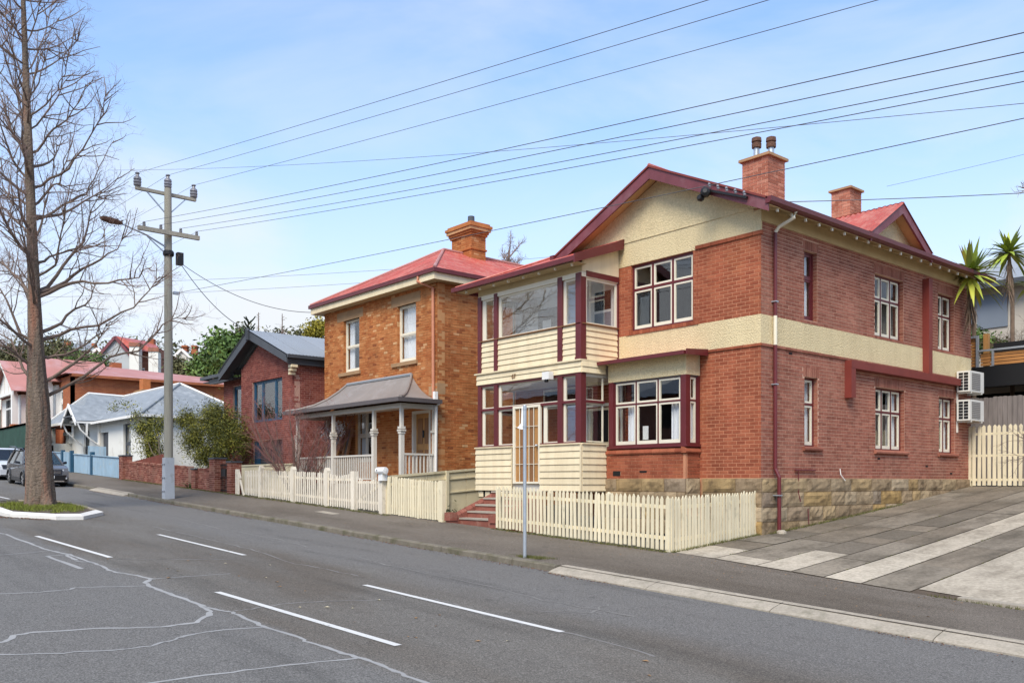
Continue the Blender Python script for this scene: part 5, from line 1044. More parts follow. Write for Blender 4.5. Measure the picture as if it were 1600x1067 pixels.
# gabled hood over the door
hx, hz, hw, hy = -58.6, 4.75, 1.5, 14.9
hd = facet('door_hood', [(hx + hw, hy, hz - 1.05), (hx + hw, 17.4, hz - 1.05), (hx, 17.4, hz), (hx, hy, hz)], 'slate_blue', C); facet('hood_slope', [(hx - hw, hy, hz - 1.05), (hx, hy, hz), (hx, 17.4, hz), (hx - hw, 17.4, hz - 1.05)], 'slate_blue', hd)
for s in (-1, 1):
    one(lambda m: m.prism([(hx, hy - .03, hz + .05), (hx + s * (hw + .1), hy - .03, hz - 1.12), (hx + s * (hw + .1), hy - .03, hz - 1.36), (hx, hy - .03, hz - .22)], (0, .06, 0)), 'bargeboard', 'white_paint', hd)
    one(lambda m: m.tube([(hx + s * hw, Y4 - .05, hz - 2.5), (hx + s * hw, Y4 - .5, hz - 2.2), (hx + s * hw, hy + .3, hz - 1.6), (hx + s * hw, hy + .1, hz - 1.15)], .05, 6), 'bracket', 'white_paint', hd)
    one(lambda m: (m.box(W, hx + s * hw - .05, hx + s * hw + .05, Y4 - .12, Y4, hz - 2.5, hz - 1.1), m.box(W, hx + s * hw - .05, hx + s * hw + .05, hy, Y4, hz - 1.2, hz - 1.1), m.box(W, hx + s * hw - .04, hx + s * hw + .04, hy + .6, hy + .7, hz - 1.9, hz - 1.2)), 'bracket_post', 'white_paint', hd)
one(lambda m: (m.bar((hx - 1, hy, hz - .75), (hx + 1, hy, hz - .75), .08, .08), m.prism([(hx - 1.1, hy + .2, hz - .8), (hx + 1.1, hy + .2, hz - .8), (hx, hy + .2, hz - .1)], (0, .03, 0))), 'gable_infill', 'charcoal_paint', hd)
ck = one(lambda m: (m.box(W, -62.8, -61.4, 20.2, 21, 4.6, 6.25), m.box(W, -62.9, -61.3, 20.1, 21.1, 6.05, 6.2)), 'chimney', 'lintel_stone', C); bx('chimney_top', 'chimney_orange', ck, W, -62.45, -61.75, 20.35, 20.85, 6.25, 7.0)

# ------------------------------------------------------------------ red roofed brick villa further up
V = thing('villa', 'long red brick villa with faded red roof and white half timbered gables', 'house', (-70, 24, 1.5))
xv = -64.8; FV = F((0, 16.6, 0), (1, 0, 0), (0, -1, 0)); SV = F((xv, 0, 0), (0, 1, 0), (1, 0, 0))
VW = [(-68.2, -66.6, 4.1, 6.5)]
one(lambda m: (wall(m, FV, -86, xv, 0, 7.2, VW, -.3, 0), wall(m, SV, 16.601, 33.5, 0, 7.3, [], -.3, 0)), 'wall', 'brick_far', V)
window(V, FV, *VW[0], 2, 5.6, frame_m='white_paint', sash_m='white_paint', deep=-.05, fw=.14, sw=.1)
facet('roof_slope', [(xv + .4, 16.2, 7.3), (xv + .4, 34, 7.3), (-71, 30, 8.45), (-71, 20.5, 8.75)], 'red_roof_pale', V); facet('roof_slope', [(-90, 16.2, 7.3), (xv + .4, 16.2, 7.3), (-71, 20.5, 8.75), (-90, 20.5, 8.75)], 'red_roof_pale', V)
facet('roof_slope', [(-90, 20.5, 8.75), (-71, 20.5, 8.75), (-71, 30, 8.45), (-90, 30, 8.45)], 'red_roof_pale', V); facet('roof_slope', [(xv + .4, 34, 7.3), (-90, 34, 7.3), (-90, 30, 8.45), (-71, 30, 8.45)], 'red_roof_pale', V)
one(lambda m: m.box(W, xv - .02, xv + .45, 16.6, 33.6, 7.12, 7.3), 'fascia', 'brick_far', V)
def gable(x0, x1, y, zb, zp, win, deepy):
    g_ = one(lambda m: m.prism([(x0, y, zb), (x1, y, zb), ((x0 + x1) / 2, y, zp)], (0, .15, 0)), 'gable_panel', 'white_paint', V); xm = (x0 + x1) / 2
    for s, e in ((-1, x0), (1, x1)):
        o = (e - xm) * .14; one(lambda m: m.prism([(xm, y - .45, zp + .3), (e + o, y - .45, zb - .05), (e + o, y - .45, zb - .38), (xm, y - .45, zp - .08)], (0, .08, 0)), 'bargeboard', 'white_paint', g_)
        facet('roof_slope', [(xm, y - .5, zp + .33), (e + o, y - .5, zb - .02), (e + o, y + deepy, zb - .02), (xm, y + deepy, zp + .33)], 'red_roof_pale', g_)
    for i in range(6): u = x0 + .35 + (x1 - x0 - .7) * i / 5; h = (zp - zb) * (1 - abs(u - xm) / ((x1 - x0) / 2)) - .1; (h > .1) and bx('batten', 'stone_paint', g_, W, u - .04, u + .04, y - .03, y, zb, zb + h)
    bx('gable_rail', 'white_paint', g_, W, x0 - .1, x1 + .1, y - .3, y - .05, zb - .22, zb + .03)
    bx('bay_wall', 'brick_far', g_, W, x0 + .15, x1 - .15, y + .05, 17, 2.0, 4.4); bx('bay_wall', 'white_paint', g_, W, x0 + .25, x1 - .25, y + .3, 17, 4.4, zb - .22)
    fr = F((0, y + .3, 0), (1, 0, 0), (0, -1, 0)); k = 5; a, b = xm - 1.35, xm + 1.35
    wn = bx('window', 'white_paint', g_, fr, a - .1, b + .1, 0, .06, 4.0, zb - .25)
    for i in range(k):
        u0, u1 = a + (b - a) * i / k + .05, a + (b - a) * (i + 1) / k - .05; bx('pane', 'void', wn, fr, u0, u1, .062, .07, 4.15, zb - 1.15); bx('pane', 'void', wn, fr, u0, u1, .062, .07, zb - 1.0, zb - .4)
    for x in (x0 + .3, x1 - .3): bx('porch_post', 'white_paint', g_, W, x - .22, x + .22, y - .35, y + .05, 4.4, zb - .2); bx('post_base', 'brick_far', g_, W, x - .32, x + .32, y - .42, y + .1, 2.2, 4.4)
gable(-82.5, -75.2, 15.6, 6.9, 9.2, None, 5); gable(-71.8, -67.3, 16.1, 7.0, 8.5, None, 4)
bx('chimney', 'brick_far', V, W, -83.6, -82.6, 24.6, 25.4, 7.5, 10.6)
# ------------------------------------------------------------------ houses up the hill
def P_at(u, d): r = (u - 800) / 1396; return (.6518 * r - .7583) * d, (.7583 * r + .6518) * d
T = thing('house', 'tall old brick house on the hill with a pale gable and two white chimneys', 'house', (-100, 31, 6))
gx, gy_ = P_at(190, 98)
def hbox(par, name, mat, u0, u1, v0, v1, d, dep, wd=None):
    "a box on the hillside facing down to the street"
    x0, y0 = P_at(u0, d); x1, y1 = P_at(u1, d); z1, z0 = (754 - v0) / 1396 * d, (754 - v1) / 1396 * d
    dd = Vector((-.83, .56, 0)) * dep; return one(lambda m: m.hexa([(x0, y0, z0), (x1, y1, z0), (x1 + dd.x, y1 + dd.y, z0), (x0 + dd.x, y0 + dd.y, z0), (x0, y0, z1), (x1, y1, z1), (x1 + dd.x, y1 + dd.y, z1), (x0 + dd.x, y0 + dd.y, z1)]), name, mat, par)
def hpt(u, v, d): x, y = P_at(u, d); return Vector((x, y, (754 - v) / 1396 * d))
def hgable(par, mat, roofm, barge, ul, ur, um, vb, vp, d, dep):
    a, b, c = hpt(ul, vb, d), hpt(ur, vb, d), hpt(um, vp, d); dd = Vector((-.83, .56, 0)) * dep; fwd = Vector((.83, -.56, 0)) * .25
    one(lambda m: m.prism([a, b, c], dd), 'gable_panel', mat, par)
    for e in (a, b):
        o = (e - c) * .08; facet('roof_slope', [c + fwd + Vector((0, 0, .12)), e + o + fwd + Vector((0, 0, .12)), e + o + dd + Vector((0, 0, .12)), c + dd + Vector((0, 0, .12))], roofm, par)
        one(lambda m: m.bar(c + fwd, e + o + fwd, .12, .3), 'bargeboard', barge, par)
def hwin(par, u0, u1, v0, v1, d, fm='white_paint'):
    f_ = hbox(par, 'window', fm, u0, u1, v0, v1, d - .12, .1); hbox(par, 'pane', 'void', u0 + (u1 - u0) * .14, u1 - (u1 - u0) * .14, v0 + (v1 - v0) * .1, v1 - (v1 - v0) * .1, d - .2, .05)
hbox(T, 'wall', 'grey_cladding', 153, 206, 562, 640, 100, 9); hgable(T, 'grey_cladding', 'red_roof', 'maroon_barge', 150, 210, 181, 562, 527, 100, 10)
hbox(T, 'wall', 'brick_far_dull', 201, 251, 545, 640, 101, 8); facet('roof_slope', [hpt(181, 525, 100), hpt(206, 549, 99.5), hpt(253, 549, 101), hpt(240, 535, 108)], 'red_roof', T)
hwin(T, 168, 178, 575, 598, 100); hwin(T, 218, 226, 575, 600, 101)
for a, b, t in ((202, 217, 541), (232, 247, 549)): c_ = hbox(T, 'chimney', 'white_render', a, b, t, 600, 98.5, 1.2); hbox(T, 'chimney_cap', 'brick_far_dull', a - 1, b + 1, t - 6, t, 98.4, 1.4)
hbox(T, 'chimney', 'brick_far', 231, 240, 529, 550, 106, 1); hbox(T, 'stair_gable', 'red_oxide', 122, 136, 562, 577, 97, 2)
T2 = thing('house', 'grey roofed house in the trees on the hill, left of the white chimneys', 'house', (-112, 30, 8))
hbox(T2, 'wall', 'brick_far_dull', 107, 145, 548, 600, 112, 8); facet('roof_slope', [hpt(100, 549, 111), hpt(150, 547, 111), hpt(143, 536, 118), hpt(108, 537, 118)], 'slate_blue', T2)
for a, b, t in ((100, 107, 532), (143, 148, 536)): hbox(T2, 'chimney', 'brick_far', a, b, t, 556, 114, 1)
hwin(T2, 112, 120, 552, 566, 112); hwin(T2, 130, 138, 552, 566, 112)
hgable(T2, 'white_render', 'red_roof', 'white_paint', 133, 170, 153, 560, 545, 104, 6)
T3 = thing('house', 'white weatherboard house with a steep grey gable and two red chimneys on the hill', 'house', (-110, 42, 10))
hbox(T3, 'wall', 'white_render', 270, 306, 565, 610, 112, 9); hgable(T3, 'white_render', 'slate_blue', 'white_paint', 267, 304, 284, 564, 546, 112, 10)
hwin(T3, 276, 283, 575, 588, 112); hwin(T3, 284, 290, 575, 588, 112)
for i in range(4): hbox(T3, 'gable_batten', 'stone_paint', 275 + i * 5, 276 + i * 5, 556, 564, 111.7, .1)
for a, b, t in ((284, 292, 541), (299, 307, 541)): hbox(T3, 'chimney', 'brick_far', a, b, t, 553, 116, 1); hbox(T3, 'chimney_cap', 'brick_far', a - .6, b + .6, t - 1.5, t + 1, 115.8, 1.3)
T4 = thing('house', 'pale house at the far left edge on the hill', 'house', (-110, 12, 6)); hbox(T4, 'wall', 'white_render', -30, 10, 545, 640, 100, 8); facet('roof_slope', [hpt(-34, 546, 99), hpt(13, 546, 99), hpt(6, 530, 106), hpt(-28, 530, 106)], 'grey_roof', T4)
hwin(T4, -4, 4, 555, 570, 100)
T5 = thing('house', 'low brick house with red iron roof between the cottage and the plum brick house', 'house', (-85, 45, 4)); hbox(T5, 'wall', 'brick_far', 262, 334, 610, 660, 80, 10); facet('roof_slope', [hpt(225, 602, 79), hpt(345, 625, 79), hpt(318, 600, 90), hpt(270, 588, 90)], 'red_roof_pale', T5); hbox(T5, 'chimney', 'red_roof_pale', 315, 328, 607, 632, 78.5, 1)

# ------------------------------------------------------------------ modern rendered house and deck behind the gate
M = thing('modern_house', 'rendered modern house with metal roof, dark carport and timber deck', 'house', (-10, 36, 2))
one(lambda m: m.box(W, -15.5, -4, 36, 44, 1, 7.45), 'wall', 'render_wall', M); roof(M, 'steel_roof', (-16.4, 35.4, 7.5), (-3, 35.4, 7.5), (0, 1, .42), lambda s: (0, 5)); bx('fascia', 'charcoal_paint', M, W, -16.4, -3, 35.35, 35.45, 7.30, 7.52)
bx('window', 'blue_screen', M, W, -14.4, -13.30, 35.95, 35.999, 5.88, 7.15); bx('window_side', 'blue_screen', M, W, -15.4, -14.45, 35.95, 35.998, 5.6, 7.2)
bx('chimney', 'render_wall', M, W, -16.0, -15.4, 38.5, 39.2, 7.5, 9.0)
deck = one(lambda m: m.box(W, -15, -4, 30.6, 36, 3.6, 3.74), 'deck', 'grey_paling', M); bx('deck_fascia', 'black_paint', M, W, -15, -4, 30.5, 30.6, 3.10, 3.76); bx('carport_shade', 'void', M, W, -15, -4, 33, 33.2, 1.2, 3.1)  # last box: near-black sheet standing in for the shade under the deck
one(lambda m: (m.box(W, -13.5, -13.3, 30.6, 30.8, 1, 3.1), m.box(W, -8.2, -8, 30.6, 30.8, 1, 3.1)), 'carport_post', 'black_paint', M)
for i in range(9): bx('slat', 'slat_timber', M, W, -13.6, -12.25, 30.62, 30.65, 3.80 + i * .105, 3.885 + i * .105)
for i in range(4): bx('slat', 'slat_timber', M, W, -12.15, -6, 30.62, 30.65, 3.80 + i * .105, 3.885 + i * .105)
one(lambda m: (m.box(W, -12.27, -12.19, 30.55, 30.61, 3.76, 4.80), m.box(W, -13.7, -12.27, 30.55, 30.61, 4.73, 4.80)), 'rail_frame', 'galvanised', M)
one(lambda m: m.box(W, -12.19, -6, 30.54, 30.61, 4.26, 4.32), 'rail', 'galvanised', M)
for x in (-11.75, -10.35, -8.9): bx('rail_post', 'galvanised', M, W, x - .03, x + .03, 30.541, 30.60, 3.76, 4.26)
bx('timber_post', 'timber_honey', M, W, -12.1, -11.95, 30.7, 30.85, 3.76, 4.85)
bx('planter', 'black_paint', M, W, -11.9, -10.2, 31.0, 31.4, 3.76, 4.55)
# ------------------------------------------------------------------ picket fences
def picket_mesh(name, h, wd, th, mat, point=.07, round_=False):
    mb = MB(); a = wd / 2
    if round_: pr = [(-a, 0), (a, 0), (a, h - point), (a * .75, h - point * .35), (a * .3, h), (-a * .3, h), (-a * .75, h - point * .35), (-a, h - point)]
    else: pr = [(-a, 0), (a, 0), (a, h - point), (a * .15, h), (-a * .15, h), (-a, h - point)]
    mb.prism([(x, -th / 2, z) for x, z in pr], (0, th, 0)); return mb.mesh(name, mat)
def picket_run(par, A, B, zt, zb, pitch, wd, mat, rz, me_cache={}, rails=(.22, .80), back=(0, 1), start=None, point=.07, round_=False, jitter=.006):
    "pickets along A-B; zb(t), zt(t) are the foot and tip heights"
    A, B = Vector(A), Vector(B); L = (B - A).length; n = max(2, int(round(L / pitch))); d = (B - A).normalized(); nb = Vector((back[0], back[1]))
    for i in range(n):
        t = (i + .5) / n; p = A.lerp(B, t); h = round(zt(t) - zb(t), 2); kk = (h, wd, mat, point, round_)
        if kk not in me_cache: me_cache[kk] = picket_mesh('picket', h, wd, .018, mat, point, round_)
        o = link('picket', me_cache[kk], par, (p.x, p.y, zb(t) + rnd.gauss(0, jitter * 1.3)), rz + rnd.uniform(-.04, .04)); o.rotation_euler.y = rnd.gauss(0, .008); o.rotation_euler.x = rnd.gauss(0, .008)
    for r in rails:
        a, b = A + nb.to_3d() * .035, B + nb.to_3d() * .035; one(lambda m: m.bar((a.x, a.y, zb(0) + (zt(0) - zb(0)) * r), (b.x, b.y, zb(1) + (zt(1) - zb(1)) * r), .04, .075), 'rail', mat, par)
def fence_post(par, x, y, z0, z1, mat, w_=.10, cap=True): one(lambda m: (m.box(W, x - w_ / 2, x + w_ / 2, y - w_ / 2, y + w_ / 2, z0, z1), cap and m.hexa([(x - w_ / 2, y - w_ / 2, z1), (x + w_ / 2, y - w_ / 2, z1), (x + w_ / 2, y + w_ / 2, z1), (x - w_ / 2, y + w_ / 2, z1)] + [(x - .01, y - .01, z1 + .05), (x + .01, y - .01, z1 + .05), (x + .01, y + .01, z1 + .05), (x - .01, y + .01, z1 + .05)])), 'post', mat, par)
n1 = thing('picket_fence', 'cream picket fence with pointed pickets in front of the bay window, turning a corner', 'fence', (-14.5, 14.42, -1.3))
fz = lambda x: FP(x, 14.42)
xa, xb = -17.42, -11.82
picket_run(n1, (xa, 14.42, 0), (xb, 14.42, 0), lambda t: -.08 - .20 * t, lambda t: fz(xa + (xb - xa) * t) + .03, .128, .078, 'cream_fence', 0)
picket_run(n1, (-11.80, 14.46, 0), (-11.80, 17.72, 0), lambda t: -.29 + .11 * t, lambda t: -1.44 + .20 * t, .109, .078, 'cream_fence', math.pi / 2, back=(-1, 0))
for x in (-17.36, -15.5, -13.6): fence_post(n1, x, 14.52, fz(x) - .1, -.25, 'cream_fence')
fence_post(n1, -11.86, 14.47, -1.6, -.32, 'cream_fence', .10, False); fence_post(n1, -11.87, 17.68, -1.5, -.24, 'cream_fence', .10, False)
n2 = thing('picket_fence', 'pale picket fence with wide capped posts before the grey verandah', 'fence', (-28, 14.42, -.7))
ps = [(-32.37, .46), (-30.93, .47), (-28.40, .40), (-26.03, .33)]
for (a, za), (b, zb_) in zip(ps[:-1], ps[1:]): picket_run(n2, (a, 14.42, 0), (b, 14.42, 0), lambda t: za + (zb_ - za) * t, lambda t: fz(a + (b - a) * t) + .03, .142, .07, 'pale_fence', 0, round_=True, point=.05)
for x, z in ps[1:]:
    one(lambda m: (m.box(W, x - .10, x + .10, 14.36, 14.50, fz(x) - .1, z + .06), m.prism([(x - .10, 14.36, z + .06), (x + .10, 14.36, z + .06), (x + .04, 14.36, z + .16), (x - .04, 14.36, z + .16)], (0, .14, 0))), 'post', 'pale_fence', n2)
picket_run(n2, (-26.0, 14.42, 0), (-24.42, 14.42, 0), lambda t: .33 - .10 * math.sin(t * 3), lambda t: fz(-26 + 1.6 * t) + .03, .142, .07, 'pale_fence', 0, round_=True, point=.05)
gt = thing('picket_gate', 'pale picket gate with a dipped top and diagonal brace beside the mailbox', 'gate', (-23.5, 14.42, -.9))
bx('gate_post', 'pale_fence', gt, W, -24.44, -24.24, 14.36, 14.50, fz(-24.3) - .1, .36); bx('gate_post', 'pale_fence', gt, W, -22.80, -22.62, 14.36, 14.50, fz(-22.7) - .1, .22)
picket_run(gt, (-24.2, 14.42, 0), (-22.84, 14.42, 0), lambda t: .22 - .16 * math.sin(t * math.pi), lambda t: fz(-24.2 + 1.4 * t) + .06, .142, .065, 'pale_fence', 0, round_=True, point=.05)
one(lambda m: m.bar((-24.2, 14.46, -.6), (-22.84, 14.46, -.05), .03, .09), 'brace', 'pale_fence', gt)
bk = thing('broken_gate', 'leaning broken picket gate leaf beside the brick pillar', 'gate', (-32.9, 14.42, -.5)); one(lambda m: m.box(W, -33.12, -32.98, 14.38, 14.48, -.62, .52), 'gate_post', 'pale_fence', bk)
one(lambda m: m.box(W, -32.96, -32.84, 14.40, 14.44, -.58, .52), 'picket', 'pale_fence', bk); one(lambda m: m.bar((-32.9, 14.42, .50), (-32.72, 14.42, .16), .05, .07), 'brace', 'pale_fence', bk); one(lambda m: m.bar((-32.76, 14.42, .12), (-32.42, 14.42, -.5), .05, .07), 'brace', 'pale_fence', bk)
n3 = thing('picket_fence', 'close set cream picket panel between the mailbox and the flax plant', 'fence', (-21, 14.42, -.9))
picket_run(n3, (-22.45, 14.42, 0), (-19.82, 14.42, 0), lambda t: .19 - .16 * t, lambda t: fz(-22.4 + 2.6 * t) + .02, .118, .085, 'cream_fence', 0, point=.03)
one(lambda m: m.box(W, -19.80, -19.62, 14.37, 14.50, fz(-19.7) - .1, .06), 'post', 'cream_fence', n3)
n4 = thing('board_fence', 'cream boarded boundary fence with a capping rail running back between two houses', 'fence', (-22.6, 16.2, -.5))
tp = lambda y: .23 + (y - 14.46) * .077
for i in range(3):
    y0, y1 = 14.5 + i * 1.5, 14.5 + (i + 1) * 1.5 - .02; one(lambda m: m.prism([(-22.62, y0, -1.0), (-22.62, y1, -1.0), (-22.62, y1, tp(y1) - .03), (-22.62, y0, tp(y0) - .03)], (.03, 0, 0)), 'panel', 'cream_board', n4)
for z in (-.06, -.30, -.72): one(lambda m: m.bar((-22.575, 14.5, tp(14.5) + z), (-22.575, 19, tp(19) + z), .05, .07 if z > -.1 else .04), 'rail', 'cream_board', n4)
for y in (14.55, 16.7, 18.6): one(lambda m: m.box(W, -22.59, -22.50, y - .05, y + .05, -1.1, tp(y) - .02), 'post', 'cream_board', n4)
n5 = thing('board_fence', 'low cream panel fence behind the pale pickets at the garage', 'fence', (-32, 15.8, -.2)); one(lambda m: m.box(W, -36, -30.9, 15.75, 15.79, -.8, .68), 'panel', 'cream_board', n5); one(lambda m: m.box(W, -36, -30.9, 15.72, 15.82, .68, .74), 'rail', 'cream_board', n5)
gf = thing('picket_gate', 'tall cream picket gate across the top of the driveway', 'gate', (-10, 28.6, -.1))
picket_run(gf, (-11.90, 28.6, 0), (-5.2, 28.6, 0), lambda t: 1.74, lambda t: -.09, .146, .098, 'cream_fence', 0, rails=(.1, .5, .86), point=.05)
fence_post(gf, -11.62, 28.72, -.2, 1.68, 'cream_fence'); fence_post(gf, -8.4, 28.72, -.2, 1.68, 'cream_fence')
gp_ = thing('paling_fence', 'weathered grey paling fence behind the tall cream gate', 'fence', (-10, 30, 0))
pm = picket_mesh('paling', 2.75, .135, .02, 'grey_paling', .01)
for i in range(52): link('paling', pm, gp_, (-13.6 + i * .143, 30.0, -.05 + rnd.uniform(-.03, .03)), rnd.uniform(-.03, .03))
# ------------------------------------------------------------------ brick garden walls up the street
def garden_wall(name, label, x0, x1, y, zt0, zt1, th=.23, cap=True, loc=None, piers=()):
    g_ = thing(name, label, 'wall', ((x0 + x1) / 2, y, fz((x0 + x1) / 2))); fr = F((0, y - th / 2, 0), (1, 0, 0), (0, -1, 0)); lst = []
    seg = max(1, int((x1 - x0) / .9))
    core = MB()
    for i in range(seg):
        a, b = x0 + (x1 - x0) * i / seg, x0 + (x1 - x0) * (i + 1) / seg; z1 = zt0 + (zt1 - zt0) * (i + .5) / seg; z0 = fz(a) - .25; core.box(W, a, b, y - th / 2 + .008, y + th / 2, z0, z1); k = int((z1 - z0) / .086); lst += bricks(fr, a, b, z1 - k * .086, z1, (), 0, 0)
        n = 8
        if cap:
            for j in range(n): u0, u1 = a + (b - a) * j / n, a + (b - a) * (j + 1) / n; lst.append((F((0, y - th / 2 - .02, 0), (1, 0, 0), (0, -1, 0)), u0 + .005, u1 - .005, 0, z1, z1 + .09, 0, False))
            core.box(W, a, b, y - th / 2 - .015, y + th / 2 + .02, z1, z1 + .085)
    core.build('core', 'mortar_grey', g_); mb = MB(); lay(mb, lst); mb.build('brickwork', 'brick_wallfence', g_, kind='stuff')
    for px, pz, pw, cp in piers:
        p = bx('pier', 'mortar_grey', g_, W, px - pw / 2 + .008, px + pw / 2 - .008, y - pw / 2 + .008, y + pw / 2, fz(px) - .3, pz); l2 = bricks(F((0, y - pw / 2, 0), (1, 0, 0), (0, -1, 0)), px - pw / 2, px + pw / 2, fz(px) - .3, pz, (), 0, px - pw / 2) + bricks(F((px + pw / 2, 0, 0), (0, 1, 0), (1, 0, 0)), y - pw / 2, y + pw / 2, fz(px) - .3, pz, (), 0, y)
        mb = MB(); lay(mb, l2); mb.build('brickwork', 'brick_wallfence', p, kind='stuff'); bx('pier_cap', 'charcoal_paint', p, W, px - pw / 2 - .03, px + pw / 2 + .03, y - pw / 2 - .03, y + pw / 2 + .03, pz, pz + .06)
garden_wall('brick_wall', 'red brick front wall with piers and a dark iron gate by the broken picket gate', -37.2, -35.3, 14.48, .52, .50, piers=((-37.05, .55, .45, 1), (-35.05, .95, .5, 1), (-33.45, .78, .42, 1)))
garden_wall('brick_wall', 'long red brick front wall stepping down under the yellow green bush', -46.3, -37.9, 14.48, .98, .60, piers=((-46.5, 1.32, .5, 1),))
one(lambda m: m.prism([(-46.2, 14.6, .9), (-41.2, 14.6, .7), (-41.2, 14.6, 1.35), (-46.2, 14.6, 1.02)], (0, .15, 0)), 'sloping_wall', 'brick_wallfence', None, label='sloping brick wall rising behind the long front wall', category='wall')
ig = thing('iron_gate', 'dark iron gate between the two tall brick pillars', 'gate', (-34.25, 14.5, -.35))
for i in range(9): one(lambda m: m.tube([(-34.75 + i * .135, 14.5, -.4), (-34.75 + i * .135, 14.5, .78)], .012, 5), 'bar', 'black_paint', ig)
for z in (-.3, .2, .7): one(lambda m: m.bar((-34.8, 14.5, z), (-33.66, 14.5, z), .03, .05), 'rail', 'black_paint', ig)
bx('letter_box', 'black_paint', ig, W, -34.55, -34.15, 14.42, 14.49, .25, .55)
# pale blue fence of the cottage
bf = thing('board_fence', 'pale blue board fence with dark blue posts before the white cottage', 'fence', (-52, 14.42, .4))
for x0, x1, hgt in ((-51.8, -47.2, 1.05), (-55.4, -52.1, 1.05), (-64, -58.0, 1.08)):
    n = int((x1 - x0) / .3)
    for i in range(n): a, b = x0 + (x1 - x0) * i / n, x0 + (x1 - x0) * (i + 1) / n; z = fz((a + b) / 2); bx('board', 'pale_blue_paint', bf, W, a + .008, b - .008, 14.40 + rnd.uniform(0, .008), 14.43, z + .02, z + hgt)
    one(lambda m: m.bar((x0, 14.39, fz(x0) + hgt + .02), (x1, 14.39, fz(x1) + hgt + .02), .10, .04), 'rail', 'pale_blue_paint', bf)
for x in (-51.95, -56.0, -57.9): z = fz(x); bx('post', 'blue_paint', bf, W, x - .14, x + .14, 14.34, 14.52, z - .1, z + 1.25)
for i in range(8): x = -57.65 + i * .2; bx('picket', 'pale_blue_paint', bf, W, x, x + .11, 14.40, 14.43, fz(x) + .05, fz(x) + 1.15)
for i in range(14): x = -55.6 + i * .25; bx('picket_top', 'pale_blue_paint', bf, W, x, x + .10, 15.2, 15.23, fz(x) + .6, fz(x) + 1.55)
lf = thing('lattice_fence', 'tall dark green fence on a stone wall in front of the villa', 'fence', (-80, 14.6, 2))
bx('lattice_panel', 'green_lattice', lf, W, -130, -62.4, 14.80, 14.86, 2.4, 4.05)
for i in range(74): bx('slat', 'green_lattice', lf, W, -90 + i * .37, -90 + i * .37 + .25, 14.76, 14.795, 2.4 + rnd.uniform(0, .05), 4.0); bx('rail', 'green_lattice', lf, W, -130, -62.4, 14.70, 14.86, 4.0, 4.12); bx('retaining_wall', 'lintel_stone', lf, W, -130, -62.4, 14.7, 15.0, 0, 2.4)
# ------------------------------------------------------------------ street furniture
mbx = thing('mailbox', 'white cylindrical mailbox on the gate post of the cream fence', 'mailbox', (-22.7, 14.42, .2))
one(lambda m: m.lathe((-22.60, 14.33, .36), [(.0, -.19), (.10, -.188), (.102, .19), (.0, .2)], 14, (1, .12, 0)), 'tube', 'mailbox_white', mbx); bx('box', 'mailbox_white', mbx, W, -22.74, -22.52, 14.30, 14.48, .06, .30)
one(lambda m: m.lathe((-22.70, 14.228, .37), [(.03, 0), (.03, .01)], 10, (0, -1, 0)), 'paper_slot', 'car_black', mbx)
sg = thing('sign_post', 'galvanised street sign pole on the kerb with a small sign seen edge on', 'sign', (-13.54, 11.98, -1.45))
one(lambda m: m.lathe((-13.54, 11.98, -1.6), [(.036, 0), (.036, 3.15), (.030, 3.17)], 12), 'pole', 'galvanised', sg); one(lambda m: m.prism([(-13.57, 11.96, 1.08), (-13.60, 11.93, 1.08), (-13.66, 11.88, 1.11), (-13.60, 11.93, 1.20), (-13.59, 11.94, 1.54), (-13.565, 11.965, 1.54)], (.008, .006, 0)), 'sign_plate', 'white_paint', sg)
for z in (1.12, 1.48): one(lambda m: m.lathe((-13.54, 11.98, z), [(.043, 0), (.043, .03)], 12), 'clamp', 'galvanised', sg)
blades('moss', None, 'moss', [(-13.54 + rnd.gauss(0, .28), 12.0 + abs(rnd.gauss(0, .12)), FP(-13.5, 12.0)) for _ in range(60)], 1500, .04, .005, 3, .05, k=dict(kind='stuff', label='tuft of moss round the foot of the sign pole', category='moss'))
# power pole
PX, PYp = -33.55, 11.98; pz = G(PX) + .1
pp = thing('power_pole', 'tall grey timber power pole with two crossarms by the kerb', 'power pole', (PX, PYp, pz))
one(lambda m: m.tube([(PX, PYp, pz - .3), (PX, PYp, 4), (PX - .03, PYp, 8), (PX - .06, PYp, 10.95)], [.165, .155, .14, .128], 14), 'pole_shaft', 'pole_timber', pp)
bs = one(lambda m: m.hexa([(PX - .18, PYp - .18, pz - .1), (PX + .17, PYp - .18, pz - .1), (PX + .17, PYp + .17, pz - .1), (PX - .18, PYp + .17, pz - .1), (PX - .17, PYp - .17, pz + 1.55), (PX + .16, PYp - .17, pz + 1.55), (PX + .16, PYp + .16, pz + 1.55), (PX - .17, PYp + .16, pz + 1.55)]), 'pole_base', 'pole_base', pp)
for z in (.3, .8, 1.3):
    for x in (-.1, .1): one(lambda m: m.lathe((PX + x, PYp - .185, pz + z), [(.03, 0), (.03, .03)], 8, (0, -1, 0)), 'bolt', 'insulator', bs)
ca = bx('crossarm', 'pole_timber', pp, W, PX - .25, PX - .12, 10.85, 13.08, 10.72, 10.83); cb = bx('crossarm', 'pole_timber', pp, W, PX + .17, PX + .30, 10.80, 13.05, 9.15, 9.30)
for y in (11.25, 12.7): one(lambda m: m.bar((PX - .18, y, 10.73), (PX - .1, PYp, 9.95), .04, .05, (1, 0, 0)), 'brace', 'galvanised', ca)
INS = [(PX - .19, 10.92, 10.83), (PX - .06, PYp, 10.95), (PX - .19, 13.0, 10.83)]
for x, y, z in INS: one(lambda m: m.lathe((x, y, z), [(.05, 0), (.13, .04), (.14, .10), (.11, .12), (.14, .15), (.14, .21), (.11, .23), (.14, .26), (.13, .33), (.07, .38), (.05, .46), (.09, .48), (.06, .52)], 12), 'insulator', 'insulator', pp)
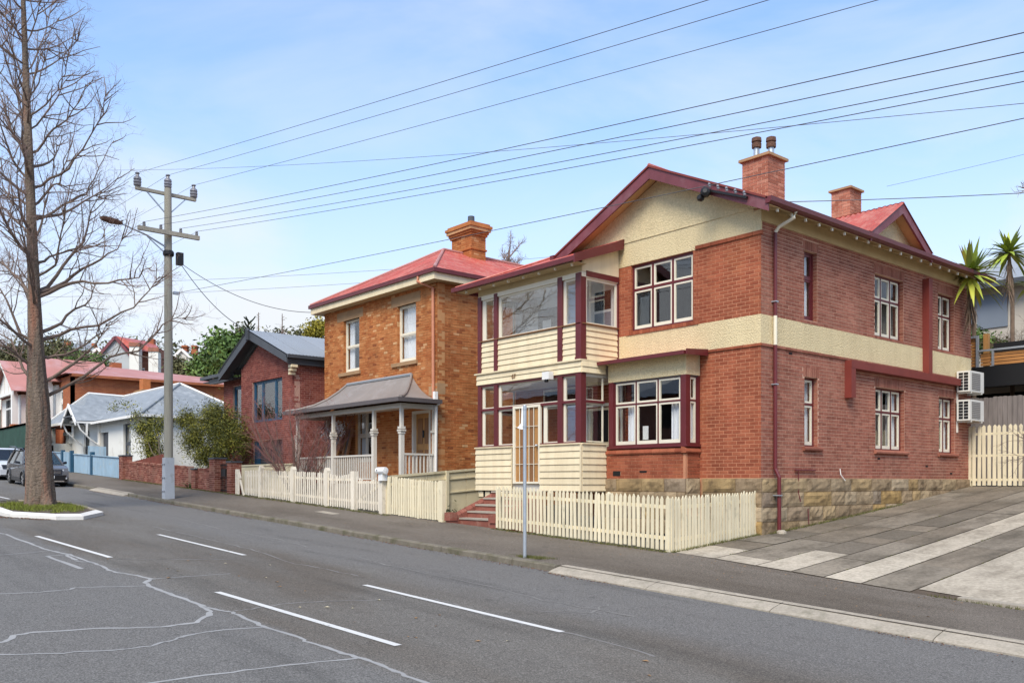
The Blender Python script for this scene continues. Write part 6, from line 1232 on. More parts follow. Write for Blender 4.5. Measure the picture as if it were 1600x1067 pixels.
INL = [(PX + .23, y, 9.30) for y in (11.02, 11.62, 12.35, 12.95)]
for x, y, z in INL: one(lambda m: m.lathe((x, y, z), [(.02, 0), (.055, .03), (.06, .09), (.03, .11), (.06, .13), (.035, .18)], 10), 'insulator', 'insulator', pp)
bx('switch_box', 'black_paint', pp, W, PX + .12, PX + .34, 12.2, 12.42, 8.1, 8.55); one(lambda m: (m.lathe((PX, PYp, 8.42), [(.17, 0), (.20, .05), (.20, .15), (.17, .2)], 12)), 'pole_band', 'black_paint', pp)
bx('bracket', 'galvanised', pp, W, PX + .1, PX + .25, 12.1, 12.3, 7.0, 7.1)
sl_ = thing('street_lamp', 'rusty brown street lamp head on a long arm from the power pole', 'street lamp', (PX, 10.4, 8.8))
one(lambda m: m.tube([(PX, PYp - .1, 8.75), (PX + .02, 11.2, 9.05), (PX + .04, 10.3, 9.30)], [.035, .03, .025], 8), 'arm', 'galvanised', sl_); one(lambda m: m.bar((PX, PYp - .1, 8.5), (PX + .02, 11.2, 9.02), .03, .04), 'stay', 'galvanised', sl_)
one(lambda m: m.lathe((PX + .05, 10.28, 9.32), [(.03, -.05), (.07, .0), (.10, .2), (.11, .45), (.09, .65), (.04, .75)], 12, (.1, -1, .05)), 'lamp_head', 'nest_brown', sl_)
foliage('debris', sl_, 'leaf_rust', [(PX + .08, 9.95, 9.36, .10, .34, .10)], 260, .045, .3, 8, k=None)
# wires: each hangs from the pole and runs on out of the picture
def img_plane(u0, v0, u1, v1):
    k = (v1 - v0) / (u1 - u0); return lambda x, y: (lambda r, d: ((754 - v0) * d - k * ((800 - u0) * d + 1396 * r)) / 1396)(.6518 * x + .7583 * y, -.7583 * x + .6518 * y)
def wire(label, P, Q, sag, r=.0075, n=28, group=None, cat='cable', mat='wire'):
    P, Q = Vector(P), Vector(Q); pts = [P.lerp(Q, i / n) - Vector((0, 0, 4 * sag * (i / n) * (1 - i / n))) for i in range(n + 1)]
    one(lambda m: m.tube(pts, r, 4, cap=False), 'power_line', mat, None, label=label, category=cat, group=group)
tops = [(222, 277, 1083, 0, 'front'), (262, 281, 1175, 0, 'middle'), (304, 293, 1340, 0, 'rear')]
for (x, y, z), (u0, v0, u1, v1, nm) in zip(INS, tops):
    pf_ = img_plane(u0, v0, u1, v1); q = Vector((-5.5, y, pf_(-5.5, y))); p = Vector((x, y, z + .5)); dirv = q - p
    wire('overhead line from the %s insulator of the upper crossarm towards the right' % nm, p, p + dirv * 1.55, .10, group='overhead lines')
    wire('overhead line from the %s insulator of the upper crossarm running up the street' % nm, p, (x - 75, y, z + .5 + 75 * .062), .5, group='overhead lines')
lows = [(220, 352, 1600, 25, 'first'), (245, 357, 1600, 57, 'second'), (272, 362, 1600, 88, 'third'), (295, 368, 1600, 105, 'fourth')]
for (x, y, z), (u0, v0, u1, v1, nm) in zip(INL, lows):
    pf_ = img_plane(u0, v0, u1, v1); q = Vector((-5.0, y, pf_(-5.0, y))); p = Vector((x, y, z + .17)); dirv = q - p
    wire('overhead line from the %s insulator along the lower crossarm' % nm, p, p + dirv * 1.5, .22, r=.008, group='overhead lines')
for y in (11.02, 12.95): wire('low overhead line running up the street past the bare tree, %s' % ('roadside' if y < 12 else 'fence side'), (PX + .23, y, 9.45), (PX - 75, y, 9.45 + 75 * .055), .6, group='low lines up the street')
p = Vector((PX + .2, 12.2, 7.05)); q = Vector((-6.0, 14.0, img_plane(275, 428, 1600, 178)(-6.0, 14.0))); wire('lone telephone cable crossing in front of the brick chimney', p, p + (q - p) * 1.4, .12, r=.008)
wire('service cable drooping from the pole to the eave of the orange house', (PX + .25, 12.3, 8.2), (-31.45, 16.75, 6.62), .45, r=.012); wire('service cable from the pole to the charcoal gable peak', (PX + .25, 12.3, 8.2), (-35.9, 16.1, 6.45), .35, r=.014)
wire('thin cable high behind the street crossing the whole sky', (-75, 22, (754 - 266) / 1396 * 71.2), (8, 30, 7.9), .81, r=.011)
wire('cable behind the brick chimneys leading to the right', (-13.6, 21.6, 7.66), (0, 34, 8.26), .22, r=.011)
for i in range(2): wire('faint distant cable above the charcoal gable, %s' % ('upper' if i == 0 else 'lower'), (-90, 20 + i, 18.0 - i * 1.0), (-55, 58, 20.5 - i * .9), .5, r=.014, group='distant cables')
wire('faint distant cable behind the palm heads', (-30, 60, 20.5), (20, 62, 22.5), .8, r=.012)
# ------------------------------------------------------------------ tree island
isl = thing('tree_island', 'low white painted concrete kerb island round the bare tree', 'kerb', (-29.3, 7, -.95))
ring = [(-33.2, 5.55), (-30.2, 5.50), (-28.1, 5.62), (-26.9, 6.55), (-26.75, 7.2), (-28.2, 8.15), (-30.6, 8.35), (-33.0, 8.2), (-33.9, 7.0)]
cxi, cyi = -30.3, 6.95
for i in range(len(ring)):
    a, b = Vector(ring[i]), Vector(ring[(i + 1) % len(ring)]); c_ = Vector((cxi, cyi)); ia, ib = a + (c_ - a).normalized() * .30, b + (c_ - b).normalized() * .30; g_ = .004; a2, b2 = a.lerp(b, g_), b.lerp(a, g_); ia2, ib2 = ia.lerp(ib, g_), ib.lerp(ia, g_)
    one(lambda m: m.hexa([(a2.x, a2.y, G(a2.x) - .05), (b2.x, b2.y, G(b2.x) - .05), (ib2.x, ib2.y, G(ib2.x) - .05), (ia2.x, ia2.y, G(ia2.x) - .05), (a2.x, a2.y, G(a2.x) + .10), (b2.x, b2.y, G(b2.x) + .10), (ib2.x, ib2.y, G(ib2.x) + .15), (ia2.x, ia2.y, G(ia2.x) + .15)]), 'kerbstone', 'island_white' if i in (0, 1, 2, 3, 4) else 'concrete_kerb', isl)
mb = MB(); P = [Vector((x, y)).lerp(Vector((cxi, cyi)), .1) for x, y in ring]; mb.add([(p.x, p.y, G(p.x) + .11) for p in P], [tuple(range(len(P)))]); mb.build('soil_bed', 'soil', isl)
pts = [(cxi + rnd.gauss(0, 1.3), cyi + rnd.uniform(-1.0, 1.0), 0) for _ in range(400)]; pts = [(x, y, G(x) + .11) for x, y, _ in pts if (x - cxi) ** 2 / 5.5 + (y - cyi) ** 2 / 1.2 < 1]
blades('grass', None, 'grass', pts, 6500, .085, .008, 4, .07, k=dict(kind='stuff', label='bright green grass round the foot of the bare tree', category='grass'))
mb = MB(); rr_ = random.Random(5)
for _ in range(1500):
    t = rr_.random(); x = -33 + 6.2 * t; y = 5.35 - abs(rr_.gauss(0, .16)) + max(0, x + 28.3) * .75; s = rr_.uniform(.01, .03); a = rr_.random() * 6.3; mb.add([(x, y, G(x) + .012), (x + s * math.cos(a), y + s * math.sin(a), G(x) + .02), (x + s * math.cos(a + 2), y + s * math.sin(a + 2), G(x) + .012 + s)], [(0, 1, 2)])
mb.build('bark_litter', 'bark_litter', None, kind='stuff', label='reddish bark litter along the island kerb', category='litter')
lit = thing('litter', 'scatter of small dry leaves lying on the road', 'leaves', (-12, 7, -1.7))
for i, (x, y) in enumerate([(-8.95, 6.05), (-6.9, 4.6), (-12.6, 6.6), (-9.9, 7.2), (-14.2, 6.7), (-11.2, 6.2), (-16.9, 6.4), (-8.3, 6.6), (-5.7, 12.6)] + [(rnd.uniform(-18, -6), rnd.uniform(5.2, 7.6)) for _ in range(22)]):
    s = rnd.uniform(.02, .05); z = (G(x) if y < 11 else FP(x, y)) + .006; a = rnd.random() * 6; ca_, sa_ = math.cos(a) * s, math.sin(a) * s; one(lambda m: m.add([(x - ca_, y - sa_, z), (x + sa_ * .5, y - ca_ * .5, z + .008), (x + ca_, y + sa_, z + .004), (x - sa_ * .5, y + ca_ * .5, z + .012)], [(0, 1, 2, 3)]), 'leaf', 'litter_leaf' if rnd.random() < .65 else 'cream_board', lit)
# moss and weeds at the foot of fences, walls and kerb
mp = []
for x in np.arange(-17.4, -11.8, .03): mp.append((x, 14.36 - abs(rnd.gauss(0, .04)), FP(x, 14.36)))
for y in np.arange(14.4, 17.7, .03): mp.append((-11.74 + abs(rnd.gauss(0, .03)), y, DR(-11.7, y)))
for y in np.arange(17.7, 24, .03): mp.append((-11.60 + abs(rnd.gauss(0, .04)), y, DR(-11.6, y)))
for x in np.arange(-46, -22, .04): mp.append((x, 14.30 - abs(rnd.gauss(0, .10)), FP(x, 14.3)))
for x in np.arange(-6.5, 0, .05): mp.append((x, 14.47 + rnd.gauss(0, .02), FP(x, 14.4)))
blades('moss', None, 'moss', mp, 9000, .045, .006, 9, .03, k=dict(kind='stuff', label='thin line of moss and weeds along the fence feet', category='moss'))
mp = []
for (xa_, ya_, yb_) in ((-10.75, 14.5, 26), (-9.8, 14.5, 24), (-9.05, 14.5, 24), (-8.4, 14.5, 20), (-7.7, 14.5, 20), (-6.85, 14.8, 22)):
    y = ya_
    while y < yb_:
        if rnd.random() < .35: mp += [(xa_ + rnd.gauss(0, .006), y + rnd.random() * .3, DR(xa_, y) - .008) for _ in range(8)]
        y += .25
blades('weeds', None, 'moss', mp, 2600, .028, .005, 19, .012, k=dict(kind='stuff', label='small weeds growing in the driveway joints', category='weeds'))
mb = MB(); rr_ = random.Random(77)
for _ in range(4200):
    x = rr_.uniform(-50, -4); c_ = math.sin(x * .9) + math.sin(x * .37 + 1) + .6 * math.sin(x * 2.1)
    if c_ < rr_.uniform(-1, 1.6): continue
    base_ = 11.66 if not (-12.3 < x or -42 < x < -37.3) else 11.50; y = base_ - abs(rr_.gauss(0, .10)); s = rr_.uniform(.008, .026); a = rr_.random() * 6.3; z = G(x) + .006; mb.add([(x, y, z), (x + s * math.cos(a), y + s * math.sin(a), z + .006), (x + s * math.cos(a + 2), y + s * math.sin(a + 2), z + s * .6)], [(0, 1, 2)])
mb.build('gutter_litter', 'bark_litter', None, kind='stuff', label='leaf grit lying in the gutter along the kerb', category='litter')
mb = MB()
for _ in range(500):
    x = rr_.uniform(-34, -3); y = rr_.uniform(11.95, 14.3) if rr_.random() < .35 else 14.3 - abs(rr_.gauss(0, .15)); s = rr_.uniform(.01, .03); a = rr_.random() * 6.3; z = FP(x, y) + .005; mb.add([(x, y, z), (x + s * math.cos(a), y + s * math.sin(a), z + .008), (x + s * math.cos(a + 2), y + s * math.sin(a + 2), z + .006)], [(0, 1, 2)])
mb.build('footpath_litter', 'litter_leaf', None, kind='stuff', label='bits of dry leaf scattered on the footpath', category='litter')
# ------------------------------------------------------------------ the two parked cars
def car(root, X, Y, z, paint, wagon=True, black=True):
    "a wagon seen from its front, nose towards +x; X, Y is the middle of the car on the ground"
    L, Wd, Hh = 4.75, 1.80, 1.62
    def q(x, y, h): return (X + x, Y + y, z + h - SL * x)
    prof = [(-2.37, .38), (-2.37, .95), (-2.25, 1.02), (-1.95, 1.50), (-1.6, 1.60), (.15, 1.62), (.45, 1.55), (1.15, 1.03), (2.05, .90), (2.30, .78), (2.38, .50), (2.30, .25), (-2.2, .25)]
    # lower body with wheel arches: lofted across the width
    secs = [(-.90, .0), (-.86, .05), (0, .07), (.86, .05), (.90, 0)]
    low = [(-2.36, .30), (-2.38, .70), (-2.33, .98), (-1.0, 1.0), (.95, 1.0), (1.7, .96), (2.15, .86), (2.34, .70), (2.38, .45), (2.30, .22), (1.95, .22)] + [(1.40 + .36 * math.cos(a), .31 + .36 * math.sin(a)) for a in np.linspace(0, math.pi, 7)] + [(.95, .22), (-1.0, .22)] + [(-1.36 + .36 * math.cos(a), .31 + .36 * math.sin(a)) for a in np.linspace(0, math.pi, 7)] + [(-1.85, .22)]
    mb = MB(); n = len(low); lay_ = [(-.90, .97, .0), (-.88, 1.0, .0), (.88, 1.0, 0), (.90, .97, 0)]
    for y, s, _ in lay_: mb.v += [q(a * s if abs(a) > 2 else a, y * (1 - .09 * max(0, abs(a) - 1.7) / .7), h if h < .8 else h - (1 - s) * .8) for a, h in low]
    for k in range(3):
        for i in range(n): mb.f.append((k * n + i, k * n + (i + 1) % n, (k + 1) * n + (i + 1) % n, (k + 1) * n + i)); mb.t.append(0); mb.m.append(0)
    mb.f.append(tuple(range(n))); mb.t.append(0); mb.m.append(0); mb.f.append(tuple(reversed(range(3 * n, 4 * n)))); mb.t.append(0); mb.m.append(0)
    mb.build('body', paint, root)
    # cabin
    cab = [(-2.30, .97, .84), (-1.95, 1.52, .66), (-1.5, 1.62, .62), (.1, 1.63, .62), (.42, 1.56, .62), (1.22, .98, .80)]
    mb = MB()
    for a, h, w_ in cab: mb.v += [q(a, -w_, h), q(a, w_, h)]
    for a, h, w_ in cab: mb.v += [q(a, -.85, .97), q(a, .85, .97)]
    for i in (1, 2, 3): mb.f.append((2 * i, 2 * i + 1, 2 * i + 3, 2 * i + 2)); mb.t.append(0); mb.m.append(0)
    mb.build('roof', paint, root)
    for s in (0, 1):
        mb = MB(); sg_ = -1 if s == 0 else 1
        tp_ = [(-1.98, 1.47, .665), (-1.5, 1.56, .635), (.1, 1.57, .635), (.36, 1.53, .64)]; bt = [(-2.15, 1.0, .855), (-1.3, 1.0, .865), (.25, 1.0, .865), (1.1, 1.0, .84)]
        for i in range(4): mb.v += [q(tp_[i][0], sg_ * tp_[i][2], tp_[i][1]), q(bt[i][0], sg_ * bt[i][2], bt[i][1])]
        for i in range(3): mb.f.append((2 * i, 2 * i + 2, 2 * i + 3, 2 * i + 1)); mb.t.append(0); mb.m.append(0)
        mb.build('side_window', 'car_glass', root)
        for x0, h0, x1, w_ in ((.40, 1.56, 1.2, .07), (-.55, 1.58, -.6, .08), (-1.5, 1.58, -1.75, .10)): one(lambda m: m.bar(q(x0, sg_ * .64, h0), q(x1, sg_ * .86, .98), w_, .06), 'pillar', paint, root)
        one(lambda m: m.tube([q(-1.7, sg_ * .60, 1.62), q(-1.5, sg_ * .60, 1.70), q(-.1, sg_ * .60, 1.72), q(.15, sg_ * .60, 1.63)], .03, 6), 'roof_rail', 'car_black', root)
        one(lambda m: m.hexa([q(.72, sg_ * .90, 1.0), q(.90, sg_ * .90, 1.0), q(.88, sg_ * 1.10, 1.03), q(.74, sg_ * 1.10, 1.03), q(.72, sg_ * .90, 1.12), q(.90, sg_ * .90, 1.10), q(.86, sg_ * 1.10, 1.14), q(.74, sg_ * 1.10, 1.16)]), 'mirror', 'car_black', root)
        for x in (-1.36, 1.40):
            wh = one(lambda m: m.lathe(q(x, sg_ * .80, .33), [(.20, -.11), (.31, -.11), (.335, -.08), (.335, .08), (.31, .11), (.22, .11)], 20, (0, 1, 0)), 'wheel', 'tyre', root)
            rim = one(lambda m: m.lathe(q(x, sg_ * .905, .33), [(.23, -.02), (.235, .008), (.20, .0), (.07, .004), (.05, .02)], 16, (0, sg_, 0)), 'rim', 'car_black', wh)
            for k in range(5): a = k * 1.2566; one(lambda m: m.bar(Vector(q(x, sg_ * .922, .33)), Vector(q(x, sg_ * .922, .33)) + Vector((math.cos(a) * .21, 0, math.sin(a) * .21)), .05, .02, (0, 1, 0)), 'spoke', 'rim_silver', wh)
        one(lambda m: m.hexa([q(1.95, sg_ * .84, .70), q(2.30, sg_ * .60, .66), q(2.27, sg_ * .56, .80), q(1.92, sg_ * .80, .84), q(1.93, sg_ * .87, .72), q(2.32, sg_ * .63, .68), q(2.29, sg_ * .58, .82), q(1.90, sg_ * .83, .86)]), 'headlight', 'headlamp', root)
        one(lambda m: m.lathe(q(2.30, sg_ * .66, .42), [(.085, 0), (.08, .07), (.03, .08)], 10, (1, 0, 0)), 'fog_lamp', 'headlamp', root)
        if black:
            for x in (-1.36, 1.40): one(lambda m: m.tube([q(x + .40 * math.cos(a), sg_ * .905, .31 + .40 * math.sin(a)) for a in np.linspace(-.2, math.pi + .2, 10)], .05, 5), 'arch_trim', 'car_black', root)
            one(lambda m: m.bar(q(-.95, sg_ * .905, .30), q(.98, sg_ * .905, .30), .04, .18), 'sill_trim', 'car_black', root)
        for x in (-.55, .45): bxm = MB(); bxm.hexa([q(x - .1, sg_ * .90, .84), q(x + .1, sg_ * .90, .84), q(x + .1, sg_ * .93, .84), q(x - .1, sg_ * .93, .84), q(x - .1, sg_ * .90, .88), q(x + .1, sg_ * .90, .88), q(x + .1, sg_ * .93, .88), q(x - .1, sg_ * .93, .88)]); bxm.build('door_handle', paint, root)
    mb = MB(); mb.quad(q(.44, -.60, 1.55), q(.44, .60, 1.55), q(1.20, .80, 1.0), q(1.20, -.80, 1.0)); mb.build('windscreen', 'car_glass', root)
    mb = MB(); mb.quad(q(-1.97, -.62, 1.5), q(-1.97, .62, 1.5), q(-2.28, .80, 1.0), q(-2.28, -.80, 1.0)); mb.build('rear_window', 'car_glass', root)
    gr = one(lambda m: m.hexa([q(2.335, -.50, .58), q(2.335, .50, .58), q(2.38, .50, .58), q(2.38, -.50, .58), q(2.29, -.55, .80), q(2.29, .55, .80), q(2.33, .55, .80), q(2.33, -.55, .80)]), 'grille', 'car_black', root)
    for h in (.63, .69, .75): one(lambda m: m.bar(q(2.385 - (h - .58) * .2, -.48, h), q(2.385 - (h - .58) * .2, .48, h), .015, .02), 'grille_bar', 'chrome', gr)
    one(lambda m: m.hexa([q(2.30, -.80, .28), q(2.30, .80, .28), q(2.40, .62, .28), q(2.40, -.62, .28), q(2.30, -.82, .55), q(2.30, .82, .55), q(2.41, .64, .55), q(2.41, -.64, .55)]), 'bumper', 'car_black' if black else paint, root)
    one(lambda m: m.bar(q(2.40, -.6, .27), q(2.40, .6, .27), .05, .05), 'skid_bar', 'chrome', root); one(lambda m: m.bar(q(2.42, -.19, .46), q(2.42, .19, .46), .012, .12), 'number_plate', 'mailbox_white', root)
    one(lambda m: m.hexa([q(-2.2, -.8, .16), q(2.2, -.8, .16), q(2.2, .8, .16), q(-2.2, .8, .16), q(-2.2, -.8, .3), q(2.2, -.8, .3), q(2.2, .8, .3), q(-2.2, .8, .3)]), 'underbody', 'void', root); one(lambda m: m.hexa([q(-1.9, -.76, .9), q(1.1, -.76, .9), q(1.1, .76, .9), q(-1.9, .76, .9), q(-1.9, -.74, 1.0), q(.9, -.74, 1.0), q(.9, .74, 1.0), q(-1.9, .74, 1.0)]), 'interior', 'void', root)
car(thing('parked_car', 'dark grey wagon with roof rails parked behind the tree trunk', 'car', (-47.2, 10.65, G(-47.2)), 'parked cars'), -47.2, 10.62, G(-47.2), 'car_grey')
car(thing('parked_car', 'silver white car parked behind the dark grey wagon', 'car', (-54.3, 10.7, G(-54.3)), 'parked cars'), -54.3, 10.6, G(-54.3), 'car_silver', black=False)

# ------------------------------------------------------------------ bare trees
def bend(p, d, L, n, r0, r1, up, wob, R):
    pts, rad = [p.copy()], [r0]; d = d.normalized()
    for i in range(n):
        d = (d + Vector((R.gauss(0, wob), R.gauss(0, wob), R.gauss(0, wob) + up / n))).normalized(); p = p + d * (L / n); pts.append(p.copy()); rad.append(r0 + (r1 - r0) * (i + 1) / n)
    return pts, rad, d
def twig(mb, p, d, L, r, R, depth, up=.25, k=4):
    pts, rad, _ = bend(p, d, L, 4 if depth else 3, r, r * .35, up, .16, R); mb.tube(pts, rad, 3, 0, 0, False)
    if depth:
        for j in range(k):
            t = R.uniform(.25, 1.0); i = min(len(pts) - 2, int(t * (len(pts) - 1))); q = pts[i].lerp(pts[i + 1], R.random()); dd = (pts[i + 1] - pts[i]).normalized(); s_ = Vector((R.gauss(0, 1), R.gauss(0, 1), R.gauss(0, 1))).cross(dd).normalized()
            twig(mb, q, dd * .65 + s_ * .8, L * R.uniform(.35, .6), r * .6, R, depth - 1, up, k)
def limb(par, tw, pts, r0, R, dens=1.0, rt=.007, tl=.9):
    "a limb along pts with side branches and twigs; tw collects the twigs"
    n = len(pts); mb = MB(); rad = [max(.012, r0 * (1 - .88 * i / (n - 1))) for i in range(n)]; mb.tube(pts, rad, 6, 0, 0)
    Ls = sum((pts[i + 1] - pts[i]).length for i in range(n - 1))
    for j in range(int(Ls * 6.0 * dens)):
        t = R.uniform(.10, 1) ** .75; x = t * (n - 1); i = min(n - 2, int(x)); p = pts[i].lerp(pts[i + 1], x - i); dd = (pts[i + 1] - pts[i]).normalized(); s_ = Vector((R.gauss(0, 1), R.gauss(0, 1), R.gauss(0, .7))).cross(dd).normalized()
        if R.random() < .45:
            q, ra, e = bend(p, dd * .8 + s_ * .75, R.uniform(.8, 1.9) * (1.2 - .5 * t) * tl, 5, .020, .007, .45, .14, R); mb.tube(q, ra, 4, 0, 0, False)
            for k in range(4): i2 = R.randrange(1, len(q) - 1); s2 = Vector((R.gauss(0, 1), R.gauss(0, 1), R.gauss(0, 1))).cross(e).normalized(); twig(tw, q[i2], e * .7 + s2 * .8, R.uniform(.4, .8) * tl, rt, R, 1, .25, 3)
        else: twig(tw, p, dd * .6 + s_ * .9, R.uniform(.4, .95) * tl, rt, R, 1, .25, 3)
    mb.build('branch', 'limb_bark', par)
R = random.Random(21)
BTx, BTy = -31.05, 7.12; tz = G(BTx) + .1
bt = thing('street_tree', 'tall bare deciduous tree with thick grey trunk on the road island', 'tree', (BTx, BTy, tz))
# trunk leans a little to the left of the picture
def trunk_at(z): t = (z - tz) / 18; return Vector((BTx - .42 * t, BTy - .50 * t, z))
mb = MB(); zs = [-.3, -.1, .1, .35, .7, 1.2, 1.8, 2.4, 3.0, 3.6, 4.2, 5, 6, 7, 8.5, 10, 11.5, 13, 15, 17, 19]; rs_ = [.60, .53, .46, .41, .385, .375, .365, .355, .34, .305, .265, .225, .195, .172, .155, .138, .118, .098, .08, .05, .02]; n = 30
for z, r in zip(zs, rs_):
    c_ = trunk_at(tz + z)
    for k in range(n): a = 2 * math.pi * k / n; f_ = 1 + .07 * math.sin(3 * a + z * .5) * (1 if z < 1 else .5) + .05 * math.sin(7 * a + z) + .05 * R.gauss(0, 1) + (.12 * math.sin(5 * a) if z < .3 else 0); mb.v.append(tuple(c_ + Vector((math.cos(a), math.sin(a), 0)) * r * f_))
for i in range(len(zs) - 1):
    for k in range(n): mb.f.append((i * n + k, i * n + (k + 1) % n, (i + 1) * n + (k + 1) % n, (i + 1) * n + k)); mb.t.append(0); mb.m.append(0)
mb.build('trunk', 'bark_grey', bt, smooth=True)
LIMBS = [[(66, 625), (93, 609), (130, 588), (173, 557), (216, 547), (247, 517), (263, 501), (291, 498)], [(65, 603), (102, 575), (130, 557), (148, 538), (167, 505)], [(60, 534), (93, 523), (133, 513), (173, 498), (210, 479), (235, 455), (249, 432)], [(60, 525), (93, 504), (117, 482), (142, 467), (150, 442)],
 [(60, 468), (93, 448), (114, 441), (148, 444), (186, 439), (216, 431), (237, 418)], [(58, 462), (99, 439), (130, 421), (158, 405), (182, 390), (194, 365)], [(58, 460), (87, 433), (108, 405), (127, 383), (139, 356), (145, 325), (161, 296)], [(56, 416), (77, 402), (117, 390), (139, 383), (165, 368)],
 [(53, 351), (84, 329), (108, 315), (133, 303), (149, 281), (161, 247), (178, 220)], [(50, 299), (80, 281), (108, 263), (130, 232), (148, 207), (161, 176), (165, 148)], [(47, 249), (68, 223), (83, 201), (105, 186), (124, 161), (134, 132)], [(45, 212), (71, 179), (90, 155), (102, 130), (116, 114)],
 [(44, 188), (71, 164), (90, 139), (99, 114), (109, 73)], [(42, 120), (58, 84), (72, 52), (84, -4)], [(40, 82), (56, 30), (66, -10)], [(60, 560), (88, 556), (118, 548), (150, 527), (172, 512)], [(52, 330), (70, 300), (92, 284), (104, 250), (110, 215)], [(44, 160), (60, 128), (72, 96), (78, 66)], [(57, 440), (85, 415), (92, 380), (100, 345), (104, 318)]]
LEFT = [[(60, 540), (30, 520), (8, 470), (-18, 420)], [(56, 468), (30, 440), (5, 410), (-30, 395)], [(54, 430), (40, 400), (20, 372), (-12, 340)], [(52, 380), (32, 350), (8, 325), (-25, 318)], [(50, 330), (28, 310), (4, 300), (-24, 270)], [(48, 290), (22, 250), (0, 190), (-14, 140)], [(46, 250), (20, 210), (2, 155), (-8, 110)], [(44, 215), (30, 170), (22, 90), (14, 10)], [(43, 180), (20, 130), (4, 80), (-10, 40)], [(42, 130), (24, 90), (8, 50), (-2, 5)], [(41, 90), (28, 50), (16, 10), (8, -30)], [(60, 580), (30, 555), (6, 540), (-22, 505)], [(62, 600), (36, 575), (14, 530), (-16, 516)], [(47, 270), (34, 230), (18, 205), (12, 150)]]
tw = MB()
def pt_at(u, v, d): x, y = P_at(u, d); return Vector((x, y, (754 - v) / 1396 * d))
for li in LIMBS + LEFT:
    dr_ = R.uniform(-1, 1); pts = []; n = len(li); d0 = 28.5
    for i, (u, v_) in enumerate(li): pts.append(pt_at(u, v_, d0 + dr_ * (i / (n - 1)) * 2.0))
    fine = []
    for i in range(n - 1):
        for t in (0, .5): a, b = pts[i], pts[i + 1]; fine.append(a.lerp(b, t) + Vector((R.gauss(0, .03), R.gauss(0, .03), R.gauss(0, .03))))
    fine.append(pts[-1]); z0 = fine[0].z; fine[0] = trunk_at(z0); limb(bt, tw, fine, .064 if z0 < 6 else .046 if z0 < 11 else .031, R, 1.0, rt=.0055)
view = Vector((-.7583, .6518, 0)); side_ = Vector((.6518, .7583, 0))
for i in range(28):                                            # limbs towards and away from the street
    z0 = 4.5 + 12 * (i / 28) + R.uniform(-.3, .3); sgn = 1 if i % 2 else -1; L = (5.2 - 3.6 * (z0 / 17)) * R.uniform(.8, 1.1); d0 = (view * sgn + side_ * R.uniform(-.7, .7) + Vector((0, 0, .25))).normalized(); pts, _, _ = bend(trunk_at(z0), d0, L, 7, 1, 1, .8, .08, R); limb(bt, tw, pts, .055 if z0 < 10 else .034, R, .9, rt=.0058)
tw.build('twigs', 'twig_bark', bt, kind='stuff')
# small bare tree before the plum brick house
R = random.Random(4); sb_ = thing('small_tree', 'small bare reddish tree with several thin stems behind the pale pickets', 'tree', (-29.6, 15.0, -.4)); tw = MB()
b0 = Vector((-29.3, 15.05, -.5)); mb = MB()
for i in range(21):
    a = -1.15 + 2.3 * i / 20; d0 = side_ * a * .75 + Vector((0, 0, 1)) + view * R.uniform(-.35, .35); pts, rad, _ = bend(b0 + side_ * a * .12, d0, R.uniform(2.3, 3.7), 7, .032, .008, .5, .07, R); mb.tube(pts, rad, 5)
    for p, q in zip(pts[2:-1], pts[3:]):
        for k in range(5): s2 = Vector((R.gauss(0, 1), R.gauss(0, 1), R.gauss(0, .5))); twig(tw, p.lerp(q, R.random()), (q - p).normalized() + s2 * .6, R.uniform(.5, 1.1), .0075, R, 1, .4, 3)
mb.build('stems', 'limb_bark', sb_); tw.build('twigs', 'twig_red', sb_, kind='stuff')
# bare tree behind the orange house, and thin bare conifers
def far_bare(label, u, v0, v1, d, wpx, seed, n=14):
    R = random.Random(seed); base = pt_at(u, v0, d); top_ = pt_at(u, v1, d); H_ = (top_ - base).length; t = thing('bare_tree', label, 'tree', base); tw = MB(); mb = MB(); mb.tube([base, base.lerp(top_, .5), base.lerp(top_, .8)], [.16, .10, .04], 6); mb.build('trunk', 'limb_bark', t); w_ = wpx / 1396 * d
    for i in range(n):
        p = base.lerp(top_, R.uniform(.15, .7)); d0 = side_ * R.uniform(-1, 1) + view * R.uniform(-.6, .6) + Vector((0, 0, 1.1)); pts, rad, _ = bend(p, d0, w_ * R.uniform(.6, 1.1), 5, .05, .015, .5, .12, R); tw.tube(pts, rad, 4, cap=False)
        for a, b in zip(pts[1:-1], pts[2:]):
            for k in range(4): twig(tw, a.lerp(b, R.random()), (b - a).normalized() + Vector((R.gauss(0, .6), R.gauss(0, .6), R.gauss(0, .4))), w_ * R.uniform(.2, .45), .014, R, 1, .2, 4)
    tw.build('twigs', 'twig_bark', t, kind='stuff')
far_bare('bare leafless tree behind the red roof and its chimney', 795, 470, 372, 52, 34, 3, 18)
far_bare('leafless tree rising behind the charcoal gable roof', 440, 590, 500, 80, 16, 8, 10)
for u, v1, lab in ((404, 488, 'thin bare conifer spire left of the charcoal roof ridge'), (441, 490, 'thin bare conifer spire above the middle of the charcoal roof')):
    base = pt_at(u, 600, 85); top_ = pt_at(u, v1, 85); t = thing('bare_conifer', lab, 'tree', base); one(lambda m: m.tube([base, top_], [.14, .03], 5), 'trunk', 'limb_bark', t); tw = MB(); R = random.Random(u)
    for i in range(60): p = base.lerp(top_, R.uniform(.3, .98)); a = R.random() * 6.3; twig(tw, p, Vector((math.cos(a), math.sin(a), -.1)), R.uniform(.3, .9) * (1.3 - (p.z - base.z) / (top_.z - base.z)), .014, R, 1, .1, 3)
    tw.build('twigs', 'twig_bark', t, kind='stuff')
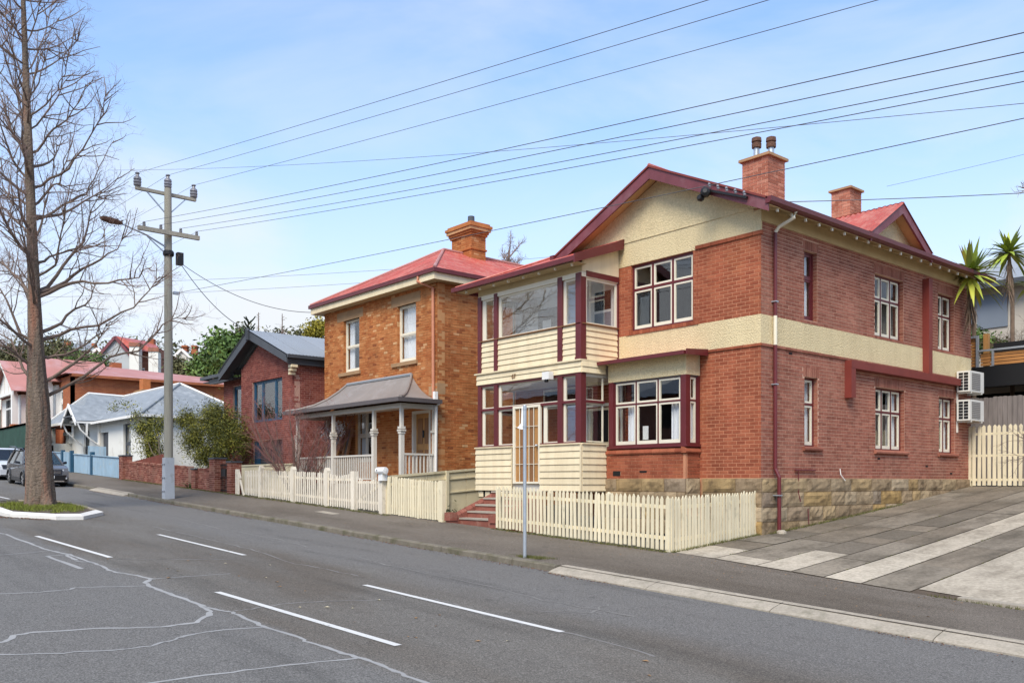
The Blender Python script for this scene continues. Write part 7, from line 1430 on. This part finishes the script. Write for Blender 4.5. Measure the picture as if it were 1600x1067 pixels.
# ------------------------------------------------------------------ leafy trees and shrubs
def leafy(name, label, cat, blobs, mat, n, size, stems=(), seed=1, aspect=.5, group=None, base=None, **kw):
    c0 = blobs[0]; base = base or (c0[0], c0[1], min(b[2] - b[5] for b in blobs)); t = thing(name, label, cat, base, group); foliage('crown', t, mat, blobs, n, size, aspect, seed, k=dict(kind='stuff'), **kw); mb = MB(); R = random.Random(seed); B = Vector(base)
    for b in blobs: p = Vector(b[:3]); m_ = B.lerp(p, .5) + Vector((R.gauss(0, .15), R.gauss(0, .15), 0)); mb.tube([B - Vector((0, 0, .3)), m_, p], [.035 * (1 + b[3] * .5), .03, .012], 5)
    mb.build('trunk', 'shrub_stem', t); return t
bl = lambda u, v, d, ru, rv, rd=None: (*pt_at(u, v, d), ru / 1396 * d, (rd or ru) / 1396 * d, rv / 1396 * d)
leafy('bush', 'large yellow green bush spilling over the brick front wall', 'bush', [bl(335, 665, 39, 42, 34, 24), bl(303, 685, 40, 30, 30, 22), bl(362, 672, 38, 28, 32, 22), bl(338, 646, 39.2, 36, 16, 20), bl(292, 655, 40.5, 20, 20), bl(345, 702, 38.8, 40, 30, 20), bl(378, 690, 37.6, 20, 28, 16), bl(318, 712, 39.4, 24, 24, 18)], 'leaf_bush', 30000, .055, seed=3, aspect=.3, base=(-37.4, 15.5, -.4), shell=.2, rag=.30)
leafy('bush', 'loose olive shrub hanging over the long brick wall left of the pole', 'bush', [bl(235, 690, 45.5, 24, 32, 18), bl(222, 668, 46, 20, 18, 18), bl(246, 668, 45.5, 16, 26, 16), bl(240, 708, 45.2, 26, 16, 18), bl(212, 648, 47, 10, 8)], 'leaf_bush', 7500, .06, seed=5, aspect=.3, base=(-43.8, 16, .2), shell=.1, rag=.36)
leafy('creeper', 'thin trailing creeper over the cottage parapet and eave', 'plant', [bl(195, 632, 52, 14, 10), bl(212, 640, 51, 14, 10), bl(178, 640, 53, 10, 8)], 'leaf_bush', 420, .07, seed=6, aspect=.35, base=(-44.5, 16.2, .5), shell=.1)
ag = thing('strappy_plant', 'dark green strap leaved clump beside the pole and brick pillar', 'plant', (-37.7, 14.9, -.35)); mb = MB(); R = random.Random(9)
for i in range(170):
    a = R.random() * 6.3; L = R.uniform(.6, 1.25); b0 = Vector((-37.75 + R.gauss(0, .28), 14.9 + R.gauss(0, .22), -.3)); d0 = Vector((math.cos(a) * .8, math.sin(a) * .8, 1)).normalized(); s_ = Vector((-math.sin(a), math.cos(a), 0)) * .03; pr_ = None
    for k in range(4):
        t = k / 3; p = b0 + d0 * L * t - Vector((0, 0, .55 * L * t * t)); wv = s_ * (1 - t * .85)
        if pr_: mb.quad(pr_[0], pr_[1], p + wv, p - wv, min(1, max(0, .2 + .5 * t + R.gauss(0, .15))))
        pr_ = (p - wv, p + wv)
mb.build('leaves', 'leaf_clump', ag, kind='stuff')
fl = thing('flax_plant', 'narrow leaved flax plant beside the sloping brick balustrade', 'plant', (-19.75, 14.75, -1.1)); R = random.Random(2)
for i in range(9):
    a = R.uniform(-1, 1); b0 = Vector((-19.8 + R.gauss(0, .06), 14.75 + R.gauss(0, .05), -1.05)); L = R.uniform(.6, 1.15); mb = MB(); pr_ = None; s_ = Vector((.6, -.5, 0)) * .035
    for k in range(6):
        t = k / 5; p = b0 + Vector((side_.x * a * .5, side_.y * a * .5, 1)).normalized() * L * t - Vector((0, 0, .25 * abs(a) * L * t * t)); wv = s_ * (1 - t * .9)
        if pr_: mb.quad(pr_[0], pr_[1], p + wv, p - wv, R.random())
        pr_ = (p - wv, p + wv)
    mb.build('leaf', 'leaf_flax', fl)
leafy('low_shrub', 'low green ground cover between the board fence and the balustrade', 'plant', [(-20.6, 15.2, -.95, .5, .3, .12), (-21.2, 15.4, -.95, .5, .3, .12)], 'leaf_flax', 500, .05, seed=4, base=(-20.8, 15.2, -1.2))
leafy('evergreen_tree', 'rounded bright green evergreen tree behind the charcoal gable', 'tree', [bl(345, 568, 78, 34, 34, 30), bl(325, 585, 78, 24, 22, 24), bl(365, 548, 80, 24, 24, 24), bl(340, 540, 79, 16, 14, 18), bl(372, 575, 80, 22, 24, 24), bl(312, 575, 78, 10, 12)], 'leaf_green', 9000, .20, seed=7, aspect=.6, shell=.5)
leafy('evergreen_tree', 'small brownish evergreen beside the charcoal roof ridge', 'tree', [bl(382, 530, 84, 15, 16), bl(394, 545, 84, 14, 20)], 'leaf_hedge', 1600, .18, seed=8, base=tuple(pt_at(388, 590, 84)))
ar = thing('monkey_puzzle', 'dark spiky conifer top above the charcoal gable peak', 'tree', tuple(pt_at(390, 585, 82))); one(lambda m: m.tube([pt_at(390, 585, 82), pt_at(388, 502, 82)], [.16, .05], 6), 'trunk', 'shrub_stem', ar); tw = MB(); R = random.Random(6)
for i in range(46): p = pt_at(390, 585, 82).lerp(pt_at(388, 500, 82), R.uniform(.35, 1)); a = R.random() * 6.3; pts, rad, _ = bend(p, Vector((math.cos(a), math.sin(a), .5)), R.uniform(.5, 1.0), 3, .10, .05, .6, .1, R); tw.tube(pts, rad, 5)
tw.build('fronds', 'leaf_dark', ar, kind='stuff')
leafy('yellow_tree', 'yellow green tree peeping out left of the orange house', 'tree', [bl(492, 518, 70, 14, 10), bl(506, 512, 70, 14, 12), bl(482, 526, 70, 8, 6)], 'leaf_yellow', 1800, .14, seed=12, base=tuple(pt_at(500, 570, 70)))
leafy('low_trees', 'low dark scrub behind the charcoal roof, right of the ridge', 'tree', [bl(425, 530, 90, 20, 12), bl(455, 530, 90, 24, 14), bl(480, 530, 90, 14, 8)], 'leaf_hedge', 1300, .18, seed=13, base=tuple(pt_at(450, 570, 90)))
for i, (u, v_, ru, rv, lab) in enumerate([(30, 555, 30, 22, 'clipped brown green hedge tree behind the villa, far left'), (85, 550, 28, 24, 'brown green hedge tree behind the villa, right of the tall trunk'), (118, 565, 24, 16, 'low green shrub below the grey roofed hill house'), (152, 570, 16, 14, 'green shrub under the pale gable on the hill'), (277, 574, 11, 12, 'dark shrub behind the power pole on the hill'), (298, 585, 16, 14, 'dark bare shrub before the white hill house')]): leafy('hedge_tree', lab, 'tree', [bl(u, v_, 92, ru, rv), bl(u + ru * .5, v_ + 6, 92, ru * .6, rv * .7), bl(u - ru * .5, v_ + 8, 92, ru * .6, rv * .7)], 'leaf_hedge' if i not in (2, 3) else 'leaf_green', int(1500 + ru * 60), .16, seed=20 + i, base=tuple(pt_at(u, v_ + rv + 14, 92)))
leafy('wood', 'dark wooded slope on the skyline behind the hill houses', 'trees', [bl(u, 560 + 8 * math.sin(u), 150, 30, 22) for u in range(-40, 420, 28)], 'leaf_hedge', 7000, .3, seed=31, base=tuple(pt_at(180, 600, 150))).__setitem__('kind', 'stuff')
# cordylines behind the gate
def cordyline(label, u, v_, d, rpx, vbase, seed, n=70):
    R = random.Random(seed); c_ = pt_at(u, v_, d); b_ = pt_at(u + 6, vbase, 29.4 if d < 28 else d); t = thing('cordyline', label, 'palm', b_, 'spiky cordylines behind the gate'); L = rpx / 1396 * d * 1.12
    one(lambda m: m.tube([b_, b_.lerp(Vector((b_.x, b_.y, c_.z)), .75), c_], [.075, .065, .055], 8), 'trunk', 'dead_frond', t)
    for i in range(n):
        a = R.random() * 6.3; el = R.uniform(-.75, 1.3); h_ = Vector((math.cos(a) * math.cos(el), math.sin(a) * math.cos(el), math.sin(el))); s_ = h_.cross(Vector((0, 0, 1))); s_ = (s_.normalized() if s_.length > .1 else Vector((1, 0, 0))) * .07; mb = MB(); pr_ = None; l_ = L * R.uniform(.75, 1.1); tn = min(1, max(0, .45 - .3 * math.sin(el) + R.gauss(0, .2)))
        for k in range(5):
            tt = k / 4; p = c_ + h_ * l_ * tt - Vector((0, 0, .32 * l_ * tt * tt * (1 if el < .8 else .3))); wv = s_ * (1 if 0 < k < 3 else .55 if k == 3 else .5) * (0 if k == 4 else 1)
            if pr_: mb.quad(pr_[0], pr_[1], p + wv, p - wv, tn)
            pr_ = (p - wv, p + wv)
        mb.build('leaf', 'leaf_cordyline', t)
    mb = MB()
    for i in range(90):
        p = c_ - Vector((0, 0, R.uniform(.1, 1.3))); a = R.random() * 6.3; e = p + Vector((math.cos(a) * R.uniform(.15, .38), math.sin(a) * R.uniform(.15, .38), -R.uniform(.4, .9))); s_ = Vector((-math.sin(a), math.cos(a), 0)) * .02; mb.add([p - s_, p + s_, e], [(0, 1, 2)], R.random())
    mb.build('dead_skirt', 'dead_frond', t, kind='stuff')
cordyline('spiky cordyline palm overlapping the rear corner of the brick house', 1516, 430, 26.9, 54, 640, 1, 96)
cordyline('tallest spiky cordyline palm, second behind the gate', 1576, 395, 30.5, 40, 640, 2, 70); cordyline('spiky cordyline palm cut by the right edge of the view', 1612, 446, 30.5, 40, 640, 3, 50)
leafy('planter_shrub', 'bright green shrub in the planter on the timber deck', 'shrub', [bl(1530, 530, 32, 12, 12), bl(1545, 540, 32, 14, 12), bl(1562, 545, 32, 12, 12), bl(1524, 522, 32, 8, 8)], 'leaf_green', 1900, .06, seed=41, base=tuple(pt_at(1540, 560, 32)))
far_b = thing('bare_shrub', 'tangled bare brown shrub on the deck at the right edge', 'shrub', tuple(pt_at(1590, 560, 31))); tw = MB(); R = random.Random(14)
for i in range(26): twig(tw, pt_at(1592, 560, 31) + Vector((R.gauss(0, .25), R.gauss(0, .25), 0)), Vector((R.gauss(-.2, .7), R.gauss(0, .6), 1)), R.uniform(.7, 1.3), .012, R, 2, .1, 4)
tw.build('twigs', 'dead_frond', far_b, kind='stuff')
hb = thing('overhanging_branch', 'bare twiggy branch reaching over the gate at the right edge', 'branch', tuple(pt_at(1612, 690, 24))); tw = MB(); R = random.Random(15)
for u, v_, vv in ((1608, 690, -1), (1606, 712, -1), (1606, 296, -1)):
    for i in range(5): twig(tw, pt_at(u, v_, 24 if v_ > 400 else 18), -side_ + Vector((0, 0, R.uniform(-.5, .6))), R.uniform(.5, .9) if v_ > 400 else .25, .008, R, 1, 0, 3)
tw.build('twigs', 'limb_bark', hb, kind='stuff')
# ------------------------------------------------------------------ the other side of the street, invented, seen only in window panes
OP = thing('brick_house', 'invented row of brick houses across the street, added to be reflected in the window panes', 'house', (-44, -20, 0))  # unseen row, made tall so the bay panes mirror brick instead of sky
fo = F((0, -17, 0), (1, 0, 0), (0, 1, 0)); ow_ = [(-52, -49.5, .8, 2.6), (-40, -37.5, .4, 2.2)]
for x0, x1, zz in ((-60, -47, .8), (-45, -32, .2), (-29, -17, -.6)):
    one(lambda m: wall(m, fo, x0, x1, zz - 2.5, zz + 6.2, [(x0 + 2, x0 + 4.2, zz + .6, zz + 2.4), (x1 - 4.2, x1 - 2, zz + .6, zz + 2.4), (x0 + 2, x0 + 4.2, zz + 3.8, zz + 5.5), (x1 - 4.2, x1 - 2, zz + 3.8, zz + 5.5)], -.3, 0), 'wall', 'brick_far_dull', OP)
    for a in (x0 + 2, x1 - 4.2): bx('pane', 'void', OP, fo, a, a + 2.2, -.2, -.18, zz + .6, zz + 2.4); bx('pane', 'void', OP, fo, a, a + 2.2, -.2, -.18, zz + 3.8, zz + 5.5); one(lambda m: (m.box(fo, a, a + .1, -.18, -.1, zz + .6, zz + 2.4), m.box(fo, a + 2.1, a + 2.2, -.18, -.1, zz + .6, zz + 2.4), m.box(fo, a + 1.05, a + 1.15, -.18, -.1, zz + .6, zz + 2.4)), 'window_frame', 'white_paint', OP)
    facet('roof_slope', [(x0 - .5, -16.5, zz + 6.2), (x1 + .5, -16.5, zz + 6.2), (x1 - 3, -21, zz + 8.4), (x0 + 3, -21, zz + 8.4)], 'steel_roof', OP); facet('roof_slope', [(x1 + .5, -16.5, zz + 6.2), (x1 + .5, -26, zz + 6.2), (x1 - 3, -21, zz + 8.4)], 'steel_roof', OP)
    facet('roof_slope', [(x0 - .5, -26, zz + 6.2), (x0 - .5, -16.5, zz + 6.2), (x0 + 3, -21, zz + 8.4)], 'steel_roof', OP)
for i, (x, y, s) in enumerate([(-68, -17, 3.5), (-46, -30, 4), (-30.5, -30, 4), (-13, -24, 4.2)]): leafy('reflection_tree', ['tree', 'broad tree', 'round tree', 'spreading tree'][i] + ' across the street, invented for the window reflections', 'tree', [(x, y, G(x) + s * .9, s * .8, s * .8, s * .75), (x + 1.5, y, G(x) + s * .6, s * .6, s * .6, s * .5)], 'leaf_dark', 2500, .3, seed=60 + i, base=(x, y, G(x)))  # unseen trees added to darken the window reflections
NB = thing('brick_house', 'invented neighbouring house beyond the driveway, added for reflections in the side windows', 'house', (9, 24, -1)); one(lambda m: m.box(W, 5, 14, 19, 33, -2.5, 3.2), 'wall', 'brick_far_dull', NB)  # unseen house added to give the side panes something to reflect
facet('roof_slope', [(4.5, 18.5, 3.2), (4.5, 33.5, 3.2), (9.5, 30, 5.6), (9.5, 22, 5.6)], 'steel_roof', NB); facet('roof_slope', [(4.5, 18.5, 3.2), (9.5, 22, 5.6), (14.5, 18.5, 3.2)], 'steel_roof', NB); facet('roof_slope', [(14.5, 18.5, 3.2), (9.5, 22, 5.6), (9.5, 30, 5.6), (14.5, 33.5, 3.2)], 'steel_roof', NB)
leafy('reflection_tree', 'invented tall tree beside the neighbouring house, added for reflections', 'tree', [(6, 38, 3.5, 3, 3, 3.2), (7.5, 40, 2, 3, 3, 2.5)], 'leaf_dark', 2500, .3, seed=70, base=(6.5, 38, -.5))  # unseen tree, added for the side window reflections as well
